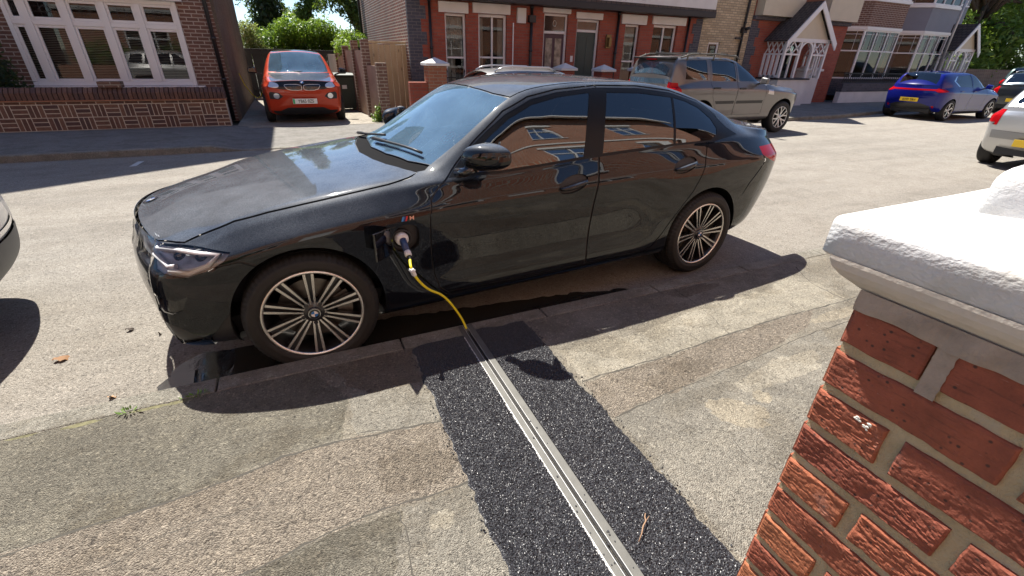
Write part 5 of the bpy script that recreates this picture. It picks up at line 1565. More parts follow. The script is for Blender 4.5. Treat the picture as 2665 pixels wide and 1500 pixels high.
# ---- red brick terrace
TY = 11.3
def lintel(parent, x0, x1, z0, z1, y=TY): return part(parent, 'lintel', M['whitepaint'], (x0, x1, y-.06, y+.05, z0, z1), bevel=.012)
def terrace():
    root = empty('terraced_house', (7.5, TY, 0), 0, 'red brick terrace with white lintels, purple and green doors under a dark canopy', 'house', 'houses across the road')
    T = Matrix.Translation((-7.5, -TY, 0))
    before = set(bpy.data.objects)
    wins = [(3.37, 3.98, .55, 2.57), (4.34, 5.22, .55, 2.60), (6.42, 7.25, .1, 2.72), (7.56, 8.40, .1, 2.62), (9.38, 9.97, .5, 2.56), (10.52, 11.55, .5, 2.60)]
    facade(root, M['redbrick'], 2.85, 12.2, 0, 2.86, TY, wins, .16)
    # toothed blue brick quoins
    mb = MB()
    for k in range(38):
        z = k*.075
        if z > 2.8: break
        wd = .50 if (k//4) % 2 == 0 else .36
        mb.box(2.35, 2.35+wd, TY-.012, TY+.1, z, min(z+.0752, 2.86))
    mb.build('quoin', M['bluebrick'], root); mb = MB()
    for k in range(38):
        z = k*.075
        if z > 2.8: break
        wd = .42 if (k//4) % 2 == 0 else .30
        mb.box(12.62-wd, 12.62, TY-.012, TY+.1, z, min(z+.0752, 2.86))
    mb.build('quoin', M['bluebrick'], root)
    part(root, 'wall', M['redbrick'], (2.64, 2.86, TY-.004, TY+.1, 0, 2.86)); part(root, 'wall', M['redbrick'], (12.19, 12.36, TY-.004, TY+.1, 0, 2.86))
    mb = MB(); mb.box(2.352, 2.5, TY+.002, 20.0, 0, 5.6); mb.build('side_wall', M['stockred'], root)
    part(root, 'upper_wall', M['redbrick'], (2.36, 12.61, TY+.02, TY+.3, 2.86, 5.6))
    part(root, 'back_wall', M['redbrick'], (2.5, 12.6, 19.7, 19.9, 0, 5.6)); part(root, 'party_wall', M['redbrick'], (12.4, 12.6, TY+.3, 19.7, 0, 5.6))
    mb = MB(); mb.add([(2.2, TY-.3, 5.5), (12.7, TY-.3, 5.5), (12.7, 15.5, 8.6), (2.2, 15.5, 8.6), (2.2, 20.1, 5.5), (12.7, 20.1, 5.5)], [(0, 1, 2, 3), (3, 2, 5, 4)]); mb.build('roof', M['slate'], root)
    part(root, 'fascia', M['fascia'], (2.62, 12.75, TY-.42, TY+.015, 2.865, 3.03), bevel=.01)
    part(root, 'canopy_roof', M['slate'], (2.62, 12.75, TY-.40, TY+.015, 3.033, 3.10))
    part(root, 'render_band', M['whitepaint'], (8.0, 12.7, TY-.40, TY-.1, 3.103, 3.9))
    lintel(root, 3.20, 4.04, 2.575, 2.83); lintel(root, 4.17, 5.30, 2.605, 2.85); lintel(root, 9.18, 10.18, 2.565, 2.83); lintel(root, 10.42, 11.85, 2.605, 2.84)
    lintel(root, 6.36, 7.30, 2.725, 2.85); lintel(root, 7.50, 8.46, 2.625, 2.80); lintel(root, 5.52, 5.80, 2.42, 2.80)
    y = TY+.09
    window(root, 3.37, 3.98, .55, 2.57, y, trans=(1.50,), curtain=[(3.42, 3.93, 1.5, 2.5), (3.42, 3.70, .6, 1.5)])
    window(root, 4.34, 5.22, .55, 2.60, y, mull=(4.79,), trans=(1.52,), fw=.07, curtain=[(4.4, 4.55, .6, 2.5), (5.0, 5.17, .6, 2.5)])
    window(root, 9.38, 9.97, .5, 2.56, y, trans=(1.50,), curtain=[(9.44, 9.92, .6, 2.5)])
    window(root, 10.52, 11.55, .5, 2.60, y, mull=(11.03,), trans=(1.50,), fw=.07, curtain=[(10.6, 11.5, .55, 1.1)])
    def door(x0, x1, z1, mat, tz, glazed):
        yd = TY+.11
        f = part(root, 'door_frame', M['white'], (x0, x0+.06, yd-.03, yd+.06, .1, z1), (x1-.06, x1, yd-.03, yd+.06, .1, z1), (x0+.06, x1-.06, yd-.03, yd+.06, z1-.06, z1), (x0+.06, x1-.06, yd-.03, yd+.06, tz, tz+.07), bevel=.006)
        part(f, 'fanlight', M['blackgloss'], (x0+.06, x1-.06, yd, yd+.02, tz+.07, z1-.06))
        a, b = x0+.062, x1-.062
        mb = MB(); mb.box(a, b, yd+.012, yd+.05, .1, tz-.002)
        for c, d in ((.2, .85), (1.0, tz-.12)):
            if glazed and c > .9: continue
            for p, q in ((a+.09, (a+b)/2-.04), ((a+b)/2+.04, b-.09)):
                mb.box(p, q, yd+.004, yd+.012, c, d)
        dr = mb.build('door', mat, root, bevel=.004)
        if glazed:
            for p, q in ((a+.08, (a+b)/2-.05), ((a+b)/2+.05, b-.08)):
                part(dr, 'pane', P('leaded_glass', (.30, .27, .22), .15, var=.7, vscale=6), (p, q, yd+.003, yd+.012, .95, tz-.12))
        part(dr, 'letter_plate', M['brass'], ((a+b)/2-.1, (a+b)/2+.1, yd-.006, yd+.004, .92, .96)); 
        k = MB(); k.sphere((b-.07 if glazed else a+.07, yd-.01, 1.05), .028, 8); k.build('door_knob', M['brass'], dr)
        return f
    f1 = door(6.42, 7.25, 2.72, M['purpledoor'], 2.20, True)
    nm = MB(); nm.tube([(6.835+.055*math.cos(a), TY+.105, 2.47+.075*math.sin(a)) for a in lin(0, 6.283, 25)], .008, 6, caps=False); nm.build('fanlight_emblem', M['curtain'], f1)
    door(7.56, 8.40, 2.62, M['greendoor'], 2.28, False)
    part(root, 'render_strip', M['white'], (5.40, 5.43, TY-.02, TY, .2, 2.42))
    pipe(root, 2.95, TY-.05, .1, 2.85); pipe(root, 5.98, TY-.05, .1, 2.85, .04, hopper=2.45); pipe(root, 9.06, TY-.05, .1, 2.85, .04); pipe(root, 11.98, TY-.05, .1, 2.85, .035)
    # pipe up the flank
    mb = MB(); mb.tube([(2.28, 19.3, 1.8), (2.28, 19.3, 5.5)], .05, 10); mb.build('downpipe', M['black'], root)
    ln = MB(); ln.box(8.66, 8.84, TY-.06, TY-.003, 1.86, 2.24); ln.box(8.70, 8.80, TY-.16, TY-.06, 1.90, 2.16)
    lo = ln.build('wall_lantern', M['brass'], root, bevel=.01)
    part(root, 'wall_plate', M['whiteplate'], (7.40, 7.49, TY-.012, TY-.003, 1.45, 1.62))
    for o in set(bpy.data.objects)-before:
        if o.type == 'MESH': o.data.transform(T)
terrace()

# ---- piers with white caps, low walls and railings in front of the terrace
def cap_pyr(mb, cx, cy, w, z, h=.06, rise=.13):
    a = w/2
    mb.box(cx-a, cx+a, cy-a, cy+a, z, z+h)
    mb.add([(cx-a, cy-a, z+h), (cx+a, cy-a, z+h), (cx+a, cy+a, z+h), (cx-a, cy+a, z+h), (cx, cy, z+h+rise)], [(0, 1, 4), (1, 2, 4), (2, 3, 4), (3, 0, 4)])
for i, (cx, w, z, lb) in enumerate(((2.64, .46, 1.31, 'orange brick gate pier with a white pyramid cap beside the timber fence'),
                                  (6.42, .40, 1.24, 'brick pier with white pyramid cap standing in front of the purple door'),
                                  (7.74, .40, 1.22, 'brick pier with white pyramid cap standing in front of the green door'),
                                  (9.05, .40, 1.24, 'brick pier with white pyramid cap between the wall lantern and the silver four by four'))):
    r_ = empty('gate_pier', (cx, 9.9, 0), 0, lb, 'gate pier', 'gate piers before the red terrace')
    part(r_, 'shaft', M['orangebrick'] if i == 0 else M['redbrick'], (-w/2, w/2, -w/2, w/2, 0, z), bevel=.006)
    mb = MB(); cap_pyr(mb, 0, 0, w+.13, z+.002); mb.build('cap', M['whitepaint'], r_, bevel=.01)
for x0, x1, h, lb in ((1.95, 2.405, .94, 'short low red brick wall between the timber fence and the orange pier'), (2.88, 6.2, .55, 'low red brick wall carrying black railings before the sash windows'), (9.27, 12.4, .6, 'low red brick wall behind the silver four by four')):
    tag(part(None, 'low_wall', M['redbrick'], (x0, x1, 9.8, 10.02, 0, h), bevel=.01), lb, 'wall')
rl = empty('railing', (4.5, 9.9, .55), 0, 'black iron railing with spear tips on the low wall before the sash windows', 'railing')
mb = MB(); mb.box(-1.6, 1.7, -.012, .012, .10, .125); mb.box(-1.6, 1.7, -.012, .012, .48, .505); mb.build('rail', M['darkmetal'], rl)
sp_ = MB()
for i in range(28):
    x = -1.55+i*.118; sp_.tube([(x, 0, 0), (x, 0, .62)], .008, 6); sp_.tube([(x, 0, .60), (x, 0, .64), (x, 0, .70)], [.008, .018, .001], 6)
sp_.build('spear_bars', M['darkmetal'], rl)

# ---- driveway boundary: stepped piers with rendered panels, timber fence, dark gates, bin
def boundary():
    root = empty('boundary_wall', (1.25, 12, 0), 0, 'stepped brick boundary wall with piers and pinkish rendered panels beside the driveway', 'wall')
    T = Matrix.Translation((-1.25, -12, 0))
    for (xa, xb, y, z) in ((1.20, 1.44, 10.0, 1.36), (1.04, 1.23, 11.0, 1.86), (.95, 1.13, 12.3, 1.86), (.84, 1.02, 13.6, 1.74), (.74, .92, 15.0, 1.7)):
        part(root, 'pier', M['wallbrick'], (xa, xb, y-.11, y+.11, 0, z), bevel=.006).data.transform(T)
    seq = [(1.26, 10.11, 1.14, 10.89, 1.28), (1.11, 11.11, 1.03, 12.19, 1.62), (1.01, 12.41, .92, 13.49, 1.62), (.90, 13.71, .82, 14.89, 1.55), (.80, 15.11, .70, 17.2, 1.5)]
    for (xa, ya, xb, yb, z) in seq:
        mb = MB(); mb.beam((xa+.03, ya, z/2), (xb+.03, yb, z/2), .12, z); mb.build('rendered_panel', M['pinkrender'], root).data.transform(T)
boundary()
def timber():
    root = empty('timber_gate', (1.84, 11.75, 0), 0, 'pale timber board gate panel between the stepped wall and the red terrace', 'gate')
    for i in range(7):
        x = -.55+.158*i; h = 1.78+.012*math.sin(i*2.1)
        part(root, 'board', M['timber'], (x, x+.150, -.012+.004*(i % 2), .012, .04, h), bevel=.003)
    part(root, 'top_rail', M['timber'], (-.56, .56, -.03, .025, 1.80, 1.85), bevel=.004); part(root, 'gate_post', M['timber'], (.56, .64, -.05, .05, 0, 1.86), bevel=.004)
timber()
gt = empty('garage_gate', (-.6, 17.45, 0), 0, 'tall dark grey boarded gates closing the back of the driveway', 'gate')
dk_ = P('dark_green_grey_boards', (.045, .05, .048), .7, var=.25, vscale=3)
for i in range(9): part(gt, 'board', dk_, (-1.55+.35*i, -1.55+.35*i+.34, 0, .03, .05, 1.62), bevel=.004)
part(gt, 'gate_rail', dk_, (-1.55, 1.6, -.03, -.002, 1.45, 1.55), (-1.55, 1.6, -.03, -.002, .25, .35))
tag(part(None, 'back_wall', dk_, (1.0, 2.3, 17.3, 17.45, 0, 1.75)), 'dark wall closing the gap at the back beside the terrace flank', 'wall')
bn = empty('wheelie_bin', (.72, 12.95, 0), 0, 'dark green wheelie bin standing by the stepped wall behind the orange car', 'wheelie bin')
mb = MB(); mb.add([(-.22, -.22, .08), (.22, -.22, .08), (.22, .26, .08), (-.22, .26, .08), (-.28, -.30, .94), (.28, -.30, .94), (.28, .32, .94), (-.28, .32, .94)], [(0, 3, 2, 1), (4, 5, 6, 7), (0, 1, 5, 4), (1, 2, 6, 5), (2, 3, 7, 6), (3, 0, 4, 7)])
mb.build('bin_body', M['binplastic'], bn, bevel=.02); 
mb = MB(); mb.prism([(-.34, .945), (.36, .945), (.34, 1.03), (-.2, 1.035), (-.34, .985)], -.30, .30, 'x'); mb.build('lid', M['binplastic'], bn, bevel=.01)
mb = MB(); mb.tube([(-.28, .36, .99), (.28, .36, .99)], .018, 8); mb.build('handle', M['binplastic'], bn)
for sx in (-.25, .25):
    mb = MB(); mb.lathe([(0, -.025), (.09, -.025), (.1, -.015), (.1, .015), (.09, .025), (0, .025)], 20, M=Matrix.Translation((sx, .24, .1)) @ Matrix.Rotation(R(90), 4, 'Z')); mb.build('wheel', M['rubber'], bn)
mb = MB(); mb.box(-.11, .02, -.292, -.278, .62, .72); mb.build('sticker', M['whiteplate'], bn)
tag(part(None, 'timber_sill', P('pale_timber', (.55, .5, .4), .7), (-1.95, -1.35, 16.9, 17.05, .03, .10), bevel=.01), 'pale timber beam lying on the drive before the dark gates', 'beam')
# ---- yellow stock brick gable, the next red house with its porch, the bay-windowed house, lamp post
def group_transform(fn, root, loc):
    before = set(bpy.data.objects)
    fn(root)
    T = Matrix.Translation(loc).inverted()
    for o in set(bpy.data.objects)-before:
        if o.type == 'MESH' and not o.get('_own'): o.data.transform(T)

def yellow(root):
    facade(root, M['yellowbrick'], 12.64, 15.0, 0, 6.5, 11.32, [(13.10, 13.64, 1.62, 2.18)], .12)
    window(root, 13.10, 13.64, 1.62, 2.18, 11.36, fw=.07, bars=())
    part(root, 'lintel', M['yellowbrick'], (13.0, 13.74, 11.30, 11.318, 2.185, 2.30))
    part(root, 'side_wall', M['yellowbrick'], (12.64, 12.74, 11.33, 17, 0, 6.5), (14.9, 15.0, 11.33, 17, 0, 6.5))
    mb = MB(); mb.prism([(12.5, 6.4), (15.1, 6.4), (13.82, 8.2)], 11.1, 17.2, 'y'); mb.build('roof', M['slate'], root)
    pipe(root, 14.62, 11.26, 0.1, 6.3, .04, hopper=2.5)
    mb = MB(); mb.tube([(14.62, 11.2, 2.62), (14.66, 11.05, 2.66)], .05, 8); mb.build('flue', M['black'], root)
    part(root, 'pipe_branch', M['black'], (14.3, 14.62, 11.22, 11.28, 2.3, 2.36))
rY = empty('brick_house', (13.8, 11.3, 0), 0, 'narrow yellow stock brick building with one tiny white window beside the red terrace', 'house', 'houses across the road')
group_transform(yellow, rY, (13.8, 11.3, 0))

def sash(root, x0, x1, z0, z1, y, nm=2, top=.42):
    zt = z0+(z1-z0)*(1-top)
    ms = [x0+(x1-x0)*(i+1)/nm for i in range(nm-1)]
    bars = []
    n = nm
    for i in range(n):
        a = x0+(x1-x0)*i/n; b = x0+(x1-x0)*(i+1)/n
        for q in (.25, .75): bars.append((a+(b-a)*q, zt+.03, a+(b-a)*q, z1-.05, .018))
        bars.append((a+.05, z1-.17, b-.05, z1-.17, .018))
    return window(root, x0, x1, z0, z1, y, mull=ms, trans=(zt,), fw=.06, bw=.055, bars=bars, sill=False, backing=False)

def porch(root, x0, x1, yb, yf, ze, zr, zfloor, tile):
    """open timber porch: pitched tiled roof with its gable to the street, arched white front, trellised side"""
    cx = (x0+x1)/2; ov = .16
    rf = MB()
    for sx in (-1, 1):
        xe = cx+sx*((x1-x0)/2+ov); zev = ze-.06
        n = Vector((sx*(zr-zev), 0, (xe-cx)*sx)).normalized()*.05
        a = [(cx, yf-ov, zr), (cx, yb, zr), (xe, yb, zev), (xe, yf-ov, zev)]
        rf.add(a+[tuple(Vector(q)+n) for q in a], [(0, 1, 2, 3), (7, 6, 5, 4), (0, 4, 5, 1), (1, 5, 6, 2), (2, 6, 7, 3), (3, 7, 4, 0)])
    pr = rf.build('porch_roof', tile, root)
    # barge boards
    bb = MB()
    for sx in (-1, 1):
        bb.beam((cx, yf-ov-.03, zr-.04), (cx+sx*((x1-x0)/2+ov+.02), yf-ov-.03, ze-.14), .05, .20, up=(0, 1, 0)) if False else None
        xe = cx+sx*((x1-x0)/2+ov+.03)
        bb.prism([(cx, zr+.03), (cx, zr-.20), (xe-sx*.02, ze-.30), (xe, ze-.28), (xe, ze-.06)], yf-ov-.045, yf-ov-.005, 'y')
    bb.build('bargeboard', M['white'], root)
    gp = MB(); gp.prism([(x0+.05, ze-.02), (x1-.05, ze-.02), (cx, zr-.12)], yf-.03, yf+.0, 'y'); gp.build('gable_panel', M['cream'], root)
    fr = MB()
    # posts and arched screen
    for x in (x0+.05, x1-.05, cx-.36, cx+.36): fr.box(x-.045, x+.045, yf-.04, yf+.05, zfloor, ze)
    fr.box(x0, x1, yf-.05, yf+.05, ze-.06, ze+.06)
    arch = [(cx+.36*math.cos(a), ze-.44+.40*math.sin(a)) for a in lin(0, math.pi, 15)]
    for i in range(14): fr.beam((arch[i][0], yf, arch[i][1]), (arch[i+1][0], yf, arch[i+1][1]), .07, .06, up=(0, 1, 0))
    for sx in (-1, 1):
        a, b = sorted((cx+sx*.36, cx+sx*((x1-x0)/2-.05)))
        fr.box(a, b, yf-.03, yf+.03, ze-.50, ze-.44)
        for k in range(2):
            p, q = a+(b-a)*k/2, a+(b-a)*(k+1)/2
            fr.beam((p, yf, ze-.45), (q, yf, ze-.06), .04, .03, up=(0, 1, 0)); fr.beam((p, yf, ze-.06), (q, yf, ze-.45), .04, .03, up=(0, 1, 0))
        fr.beam((a+(b-a)*.5, yf, ze-.5), (a+(b-a)*.5, yf, zfloor), .05, .05)
    # side screens
    for x in (x0+.03, x1-.03):
        fr.box(x-.04, x+.04, yf, yb, ze-.06, ze+.04); fr.box(x-.03, x+.03, yf, yb, ze-.50, ze-.44); fr.box(x-.04, x+.04, yf, yb, zfloor+.02, zfloor+.10)
        n = 4
        for k in range(n):
            p, q = yf+(yb-yf)*k/n, yf+(yb-yf)*(k+1)/n
            fr.beam((x, p, ze-.45), (x, q, ze-.06), .04, .03); fr.beam((x, p, ze-.06), (x, q, ze-.45), .04, .03)
            fr.box(x-.04, x+.04, q-.04, q+.04, zfloor, ze-.44)
    fr.build('porch_frame', M['white'], root)
    return pr

def red2(root):
    facade(root, M['redbrick'], 15.5, 20.6, 0, 2.95, 11.32, [(17.0, 17.9, .5, 2.4)], .14)
    mb = MB()
    for k in range(40):
        z = k*.075
        if z > 2.88: break
        wd = .5 if (k//4) % 2 == 0 else .36
        mb.box(15.0, 15.0+wd, 11.308, 11.42, z, z+.0752)
    mb.build('quoin', M['bluebrick'], root); part(root, 'wall', M['redbrick'], (15.34, 15.52, 11.316, 11.4, 0, 2.95))
    part(root, 'ledge', M['bluebrick'], (15.0, 20.6, 11.2, 11.4, 2.952, 3.08), bevel=.02)
    part(root, 'render_band', M['cream'], (15.1, 17.2, 11.0, 11.35, 3.083, 4.8)); part(root, 'render_band', M['cream'], (18.6, 20.5, 10.95, 11.35, 3.083, 4.8))
    part(root, 'upper_wall', M['redbrick'], (15.0, 20.6, 11.36, 11.6, 3.083, 6.0))
    part(root, 'side_wall', M['redbrick'], (15.02, 15.2, 11.45, 17, 0, 6.0), (20.3, 20.5, 11.45, 17, 0, 6.0))
    mb = MB(); mb.add([(14.9, 10.9, 5.9), (20.8, 10.9, 5.9), (20.8, 14.5, 8.6), (14.9, 14.5, 8.6), (14.9, 17.2, 5.9), (20.8, 17.2, 5.9)], [(0, 1, 2, 3), (3, 2, 5, 4)]); mb.build('roof', M['slate'], root)
    dr = part(root, 'door', M['greendoor'], (17.0, 17.9, 11.42, 11.46, .5, 2.4)); 
    part(dr, 'pane', M['houseglass'], (17.15, 17.75, 11.40, 11.418, 1.3, 2.2))
    porch(root, 16.05, 18.45, 11.30, 10.50, 2.33, 3.55, 1.05, M['slate'])
    mb = MB(); mb.box(15.95, 17.65, 10.35, 11.3, 0, 1.0); mb.build('porch_base', M['whitepaint'], root)
    part(root, 'base_cap', M['fascia'], (15.9, 17.68, 10.3, 11.3, 1.003, 1.06), bevel=.01)
    part(root, 'ridge_tile', P('ridge_terracotta', (.25, .10, .06), .8), (17.21, 17.29, 10.36, 11.3, 3.575, 3.63))
rR = empty('porch_house', (17.8, 11.3, 0), 0, 'red brick house with a steep dark tiled porch on white arched trellis timber', 'house', 'houses across the road')
group_transform(red2, rR, (17.8, 11.3, 0))

gp_ = empty('gate_pier', (18.6, 11.1, 0), 0, 'tall white painted gate pier in front of the arched white porch', 'gate pier')
part(gp_, 'shaft', M['whitepaint'], (-.42, .42, -.25, .25, 0, 1.30), bevel=.02)
mb = MB(); mb.box(-.5, .5, -.33, .33, 1.302, 1.38); mb.add([(-.45, -.28, 1.38), (.45, -.28, 1.38), (.45, .28, 1.38), (-.45, .28, 1.38), (-.2, -.1, 1.47), (.2, -.1, 1.47), (.2, .1, 1.47), (-.2, .1, 1.47)], [(0, 1, 5, 4), (1, 2, 6, 5), (2, 3, 7, 6), (3, 0, 4, 7), (4, 5, 6, 7)]); mb.build('cap', M['whitepaint'], gp_, bevel=.02)
ww = empty('garden_wall', (24, 10.95, 0), 0, 'white painted front garden wall with a dark brick top below the bay windows', 'garden wall')
part(ww, 'painted_wall', M['whitepaint'], (-3.25, 6.2, -.1, .1, 0, .52)); part(ww, 'brick_top', M['bluebrick'], (-3.25, 6.2, -.12, .12, .523, .85), bevel=.01)
ww2 = tag(part(None, 'garden_wall', M['whitepaint'], (16.0, 18.15, 10.98, 11.18, 0, .62), bevel=.01), 'short white painted wall left of the tall white gate pier', 'garden wall')

def bay(root, xa, xb, xm, yf, yb, z0, z1, up, upmat):
    """canted bay: splayed left light, flat front"""
    A = Vector((xa, yb, 0)); B = Vector((xm, yf, 0)); Cc = Vector((xb, yf, 0)); D = Vector((xb+(xm-xa)*.8, yb, 0))
    def panel(P0, P1, z0, z1, n, nm='window', mat=None, th=.08):
        L_ = (P1-P0).length; d = (P1-P0).normalized()
        Mx = Matrix((d, Vector((-d.y, d.x, 0)), Vector((0, 0, 1)))).transposed().to_4x4(); Mx.translation = P0
        return L_, Mx
    for P0, P1, n in ((A, B, 1), (B, Cc, 3), (Cc, D, 1)):
        L_, Mx = panel(P0, P1, z0, z1, n)
        before = set(bpy.data.objects)
        sash(root, 0.0, L_, z0, z1, 0.0, n)
        for o in set(bpy.data.objects)-before:
            if o.type == 'MESH': o.data.transform(Mx)
        for nm, mt, c, d, pr in (('bay_panel', upmat, z1+.12, z1+.12+up, 0.0), ('bay_cornice', M['white'], z1, z1+.12, .05), ('bay_cornice', M['white'], z1+.12+up, z1+.24+up, .06), ('bay_base', M['bluebrick'], 0.3, z0, 0.0)):
            mb = MB(); mb.box(-pr*.4, L_+pr*.4, -pr, .12, c, d-.002); o = mb.build(nm, mt, root); o.data.transform(Mx)
        before = set(bpy.data.objects)
        sash(root, 0.0, L_, z1+.24+up, z1+.24+up+1.6, 0.0, n)
        for o in set(bpy.data.objects)-before:
            if o.type == 'MESH': o.data.transform(Mx)
    fl = MB(); fl.prism([(A.x, A.y+.5), (B.x, B.y+.3), (Cc.x, Cc.y+.3), (D.x, D.y+.5)], z0-.02, z1+up+1.8, 'z'); fl.build('room', M['darkinside'], root)
    rf = MB(); rf.prism([(A.x-.1, A.y), (B.x-.06, B.y-.12), (Cc.x+.06, Cc.y-.12), (D.x+.1, D.y)], z1+up+1.84, z1+up+2.0, 'z'); rf.build('bay_roof', M['fascia'], root)

def bayhouse1(root):
    part(root, 'wall', M['redbrick'], (20.62, 25.9, 12.25, 12.6, 0, 6.4))
    mb = MB(); mb.add([(20.5, 11.9, 6.3), (26, 11.9, 6.3), (26, 15.5, 9), (20.5, 15.5, 9), (20.5, 18.5, 6.3), (26, 18.5, 6.3)], [(0, 1, 2, 3), (3, 2, 5, 4)]); mb.build('roof', M['slate'], root)
    bay(root, 21.3, 24.9, 22.35, 11.62, 12.25, 1.0, 2.93, .93, M['brownbrick'])
    part(root, 'side_wall', M['redbrick'], (20.65, 20.85, 12.6, 18, 0, 6.4))
rB = empty('bay_house', (23, 12.3, 0), 0, 'red brick house with a two storey white bay window and brown brick panel', 'house', 'houses across the road')
group_transform(bayhouse1, rB, (23, 12.3, 0))
def bayhouse2(root):
    part(root, 'wall', M['greypaint'], (25.95, 31.1, 12.27, 12.6, 0, 6.4))
    mb = MB(); mb.add([(25.9, 11.9, 6.3), (31.4, 11.9, 6.3), (31.4, 15.5, 9), (25.9, 15.5, 9), (25.9, 18.5, 6.3), (31.4, 18.5, 6.3)], [(0, 1, 2, 3), (3, 2, 5, 4)]); mb.build('roof', M['slate'], root)
    part(root, 'side_wall', M['greypaint'], (30.9, 31.1, 12.6, 18, 0, 6.4))
    bay(root, 25.95, 29.0, 26.75, 11.62, 12.27, 1.0, 2.93, .93, M['greypaint'])
    window(root, 30.0, 30.8, 4.3, 6.0, 12.22)
    porch(root, 29.3, 31.3, 12.25, 11.35, 2.33, 3.45, .3, M['slate'])
rG = empty('bay_house', (28.5, 12.3, 0), 0, 'grey blue painted house with white bay window and small porch at its end', 'house', 'houses across the road')
group_transform(bayhouse2, rG, (28.5, 12.3, 0))
# railing before the bay
rl = empty('railing', (23.2, 11.05, .86), 0, 'black lattice iron railing on the white wall below the bay windows', 'railing')
mb = MB(); mb.box(-2.3, 6, -.02, .02, .36, .40); mb.box(-2.3, 6, -.02, .02, .02, .05)
for i in range(56):
    x = -2.25+i*.148; mb.beam((x, 0, .04), (x+.12, 0, .37), .02, .015); mb.beam((x+.12, 0, .04), (x, 0, .37), .02, .015)
mb.build('lattice', M['darkmetal'], rl)
lp = empty('lamp_post', (27.9, 11.0, 0), 0, 'slim grey steel lamp post standing before the grey painted house', 'lamp post')
mb = MB(); mb.tube([(0, 0, 0), (0, 0, 1.0)], .085, 14); mb.tube([(0, 0, 1.0), (0, 0, 6.0)], [.06, .045], 14); mb.build('column', P('lamp_post_grey', (.42, .43, .45), .4, .5), lp)
mb = MB(); mb.tube([(0, 0, 5.9), (0, -.3, 6.3), (0, -.9, 6.4)], .03, 8); mb.build('bracket', M['galv'], lp)
mb = MB(); mb.box(-.12, .12, -1.5, -.85, 6.34, 6.46); mb.build('lantern', M['galv'], lp, bevel=.03)
tag(part(None, 'garden_wall', M['wallbrick'], (31.6, 60, 12.6, 12.9, 0, 1.5)), 'far brown brick wall under the trees at the street end', 'wall')
# ------------------------------------------------------------------ the other cars
def std_spec(fo, wb, ro, w, h, belt, hood, nose, ab, at, re, tail, zb=.20, tuck=.16, rk=.62, **kw):
    """fo/ro overhangs, ab/at windscreen base/top x, re roof end x, tail z of the tail edge"""
    s0, s1 = -fo+.15, wb+ro-.08
    hw = w/2
    sp = dict(s0=s0, s1=s1, LN=.6, LT=.5, bN=.14, bT=.08, n=2.3, char=.03, sig=.04,
        zb=[(s0, zb+.03), (0, zb), (wb, zb), (s1, zb+.08)],
        W=[(s0, hw*.97), (0, hw), (wb*.5, hw*.985), (wb, hw), (s1, hw*.97)],
        zc=[(s0, nose-.12), (0, belt-.20), (wb*.5, belt-.16), (wb, belt-.12), (s1, belt-.12)],
        zl=[(s0, nose-.04), (0, hood-.10), (ab, belt-.01), (wb*.5, belt+.01), (wb, belt+.035), (s1, tail-.05)],
        wl=[(s0, hw*.86), (0, hw*.87), (ab, hw*.905), (wb*.6, hw*.91), (wb, hw*.895), (s1, hw*.84)],
        ze=[(s0, nose), (0, hood-.05), (ab-.05, hood), (ab+.05, hood+.05), ((ab+at)/2, (hood+h)/2-.02), (at, h-.105), (at+.3, h-.06), ((at+re)/2+.2, h-.05), (re-.2, h-.075), (re, h-.11), (s1, tail)],
        we=[(s0, hw*.80), (0, hw*.80), (ab, hw*.80), (at, hw*.68), (at+.4, hw*rk+.02), (re-.2, hw*rk+.02), (re, hw*(rk+.03)), (s1, hw*.80)],
        zm=[(s0, nose+.03), (0, hood+.0), (ab-.22, hood+.03), (ab-.1, hood+.07), ((ab+at)/2-.1, (hood+h)/2+.02), (at-.08, h-.045), (at+.3, h-.005), ((at+re)/2, h), (re-.2, h-.03), (re, h-.065), (s1, tail+.03)],
        N=[s0+.10, s0+.04, s0+.01, s0-.01, s0, s0+.02, s0+.03, s0+.05], T=[s1-.22, s1-.10, s1-.02, s1+.0, s1, s1-.01, s1-.02, s1-.03],
        aN=[.78, .72, .80], aT=[.80, .80, .84])
    sp.update(kw)
    return sp

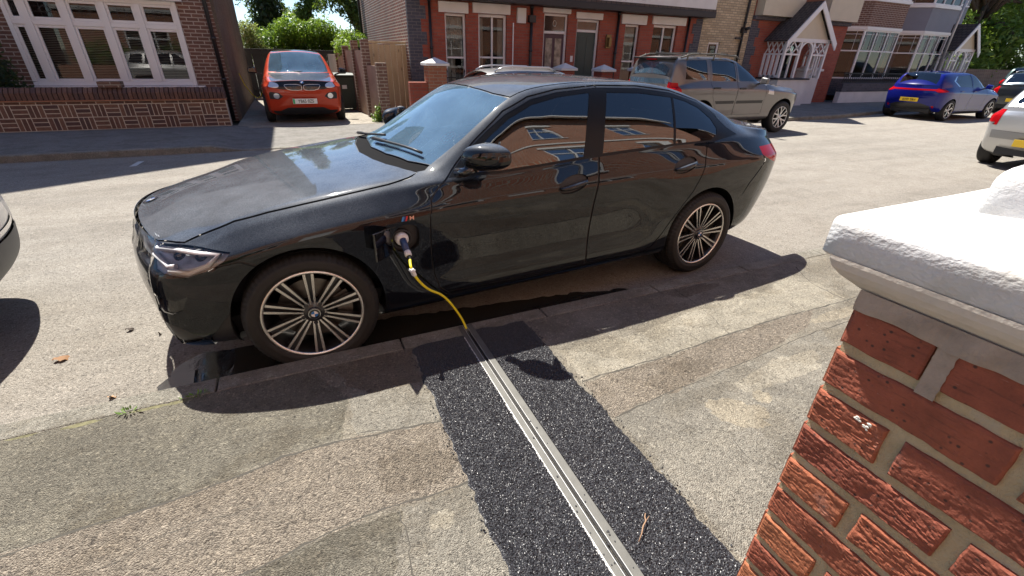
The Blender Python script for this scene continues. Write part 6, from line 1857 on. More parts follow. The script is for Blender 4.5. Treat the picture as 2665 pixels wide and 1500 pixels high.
def build_car(sp, loc, rz, label, paint, group='cars parked along the street', sides=(), top=(), front=(), rear=(), wheels=(0, 2.6, .31, .21, .2, 'blade5'), track=None, archr=None, density=70, blackbits=True, smooth_mats=None, name='parked_car', interior=True):
    L = Loft(sp); root = empty(name, loc, rz, label, 'car', group)
    wf, wr_, Rw, rr, tw, style = wheels
    ar = archr or Rw*1.12
    X = L.to_ab
    def ab(pl, st=.06):
        a = X(densify(pl, st)); a[:, 1] = np.where(a[:, 1] > 14.9, 15.05, a[:, 1]); return a
    regs = []
    order = []
    for it in sides:
        pl = it[2]
        if it[0] == 'door': regs += [('S%d' % len(order), ab(offset_poly(pl, -.004)))]; regs2 = ('gap', ab(offset_poly(pl, .003)))
        else: regs += [('S%d' % len(order), ab(pl))]; regs2 = None
        order.append(it)
        if regs2: regs.append(regs2)
    # doors after everything else on the flank so that glass wins
    regs.sort(key=lambda r: 0)
    regs += [('hole', ab(circle_poly(wf, Rw, ar, -.2))), ('hole', ab(circle_poly(wr_, Rw, ar, -.2)))]
    holes = [r for r in regs if r[0] == 'hole']; rest = [r for r in regs if r[0] != 'hole']
    tregs = []
    for i, it in enumerate(top): tregs.append(('T%d' % i, ab(it[2])))
    D = cdt_panels(L.ev, L.s0, L.s1, 0.0, 15.0, 0, 46, holes+rest+tregs, alist=s_list(L, 10, density), center=((wf+wr_)/2, 0, .6))
    mir = {k: mirror_piece(v) for k, v in D.items()}
    body = [D['body'], mir['body']]
    capd = {}
    for end, lst in (('front', front), ('rear', rear)):
        cr = []
        for i, it in enumerate(lst):
            cr.append(('C%d' % i, cap_ab(L, end, densify(it[2], .05))))
            if len(it) > 3 and it[3] == 'both': cr.append(('C%dm' % i, cap_ab(L, end, densify([(-y, z) for y, z in it[2]], .05))))
        F = (lambda e: (lambda k, t: L.cap(k, t, e)))(end)
        C = cdt_panels(F, -1.0, 1.0, 0.0, 12.0, 33, 37, cr, center=((wf+wr_)/2, 0, .6)); capd[end] = C
        body.append(C['body'])
    skin('body_shell', paint, body, root)
    if 'gap' in D: skin('panel_gap', M['black'], [D['gap'], mir['gap']], root, depth=.005)
    doors = {}
    for i, it in enumerate(order):
        k = 'S%d' % i
        if k not in D: continue
        dp = .004 if it[0] in ('window_pane',) else 0.0
        for dd in (D, mir): skin(it[0], it[1], [dd[k]], root, depth=dp)
    for i, it in enumerate(top):
        k = 'T%d' % i
        if k in D: skin(it[0], it[1], [D[k], mir[k]], root)
    for end, lst in (('front', front), ('rear', rear)):
        for i, it in enumerate(lst):
            dp = it[4] if len(it) > 4 else 0.0
            for k in ('C%d' % i, 'C%dm' % i):
                if k in capd[end]: skin(it[0], it[1], [capd[end][k]], root, depth=dp)
    hw = max(p[1] for p in sp['W'])
    for cx in (wf, wr_):
        for sg in (1, -1): arch_liner(L, cx, Rw, ar, M['black'], root, sg, .30)
    for cx in (wf, wr_):
        for sg in (-1, 1):
            make_wheel(root, cx, sg*(hw-.015), Rw, sg, Rw, rr, tw, style, 0, .4+cx, False)
    zb = sp['zb'][1][1]
    u = MB(); u.box(wf+Rw+.08, wr_-Rw-.08, -hw+.10, hw-.10, zb+.02, zb+.14); u.box(L.s0+.12, L.s1-.12, -hw+.32, hw-.32, zb+.03, zb+.3)
    u.build('underbody_block', M['black'], root)
    if interior:
        for yy in (-.34, .34):
            for xx in (wf+1.25, wf+2.1):
                m_ = MB(); Mt = Matrix.Translation((xx, yy, zb+.2)) @ Matrix.Rotation(R(18), 4, 'Y'); m_.box(0, .13, -.22, .22, .1, .72, 0, Mt); m_.box(.02, .1, -.12, .12, .74, .88, 0, Mt); m_.build('seat', M['seat'], root, bevel=.04)
        d_ = MB(); d_.box(wf+.45, wf+.85, -hw+.2, hw-.2, .6, sp['zl'][2][1]-.03); d_.build('dashboard', M['black'], root, bevel=.03)
    return root, L

def simple_mirror(root, x, y, z, sg, mat, s=1.0):
    mb = MB()
    mb.prism([(y*sg, z-.07*s), ((y+.20*s)*sg, z-.065*s), ((y+.21*s)*sg, z+.06*s), ((y+.03)*sg, z+.085*s)], x-.05*s, x+.05*s, 'x')
    o = mb.build('door_mirror', mat, root, bevel=.03*s, seg=3)
    mb = MB(); mb.beam((x, (y-.10)*sg, z-.09*s), (x, (y+.05)*sg, z-.04*s), .05, .035); mb.build('mirror_stalk', M['black'], o)
    return o
def side_pt(L, x, z):
    p = L.inv_xz([(x, z)]); return L.ev(p[:, 0], np.clip(p[:, 1], 0, 15))[0]
def side_bar(root, L, pts, r, mat, name, both=True, push=.0):
    for sg in ((1, -1) if both else (1,)):
        mb = MB(); path = []
        for x, z in pts:
            q = side_pt(L, x, z); path.append((q[0], (q[1]-push)*sg, q[2]))
        mb.tube(path, r, 8); mb.build(name, mat, root)

# -- orange electric hatch nose-out on the drive
orange = paint_mat('solar_orange_paint', (0.44, 0.040, 0.011), metal=.1, rough=.35)
blk = paint_mat('black_panel_paint', (0.006, 0.006, 0.008), rough=.3)
def orange_car():
    sp = std_spec(.70, 2.57, .68, 1.775, 1.575, 1.0, 1.03, .905, .42, 1.02, 2.65, 1.0, zb=.19, bN=.10,
        we=[(-.55, .73), (0, .74), (.42, .74), (1.02, .615), (1.4, .575), (2.5, .57), (3.17, .70)], aN=[.86, .86, .92])
    yl = lambda pts: pts
    band = [(-.80, .96), (-.735, .88), (-.70, .80), (-.56, .765), (-.42, .745), (.42, .745), (.56, .765), (.70, .80), (.735, .88), (.80, .96)]
    kid = round_poly([(.022, .765), (.045, .738), (.30, .738), (.375, .815), (.36, .845), (.035, .845)], 1)
    kidr = offset_poly(kid, .012)
    hl = round_poly([(.49, .80), (.56, .775), (.70, .79), (.735, .85), (.71, .905), (.60, .90), (.50, .86)], 1)
    fogb = [(.44, .60), (.52, .675), (.70, .70), (.76, .62), (.72, .545), (.54, .535)]
    fog = [(.575+.062*math.cos(a), .612+.058*math.sin(a)) for a in lin(0, 6.2832, 15)[:-1]]
    low = [(-.80, .30), (-.55, .285), (-.38, .36), (.38, .36), (.55, .285), (.80, .30), (.80, .12), (-.80, .12)]
    lampm = P('bright_lamp', (.75, .77, .80), .12, .55, coat=1.0)
    root, L = build_car(sp, (-.50, 10.60, .03), R(90), 'small orange electric car with a black bonnet parked nose out on the driveway', orange,
        sides=[('window_pane', M['carglass'], [(.75, 1.03), (1.75, 1.03), (1.75, 1.43), (1.15, 1.40)]), ('window_pane', M['carglass'], [(1.82, 1.03), (2.6, 1.10), (2.5, 1.42), (1.82, 1.43)])],
        top=[('bonnet', blk, [(-.50, .93, 'k'), (0, .93, 'k'), (.42, .95, 'k'), (.305, .6, 'k'), (.225, 0, 'k'), (-.56, 0, 'k'), (-.54, .6, 'k')]),
             ('windscreen', M['screen'], [(.44, .93, 'k'), (.32, .6, 'k'), (.24, 0, 'k'), (.93, 0, 'k'), (.96, .6, 'k'), (1.0, .93, 'k'), (.7, .93, 'k')]),
             ('roof', blk, [(.99, 0, 'k'), (1.02, .6, 'k'), (1.06, .9, 'k'), (2.5, .9, 'k'), (2.6, 0, 'k')])],
        front=[('grille_insert', M['blackgloss'], kid, 'both'), ('kidney_surround', M['silveralloy'], kidr, 'both', -.012), ('headlight', lampm, hl, 'both', -.006), ('front_panel', blk, band, 'one'),
               ('fog_lamp', lampm, fog, 'both', -.012), ('fog_surround', M['black'], fogb, 'both', .004), ('lower_intake', M['black'], low, 'one', .003)],
        rear=[('rear_panel', blk, [(-.7, .5), (.7, .5), (.7, .98), (-.7, .98)], 'one')],
        wheels=(0, 2.57, .335, .24, .16, 'blade5'), group='cars parked along the street')
    number_plate(root, (-.735, 0, .505), R(-90), 'YB65 0ZS', M['whiteplate'], True, R(6))
    roundel(root, (-.668, 0, .905), .048, 'y', tilt=(R(-38), 0, R(-90)))
    for sg in (1, -1): simple_mirror(root, .62, .93, 1.10, sg, M['blackgloss'], .95)
    mb = MB(); mb.tube([(.34, .55, 1.055), (.30, .0, 1.095), (.33, -.12, 1.08)], .012, 6); mb.build('wiper', M['black'], root)
    mb = MB(); mb.tube([(.36, -.62, 1.045), (.33, -.1, 1.085)], .012, 6); mb.build('wiper', M['black'], root)
    # its own charging lead to the house wall
    c = MB(); pts = [(-1.40, 12.9, .86), (-1.46, 13.0, .62), (-1.55, 13.0, .42), (-1.66, 13.0, .37), (-1.76, 13.0, .46), (-1.90, 13.0, .72), (-1.97, 13.0, 1.0)]
    pts = [tuple(np.array(pts[max(0, min(len(pts)-2, int(t)))])*(1-(t-int(t)))+np.array(pts[max(0, min(len(pts)-2, int(t)))+1])*(t-int(t))) for t in lin(0, len(pts)-1.001, 30)]
    c.tube(pts, .012, 8); tag(c.build('charging_cable', M['cable'], None), 'thin yellow cable hanging between the pebbledashed wall and the orange car', 'cable')
orange_car()

# -- silver-beige four by four
def suv():
    sp = std_spec(.80, 2.66, 1.02, 1.90, 1.68, 1.13, 1.10, .98, .78, 1.62, 3.42, 1.06, zb=.32, bN=.12, bT=.06, rk=.68,
        T=[3.45, 3.55, 3.58, 3.58, 3.56, 3.54, 3.52, 3.46])
    sp['ze'][-1] = (sp['s1'], 1.14); 
    s1 = sp['s1']
    sp['ze'] = [p for p in sp['ze'] if p[0] < 3.3]+[(3.40, 1.58), (3.52, 1.42), (s1, 1.20)]
    sp['zm'] = [p for p in sp['zm'] if p[0] < 3.3]+[(3.42, 1.645), (3.54, 1.46), (s1, 1.24)]
    paint = paint_mat('silver_beige_paint', (.18, .172, .17), metal=.6, rough=.32)
    dark = M['black']
    w1 = [(.92, 1.165), (1.60, 1.165), (1.60, 1.545), (1.45, 1.52), (1.2, 1.38)]
    w2 = [(1.70, 1.165), (2.42, 1.175), (2.42, 1.575), (1.70, 1.56)]
    w3 = [(2.56, 1.19), (3.16, 1.20), (3.12, 1.56), (2.56, 1.575)]
    d1 = [(.72, .50), (.70, 1.12), (.90, 1.15), (1.20, 1.42), (1.46, 1.555), (1.65, 1.585), (1.65, .46), (.74, .46)]
    d2 = [(1.66, .46), (1.66, 1.59), (2.46, 1.60), (2.47, 1.1), (2.40, .85), (2.25, .62), (2.2, .46)]
    root, L = build_car(sp, (10.18, 6.62, 0), R(180), 'silver beige four by four with roof rails parked facing away across the road', paint,
        sides=[('window_pane', M['carglass'], w1), ('window_pane', M['carglass'], w2), ('window_pane', M['carglass'], w3),
               ('side_moulding', dark, [(.75, .70), (1.62, .70), (1.62, .765), (.75, .765)]), ('side_moulding', dark, [(1.69, .70), (2.25, .70), (2.30, .765), (1.69, .765)]),
               ('door', paint, d1), ('door', paint, d2), ('tail_light', M['red_light'], [(3.30, .88), (3.62, .88), (3.62, 1.13), (3.34, 1.13)]),
               ('side_vent', M['silveralloy'], [(.44, .88), (.64, .90), (.62, 1.0), (.46, .99)])],
        top=[('windscreen', M['screen'], [(.80, .93, 'k'), (.66, .5, 'k'), (.62, 0, 'k'), (1.52, 0, 'k'), (1.56, .6, 'k'), (1.62, .93, 'k')]),
             ('rear_window', M['screen'], [(3.44, 0, 'k'), (3.44, .88, 'k'), (3.56, .90, 'k'), (3.58, 0, 'k')])],
        rear=[('rear_window', M['screen'], [(-.72, 1.10), (.72, 1.10), (.70, 1.20), (-.70, 1.20)], 'one'), ('tail_light', M['red_light'], [(-.95, .86), (-.72, .86), (-.72, 1.10), (-.95, 1.12)], 'both')],
        front=[('headlight', M['lampglass'], [(.52, .82), (.80, .84), (.80, .97), (.55, .93)], 'both'), ('grille', M['black'], [(-.45, .80), (.45, .80), (.45, .92), (-.45, .92)], 'one')],
        wheels=(0, 2.66, .365, .245, .235, 'split6'), archr=.43)
    for sg in (1, -1):
        mb = MB(); path = [(1.55, sg*.70, 1.60), (1.68, sg*.70, 1.665), (2.3, sg*.69, 1.695), (3.0, sg*.69, 1.685), (3.28, sg*.69, 1.61)]
        mb.tube(path, .017, 8)
        for x in (1.7, 2.35, 3.1): mb.tube([(x, sg*.69, 1.58), (x, sg*.69, 1.69)], .018, 6)
        mb.build('roof_rail', M['galv'], root)
        mo = simple_mirror(root, .98, .93, 1.18, sg, P('mirror_grey', (.16, .155, .15), .45), .95)
        for x, z in ((1.50, 1.02), (2.32, 1.03)):
            h = MB(); q = side_pt(L, x, z); h.box(x-.10, x+.10, sg*(-q[1]+.025), sg*(-q[1]-.002), z-.018, z+.018); h.build('door_handle', dark, root, bevel=.008)
    for x in (1.95, 2.75): part(root, 'cross_bar', M['galv'], (x, x+.06, -.69, .69, 1.70, 1.72))
    part(root, 'brake_light', M['red_light'], (3.47, 3.49, -.16, .16, 1.56, 1.585))
    part(root, 'spoiler', dark, (3.30, 3.50, -.62, .62, 1.585, 1.62), bevel=.01)
    number_plate(root, (3.64, 0, .80), R(90), '', M['yellowplate']) if False else None
suv()

# -- blue hatch, rear towards us
def blue_hatch():
    sp = std_spec(.80, 2.58, .68, 1.775, 1.45, .96, .96, .80, .62, 1.30, 3.02, .98, zb=.20, bT=.10, rk=.62)
    blue = paint_mat('bright_blue_paint', (.003, .008, .17), metal=.0, rough=.3)
    root, L = build_car(sp, (20.93, 6.72, 0), R(180), 'bright blue hatchback with full width red tail lights parked on the far kerb', blue,
        sides=[('window_pane', M['carglass'], [(.90, .985), (1.50, .985), (1.50, 1.345), (1.36, 1.33), (1.15, 1.20)]), ('window_pane', M['carglass'], [(1.56, .985), (2.28, 1.01), (2.48, 1.14), (2.30, 1.31), (1.56, 1.35)]),
               ('chrome_trim', M['chrome'], [(2.30, 1.01), (2.36, 1.01), (2.62, 1.17), (2.42, 1.30), (2.36, 1.31), (2.54, 1.16)]),
               ('door', blue, [(.62, .32), (.58, .86), (.72, .95), (1.02, 1.15), (1.34, 1.36), (1.52, 1.375), (1.52, .32)]), ('door', blue, [(1.53, .32), (1.53, 1.376), (2.34, 1.34), (2.50, 1.16), (2.36, .90), (2.24, .60), (2.16, .32)]),
               ('tail_light', M['red_light'], [(2.92, .87), (3.4, .80), (3.4, .96), (3.15, .96), (2.98, .92)]), ('sill_trim', M['black'], [(.5, .16), (2.1, .16), (2.1, .28), (.5, .28)])],
        top=[('windscreen', M['screen'], [(.66, .93, 'k'), (.52, .5, 'k'), (.48, 0, 'k'), (1.22, 0, 'k'), (1.26, .6, 'k'), (1.32, .93, 'k')]),
             ('rear_window', M['carglass'], [(2.96, 0, 'k'), (2.96, .80, 'k'), (3.08, .90, 'k'), (3.155, .86, 'k'), (3.165, 0, 'k')]),
             ('roof_spoiler', blk, [(2.80, 0, 'k'), (2.80, .88, 'k'), (2.95, .88, 'k'), (2.955, 0, 'k')])],
        rear=[('light_bar', M['red_light'], [(-.64, .88), (.64, .88), (.66, .93), (-.66, .93)], 'one', -.003), ('tail_light', M['red_light'], [(-.95, .80), (-.70, .83), (-.60, .87), (-.60, .94), (-.95, .96)], 'both', -.003),
              ('diffuser', M['black'], [(-.62, .22), (.62, .22), (.56, .43), (.34, .50), (-.34, .50), (-.56, .43)], 'one', -.002), ('reflector', M['red_light'], [(-.86, .40), (-.62, .38), (-.60, .44), (-.86, .47)], 'both', -.004)],
        wheels=(0, 2.58, .315, .225, .205, 'blade5'))
    q = L.cap(np.array([0.0]), np.array([4.0]), 'rear')[0]
    number_plate(root, (float(q[0])+.015, 0, .60), R(90), 'KY71 TAV', M['yellowplate'])
    for sg in (1, -1):
        simple_mirror(root, .86, .86, 1.01, sg, blue, .9)
        side = sg
        for x, z in ((1.38, .87), (2.20, .88)):
            h = MB(); q = side_pt(L, x, z); h.box(x-.09, x+.09, sg*(-q[1]+.02), sg*(-q[1]-.002), z-.014, z+.014); h.build('door_handle', blue, root, bevel=.006)
    mb = MB(); mb.tube([(3.18, .02, 1.03), (3.13, -.2, 1.10), (3.13, -.32, 1.10)], .012, 6); mb.build('wiper', M['black'], root)
    mb = MB(); mb.tube([(2.6, 0, 1.43), (2.66, 0, 1.48), (2.78, 0, 1.49)], [.03, .02, .006], 8); mb.build('roof_aerial', M['black'], root)
    b = text_obj('rear_script', '\u2014 \u2014 \u2014', .05, M['chrome'], root, (float(q[0]), 0, 0), (0, 0, 0)) if False else None
blue_hatch()

# -- plain hatches and estates used for the rest, each with its own look
def generic(label, loc, rz, color, h=1.45, L_=4.0, wb=2.55, w=1.74, belt=.95, re=None, metal=.7, plate='', rails=False, lights=None, zb=.21, estate=False, wheel='split6', script=None, bumper=None, nose_bumper=None):
    fo = .82; ro = L_-wb-fo; re = re or (L_-fo-.42)
    sp = std_spec(fo, wb, ro, w, h, belt, belt-.0, belt-.16, .62, 1.32, re, belt+.02, zb=zb, rk=.66 if estate else .62)
    pm = paint_mat('car_paint', color, metal=metal, rough=.32)
    s1 = sp['s1']; hw = w/2; tl = s1-.02
    x2 = min(re-.25, wb+.35)
    rear = [('tail_light', M['red_light'], lights or [(-hw, belt-.22), (-hw*.72, belt-.20), (-hw*.74, belt+.0), (-hw, belt-.01)], 'both', -.003)]
    if bumper: rear.append(('bumper_insert', bumper, [(-hw, .50), (hw, .50), (hw, .62), (-hw, .62)], 'one', -.01))
    root, L = build_car(sp, loc, rz, label, pm,
        sides=[('window_pane', M['carglass'], [(.92, belt+.03), (1.50, belt+.03), (1.50, h-.11), (1.38, h-.125), (1.15, h-.25)]), ('window_pane', M['carglass'], [(1.57, belt+.03), (x2-.3, belt+.045), (x2-.36, h-.125), (1.57, h-.105)])] +
              ([('window_pane', M['carglass'], [(x2-.22, belt+.06), (re-.06, belt+.08), (re-.16, h-.15), (x2-.28, h-.13)])]) +
              [('door', pm, [(.62, zb+.12), (.58, belt-.10), (.74, belt-.01), (1.34, h-.09), (1.52, h-.075), (1.52, zb+.12)]), ('door', pm, [(1.53, zb+.12), (1.53, h-.075), (x2-.3, h-.09), (x2-.22, belt-.1), (2.2, .55), (2.1, zb+.12)]),
               *([('bumper_insert', nose_bumper, [(-1.0, .20), (-.52, .20), (-.52, .54), (-1.0, .54)])] if nose_bumper else []), ('tail_light', M['red_light'], [(tl-.20, belt-.20), (tl+.2, belt-.22), (tl+.2, belt-.01), (tl-.10, belt+.0)])],
        top=[('windscreen', M['screen'], [(.66, .93, 'k'), (.52, .5, 'k'), (.48, 0, 'k'), (1.24, 0, 'k'), (1.28, .6, 'k'), (1.34, .93, 'k')]),
             ('rear_window', M['carglass'], [(re+.02, 0, 'k'), (re+.02, .82, 'k'), (s1-.10, .88, 'k'), (s1-.05, .86, 'k'), (s1-.04, 0, 'k')])],
        rear=rear, wheels=(0, wb, .31, .21, .195, wheel), front=([('bumper_insert', nose_bumper, [(-hw, .20), (hw, .20), (hw, .54), (-hw, .54)], 'one', -.012), ('chrome_strip', M['chrome'], [(-hw, .56), (hw, .56), (hw, .585), (-hw, .585)], 'one', -.006)] if nose_bumper else []))
    q = L.cap(np.array([0.0]), np.array([4.0]), 'rear')[0]
    if plate: number_plate(root, (float(q[0])+.02, 0, .52 if not bumper else .46), R(90), plate, M['yellowplate'])
    for sg in (1, -1):
        simple_mirror(root, .90, hw-.02, belt+.06, sg, pm, .9)
        if rails:
            mb = MB(); mb.tube([(1.45, sg*hw*.60, h-.06), (1.6, sg*hw*.60, h+.005), (2.4, sg*hw*.60, h+.015), (re-.25, sg*hw*.6, h-.01), (re-.1, sg*hw*.6, h-.07)], .016, 8); mb.build('roof_rail', M['silveralloy'], root)
    mb = MB(); mb.tube([(s1-.02, .03, belt+.09), (s1-.09, .25, belt+.16), (s1-.09, .38, belt+.17)], .012, 6); mb.build('wiper', M['black'], root)
    return root, L
silver = (.52, .53, .54)
rt, Lr = generic('silver hatchback cut off at the right edge with red tail light and yellow plate', (13.22, 1.02, 0), R(180), silver, h=1.43, L_=4.03, wb=2.46, w=1.67, belt=.95, plate='BF07 GXK' if False else 'BF', bumper=P('silver_bumper_strip', (.30, .31, .32), .4, .5), lights=[(-.84, .70), (-.60, .70), (-.58, .90), (-.66, .96), (-.84, .94)], wheel='plain')
q_ = Lr.cap(np.array([.5]), np.array([6.0]), 'rear')[0]
generic('silver car at the left edge showing only the corner of its dark bumper', (-3.22, 1.02, 0), R(180), (.60, .60, .60), h=1.5, L_=4.2, wb=2.6, w=1.78, belt=.98, metal=.4, nose_bumper=P('dark_grey_bumper', (.07, .075, .08), .5))
generic('silver car with roof rails hidden behind the roof of the black saloon', (5.55, 6.85, 0), R(180), (.30, .31, .32), h=1.37, L_=4.1, wb=2.55, w=1.70, belt=.95, rails=True)
generic('dark grey estate with silver roof rails parked in front of the blue hatchback', (27.2, 6.2, 0), R(180), (.045, .055, .065), h=1.50, L_=4.5, wb=2.7, w=1.78, belt=.98, rails=True, estate=True, plate='LD14', lights=[(-.89, .68), (-.62, .70), (-.62, .93), (-.89, .95)])
generic('black high car parked at the far end below the trees', (33.6, 6.0, 0), R(180), (.02, .025, .03), h=1.78, L_=4.6, wb=2.75, w=1.86, belt=1.12, rails=True, estate=True, zb=.3)
generic('second dark car beyond the grey estate at the street end', (36.5, 9.6, 0), R(180), (.03, .05, .05), h=1.7, L_=4.5, wb=2.7, w=1.84, belt=1.08, estate=True, zb=.28)
# ------------------------------------------------------------------ foliage
def foliage(name, clumps, n, size, mat, parent=None, seed=1, bright=0.0, flat=0.0):
    """clumps: (cx,cy,cz,rx,ry,rz,tone); n leaf faces spread through their volume"""
    rg = np.random.default_rng(seed)
    C = np.array([c[:7] for c in clumps], float)
    w = C[:, 3]*C[:, 4]*C[:, 5]; w = w**0.8; w /= w.sum()
    k = rg.choice(len(C), n, p=w)
    d = rg.normal(size=(n, 3)); d /= np.linalg.norm(d, axis=1)[:, None]
    r = rg.random(n)**0.42
    r *= 1+0.22*np.sin(d[:, 0]*5+k)*np.sin(d[:, 2]*6+k*1.7)
    p = C[k, :3]+d*r[:, None]*C[k, 3:6]
    p += rg.normal(size=(n, 3))*size*0.8
    nrm = d*0.6+rg.normal(size=(n, 3))*0.75+np.array([0, 0, 0.35]); nrm /= np.linalg.norm(nrm, axis=1)[:, None]
    t = np.cross(nrm, rg.normal(size=(n, 3))); t /= np.linalg.norm(t, axis=1)[:, None]
    b = np.cross(nrm, t)
    s = size*(0.55+0.9*rg.random(n))
    V = np.stack([p-t*s[:, None], p+b*s[:, None]*.45+nrm*s[:, None]*.12, p+t*s[:, None], p-b*s[:, None]*.45+nrm*s[:, None]*.12], 1).reshape(-1, 3)
    idx = np.arange(4*n, dtype=np.int32)
    me = bpy.data.meshes.new(name)
    me.vertices.add(4*n); me.vertices.foreach_set("co", V.astype(np.float32).ravel())
    me.loops.add(4*n); me.loops.foreach_set("vertex_index", idx)
    me.polygons.add(n); me.polygons.foreach_set("loop_start", idx[::4])
    me.update(calc_edges=True)
    at = me.attributes.new("tone", 'FLOAT', 'POINT')
    tone = np.clip(C[k, 6]+rg.normal(size=n)*0.22+bright, 0, 1)
    at.data.foreach_set("value", np.repeat(tone, 4).astype(np.float32))
    me.materials.append(mat)
    o = bpy.data.objects.new(name, me); COL.objects.link(o)
    if parent is not None: o.parent = parent
    return o

def plant(name, cat, label, loc, clumps, n, size, mat, trunk=None, group=None, seed=1):
    root = empty(name, loc, 0, label, cat, group)
    foliage('crown' if trunk else 'foliage', clumps, n, size, mat, root, seed)
    mb = MB(); rr = random.Random(seed)
    if trunk:
        h, r = trunk
        mb.tube([(0, 0, -.1), (rr.uniform(-.1, .1), 0, h*.4), (rr.uniform(-.2, .2), rr.uniform(-.2, .2), h)], [r, r*.8, r*.5], 10)
        for c in clumps:
            z0 = h*rr.uniform(.45, .95); b = Vector((0, 0, z0)); e = Vector(c[:3])
            mb.tube([b, (b+e)/2+Vector((0, 0, .1*h*rr.random())), e], [r*.4, r*.25, r*.08], 7)
        mb.build('trunk', M['bark'], root)
    else:
        for c in clumps: mb.tube([(c[0]*.8, c[1]*.8, 0), ((c[0]*.9), c[1]*.9, c[2]*.6), (c[0], c[1], c[2])], [.025, .018, .008], 6)
        mb.build('stems', M['bark'], root)
    return root
def blob(n, rx, ry, rz, cz, s, seed, tone=(.3, .75)):
    rr = random.Random(seed); out = []
    for i in range(n):
        a = rr.random()*6.28; q = rr.random()**.5; z = rr.uniform(-1, 1)
        m = math.sqrt(max(.05, 1-z*z*.8))
        out.append((rx*q*m*math.cos(a), ry*q*m*math.sin(a), cz+rz*z, s*rr.uniform(.7, 1.3), s*rr.uniform(.7, 1.3), s*rr.uniform(.55, 1.0), rr.uniform(*tone)))
    return out
G = 'trees and shrubs beyond the houses'
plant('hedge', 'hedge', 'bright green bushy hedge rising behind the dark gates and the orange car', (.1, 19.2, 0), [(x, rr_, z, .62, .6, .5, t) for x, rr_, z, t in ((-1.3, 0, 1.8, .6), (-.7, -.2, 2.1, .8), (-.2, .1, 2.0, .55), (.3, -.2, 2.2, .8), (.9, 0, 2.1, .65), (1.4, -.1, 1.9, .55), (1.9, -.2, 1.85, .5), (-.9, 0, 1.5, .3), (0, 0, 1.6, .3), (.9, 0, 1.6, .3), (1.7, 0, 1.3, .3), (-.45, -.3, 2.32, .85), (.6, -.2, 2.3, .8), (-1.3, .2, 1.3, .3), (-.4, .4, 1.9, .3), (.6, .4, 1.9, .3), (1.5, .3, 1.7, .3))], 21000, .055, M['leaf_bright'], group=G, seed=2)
plant('shrub', 'shrub', 'pale flowering shrub at the left end of the bright hedge by the pebbledashed wall', (-1.75, 18.6, 0), [(0, 0, 1.7, .42, .4, .4, .6), (-.1, 0, 2.15, .36, .35, .4, .8), (.25, -.1, 1.45, .4, .3, .4, .5)], 3000, .05, M['leaf_pale'], group=G, seed=3)
plant('conifer', 'tree', 'dark conifer standing tall behind the bright hedge near the left house', (-1.2, 25, 0), [(.1*math.sin(i), .1*math.cos(i*2), 2.2+i*.55, 1.0-.06*i, 1.0-.06*i, .6, .35+.05*(i % 3)) for i in range(11)], 9000, .10, M['leaf_dark'], (7.5, .22), G, 4)
plant('tree', 'tree', 'sparse light tree seen against the sky left of the dark conifer', (-3.4, 27, 0), blob(14, 1.5, 1.3, 2.2, 3.6, .6, 5), 3600, .09, M['leaf_mid'], (4.5, .14), G, 5)
plant('tree', 'tree', 'small round tree between the dark conifer and the larger tree by the terrace', (.85, 30, 0), blob(10, .9, .8, 1.1, 4.0, .55, 6), 3600, .09, M['leaf_mid'], (4.4, .14), G, 6)
plant('tree', 'tree', 'large dark leafy tree behind the hedge against the terrace flank', (3.2, 27, 0), blob(26, 2.0, 1.8, 2.6, 4.3, .85, 7, (.2, .6)), 11000, .095, M['leaf_mid'], (5.2, .25), G, 7)
plant('shrub', 'shrub', 'small climbing plant with light leaves on top of the stepped wall', (.98, 14.6, 0), [(0, 0, 1.75, .30, .5, .28, .8), (.15, .8, 1.95, .25, .3, .22, .8), (-.1, -.5, 1.65, .2, .3, .25, .6)], 1100, .045, M['leaf_bright'], group=G, seed=8)
plant('weed', 'weed', 'clump of green weeds at the foot of the front driveway pier', (1.12, 9.93, 0), [(0, 0, .12, .16, .1, .14, .7), (.05, .05, .3, .09, .08, .12, .6)], 420, .03, M['leaf_bright'], seed=9)
plant('shrub', 'shrub', 'dark shaded shrub growing before the left end of the white window', (-5.95, 10.4, 0), [(0, 0, .9, .5, .35, .5, .25), (-.1, .1, 1.5, .42, .3, .45, .35), (-.3, 0, 1.95, .35, .3, .3, .3), (.2, -.1, .6, .35, .25, .3, .2)], 5200, .045, M['leaf_dark'], seed=10)
plant('tree', 'tree', 'big bright leafy tree at the right end of the street beyond the small porch', (40, 15.5, 0), blob(40, 4.6, 3.2, 4.2, 5.6, 1.35, 11, (.35, .9)), 17000, .17, M['leaf_sunny'], (6.5, .35), G, 11)
plant('tree', 'tree', 'tall willowy tree filling the top right corner above the parked cars', (50, 19.5, 0), blob(36, 5.5, 4, 5.5, 7.5, 1.6, 12, (.4, .95)), 15000, .20, M['leaf_sunny'], (9, .4), G, 12)
plant('shrub', 'hedge', 'green hedge along the far wall behind the dark parked cars', (43, 13.6, 0), [(-8+i*1.3, .3*math.sin(i*2), 1.5+.35*math.sin(i*1.7), .95, .7, .75, .5+.3*math.sin(i)) for i in range(15)], 10000, .11, M['leaf_sunny'], group=G, seed=13)

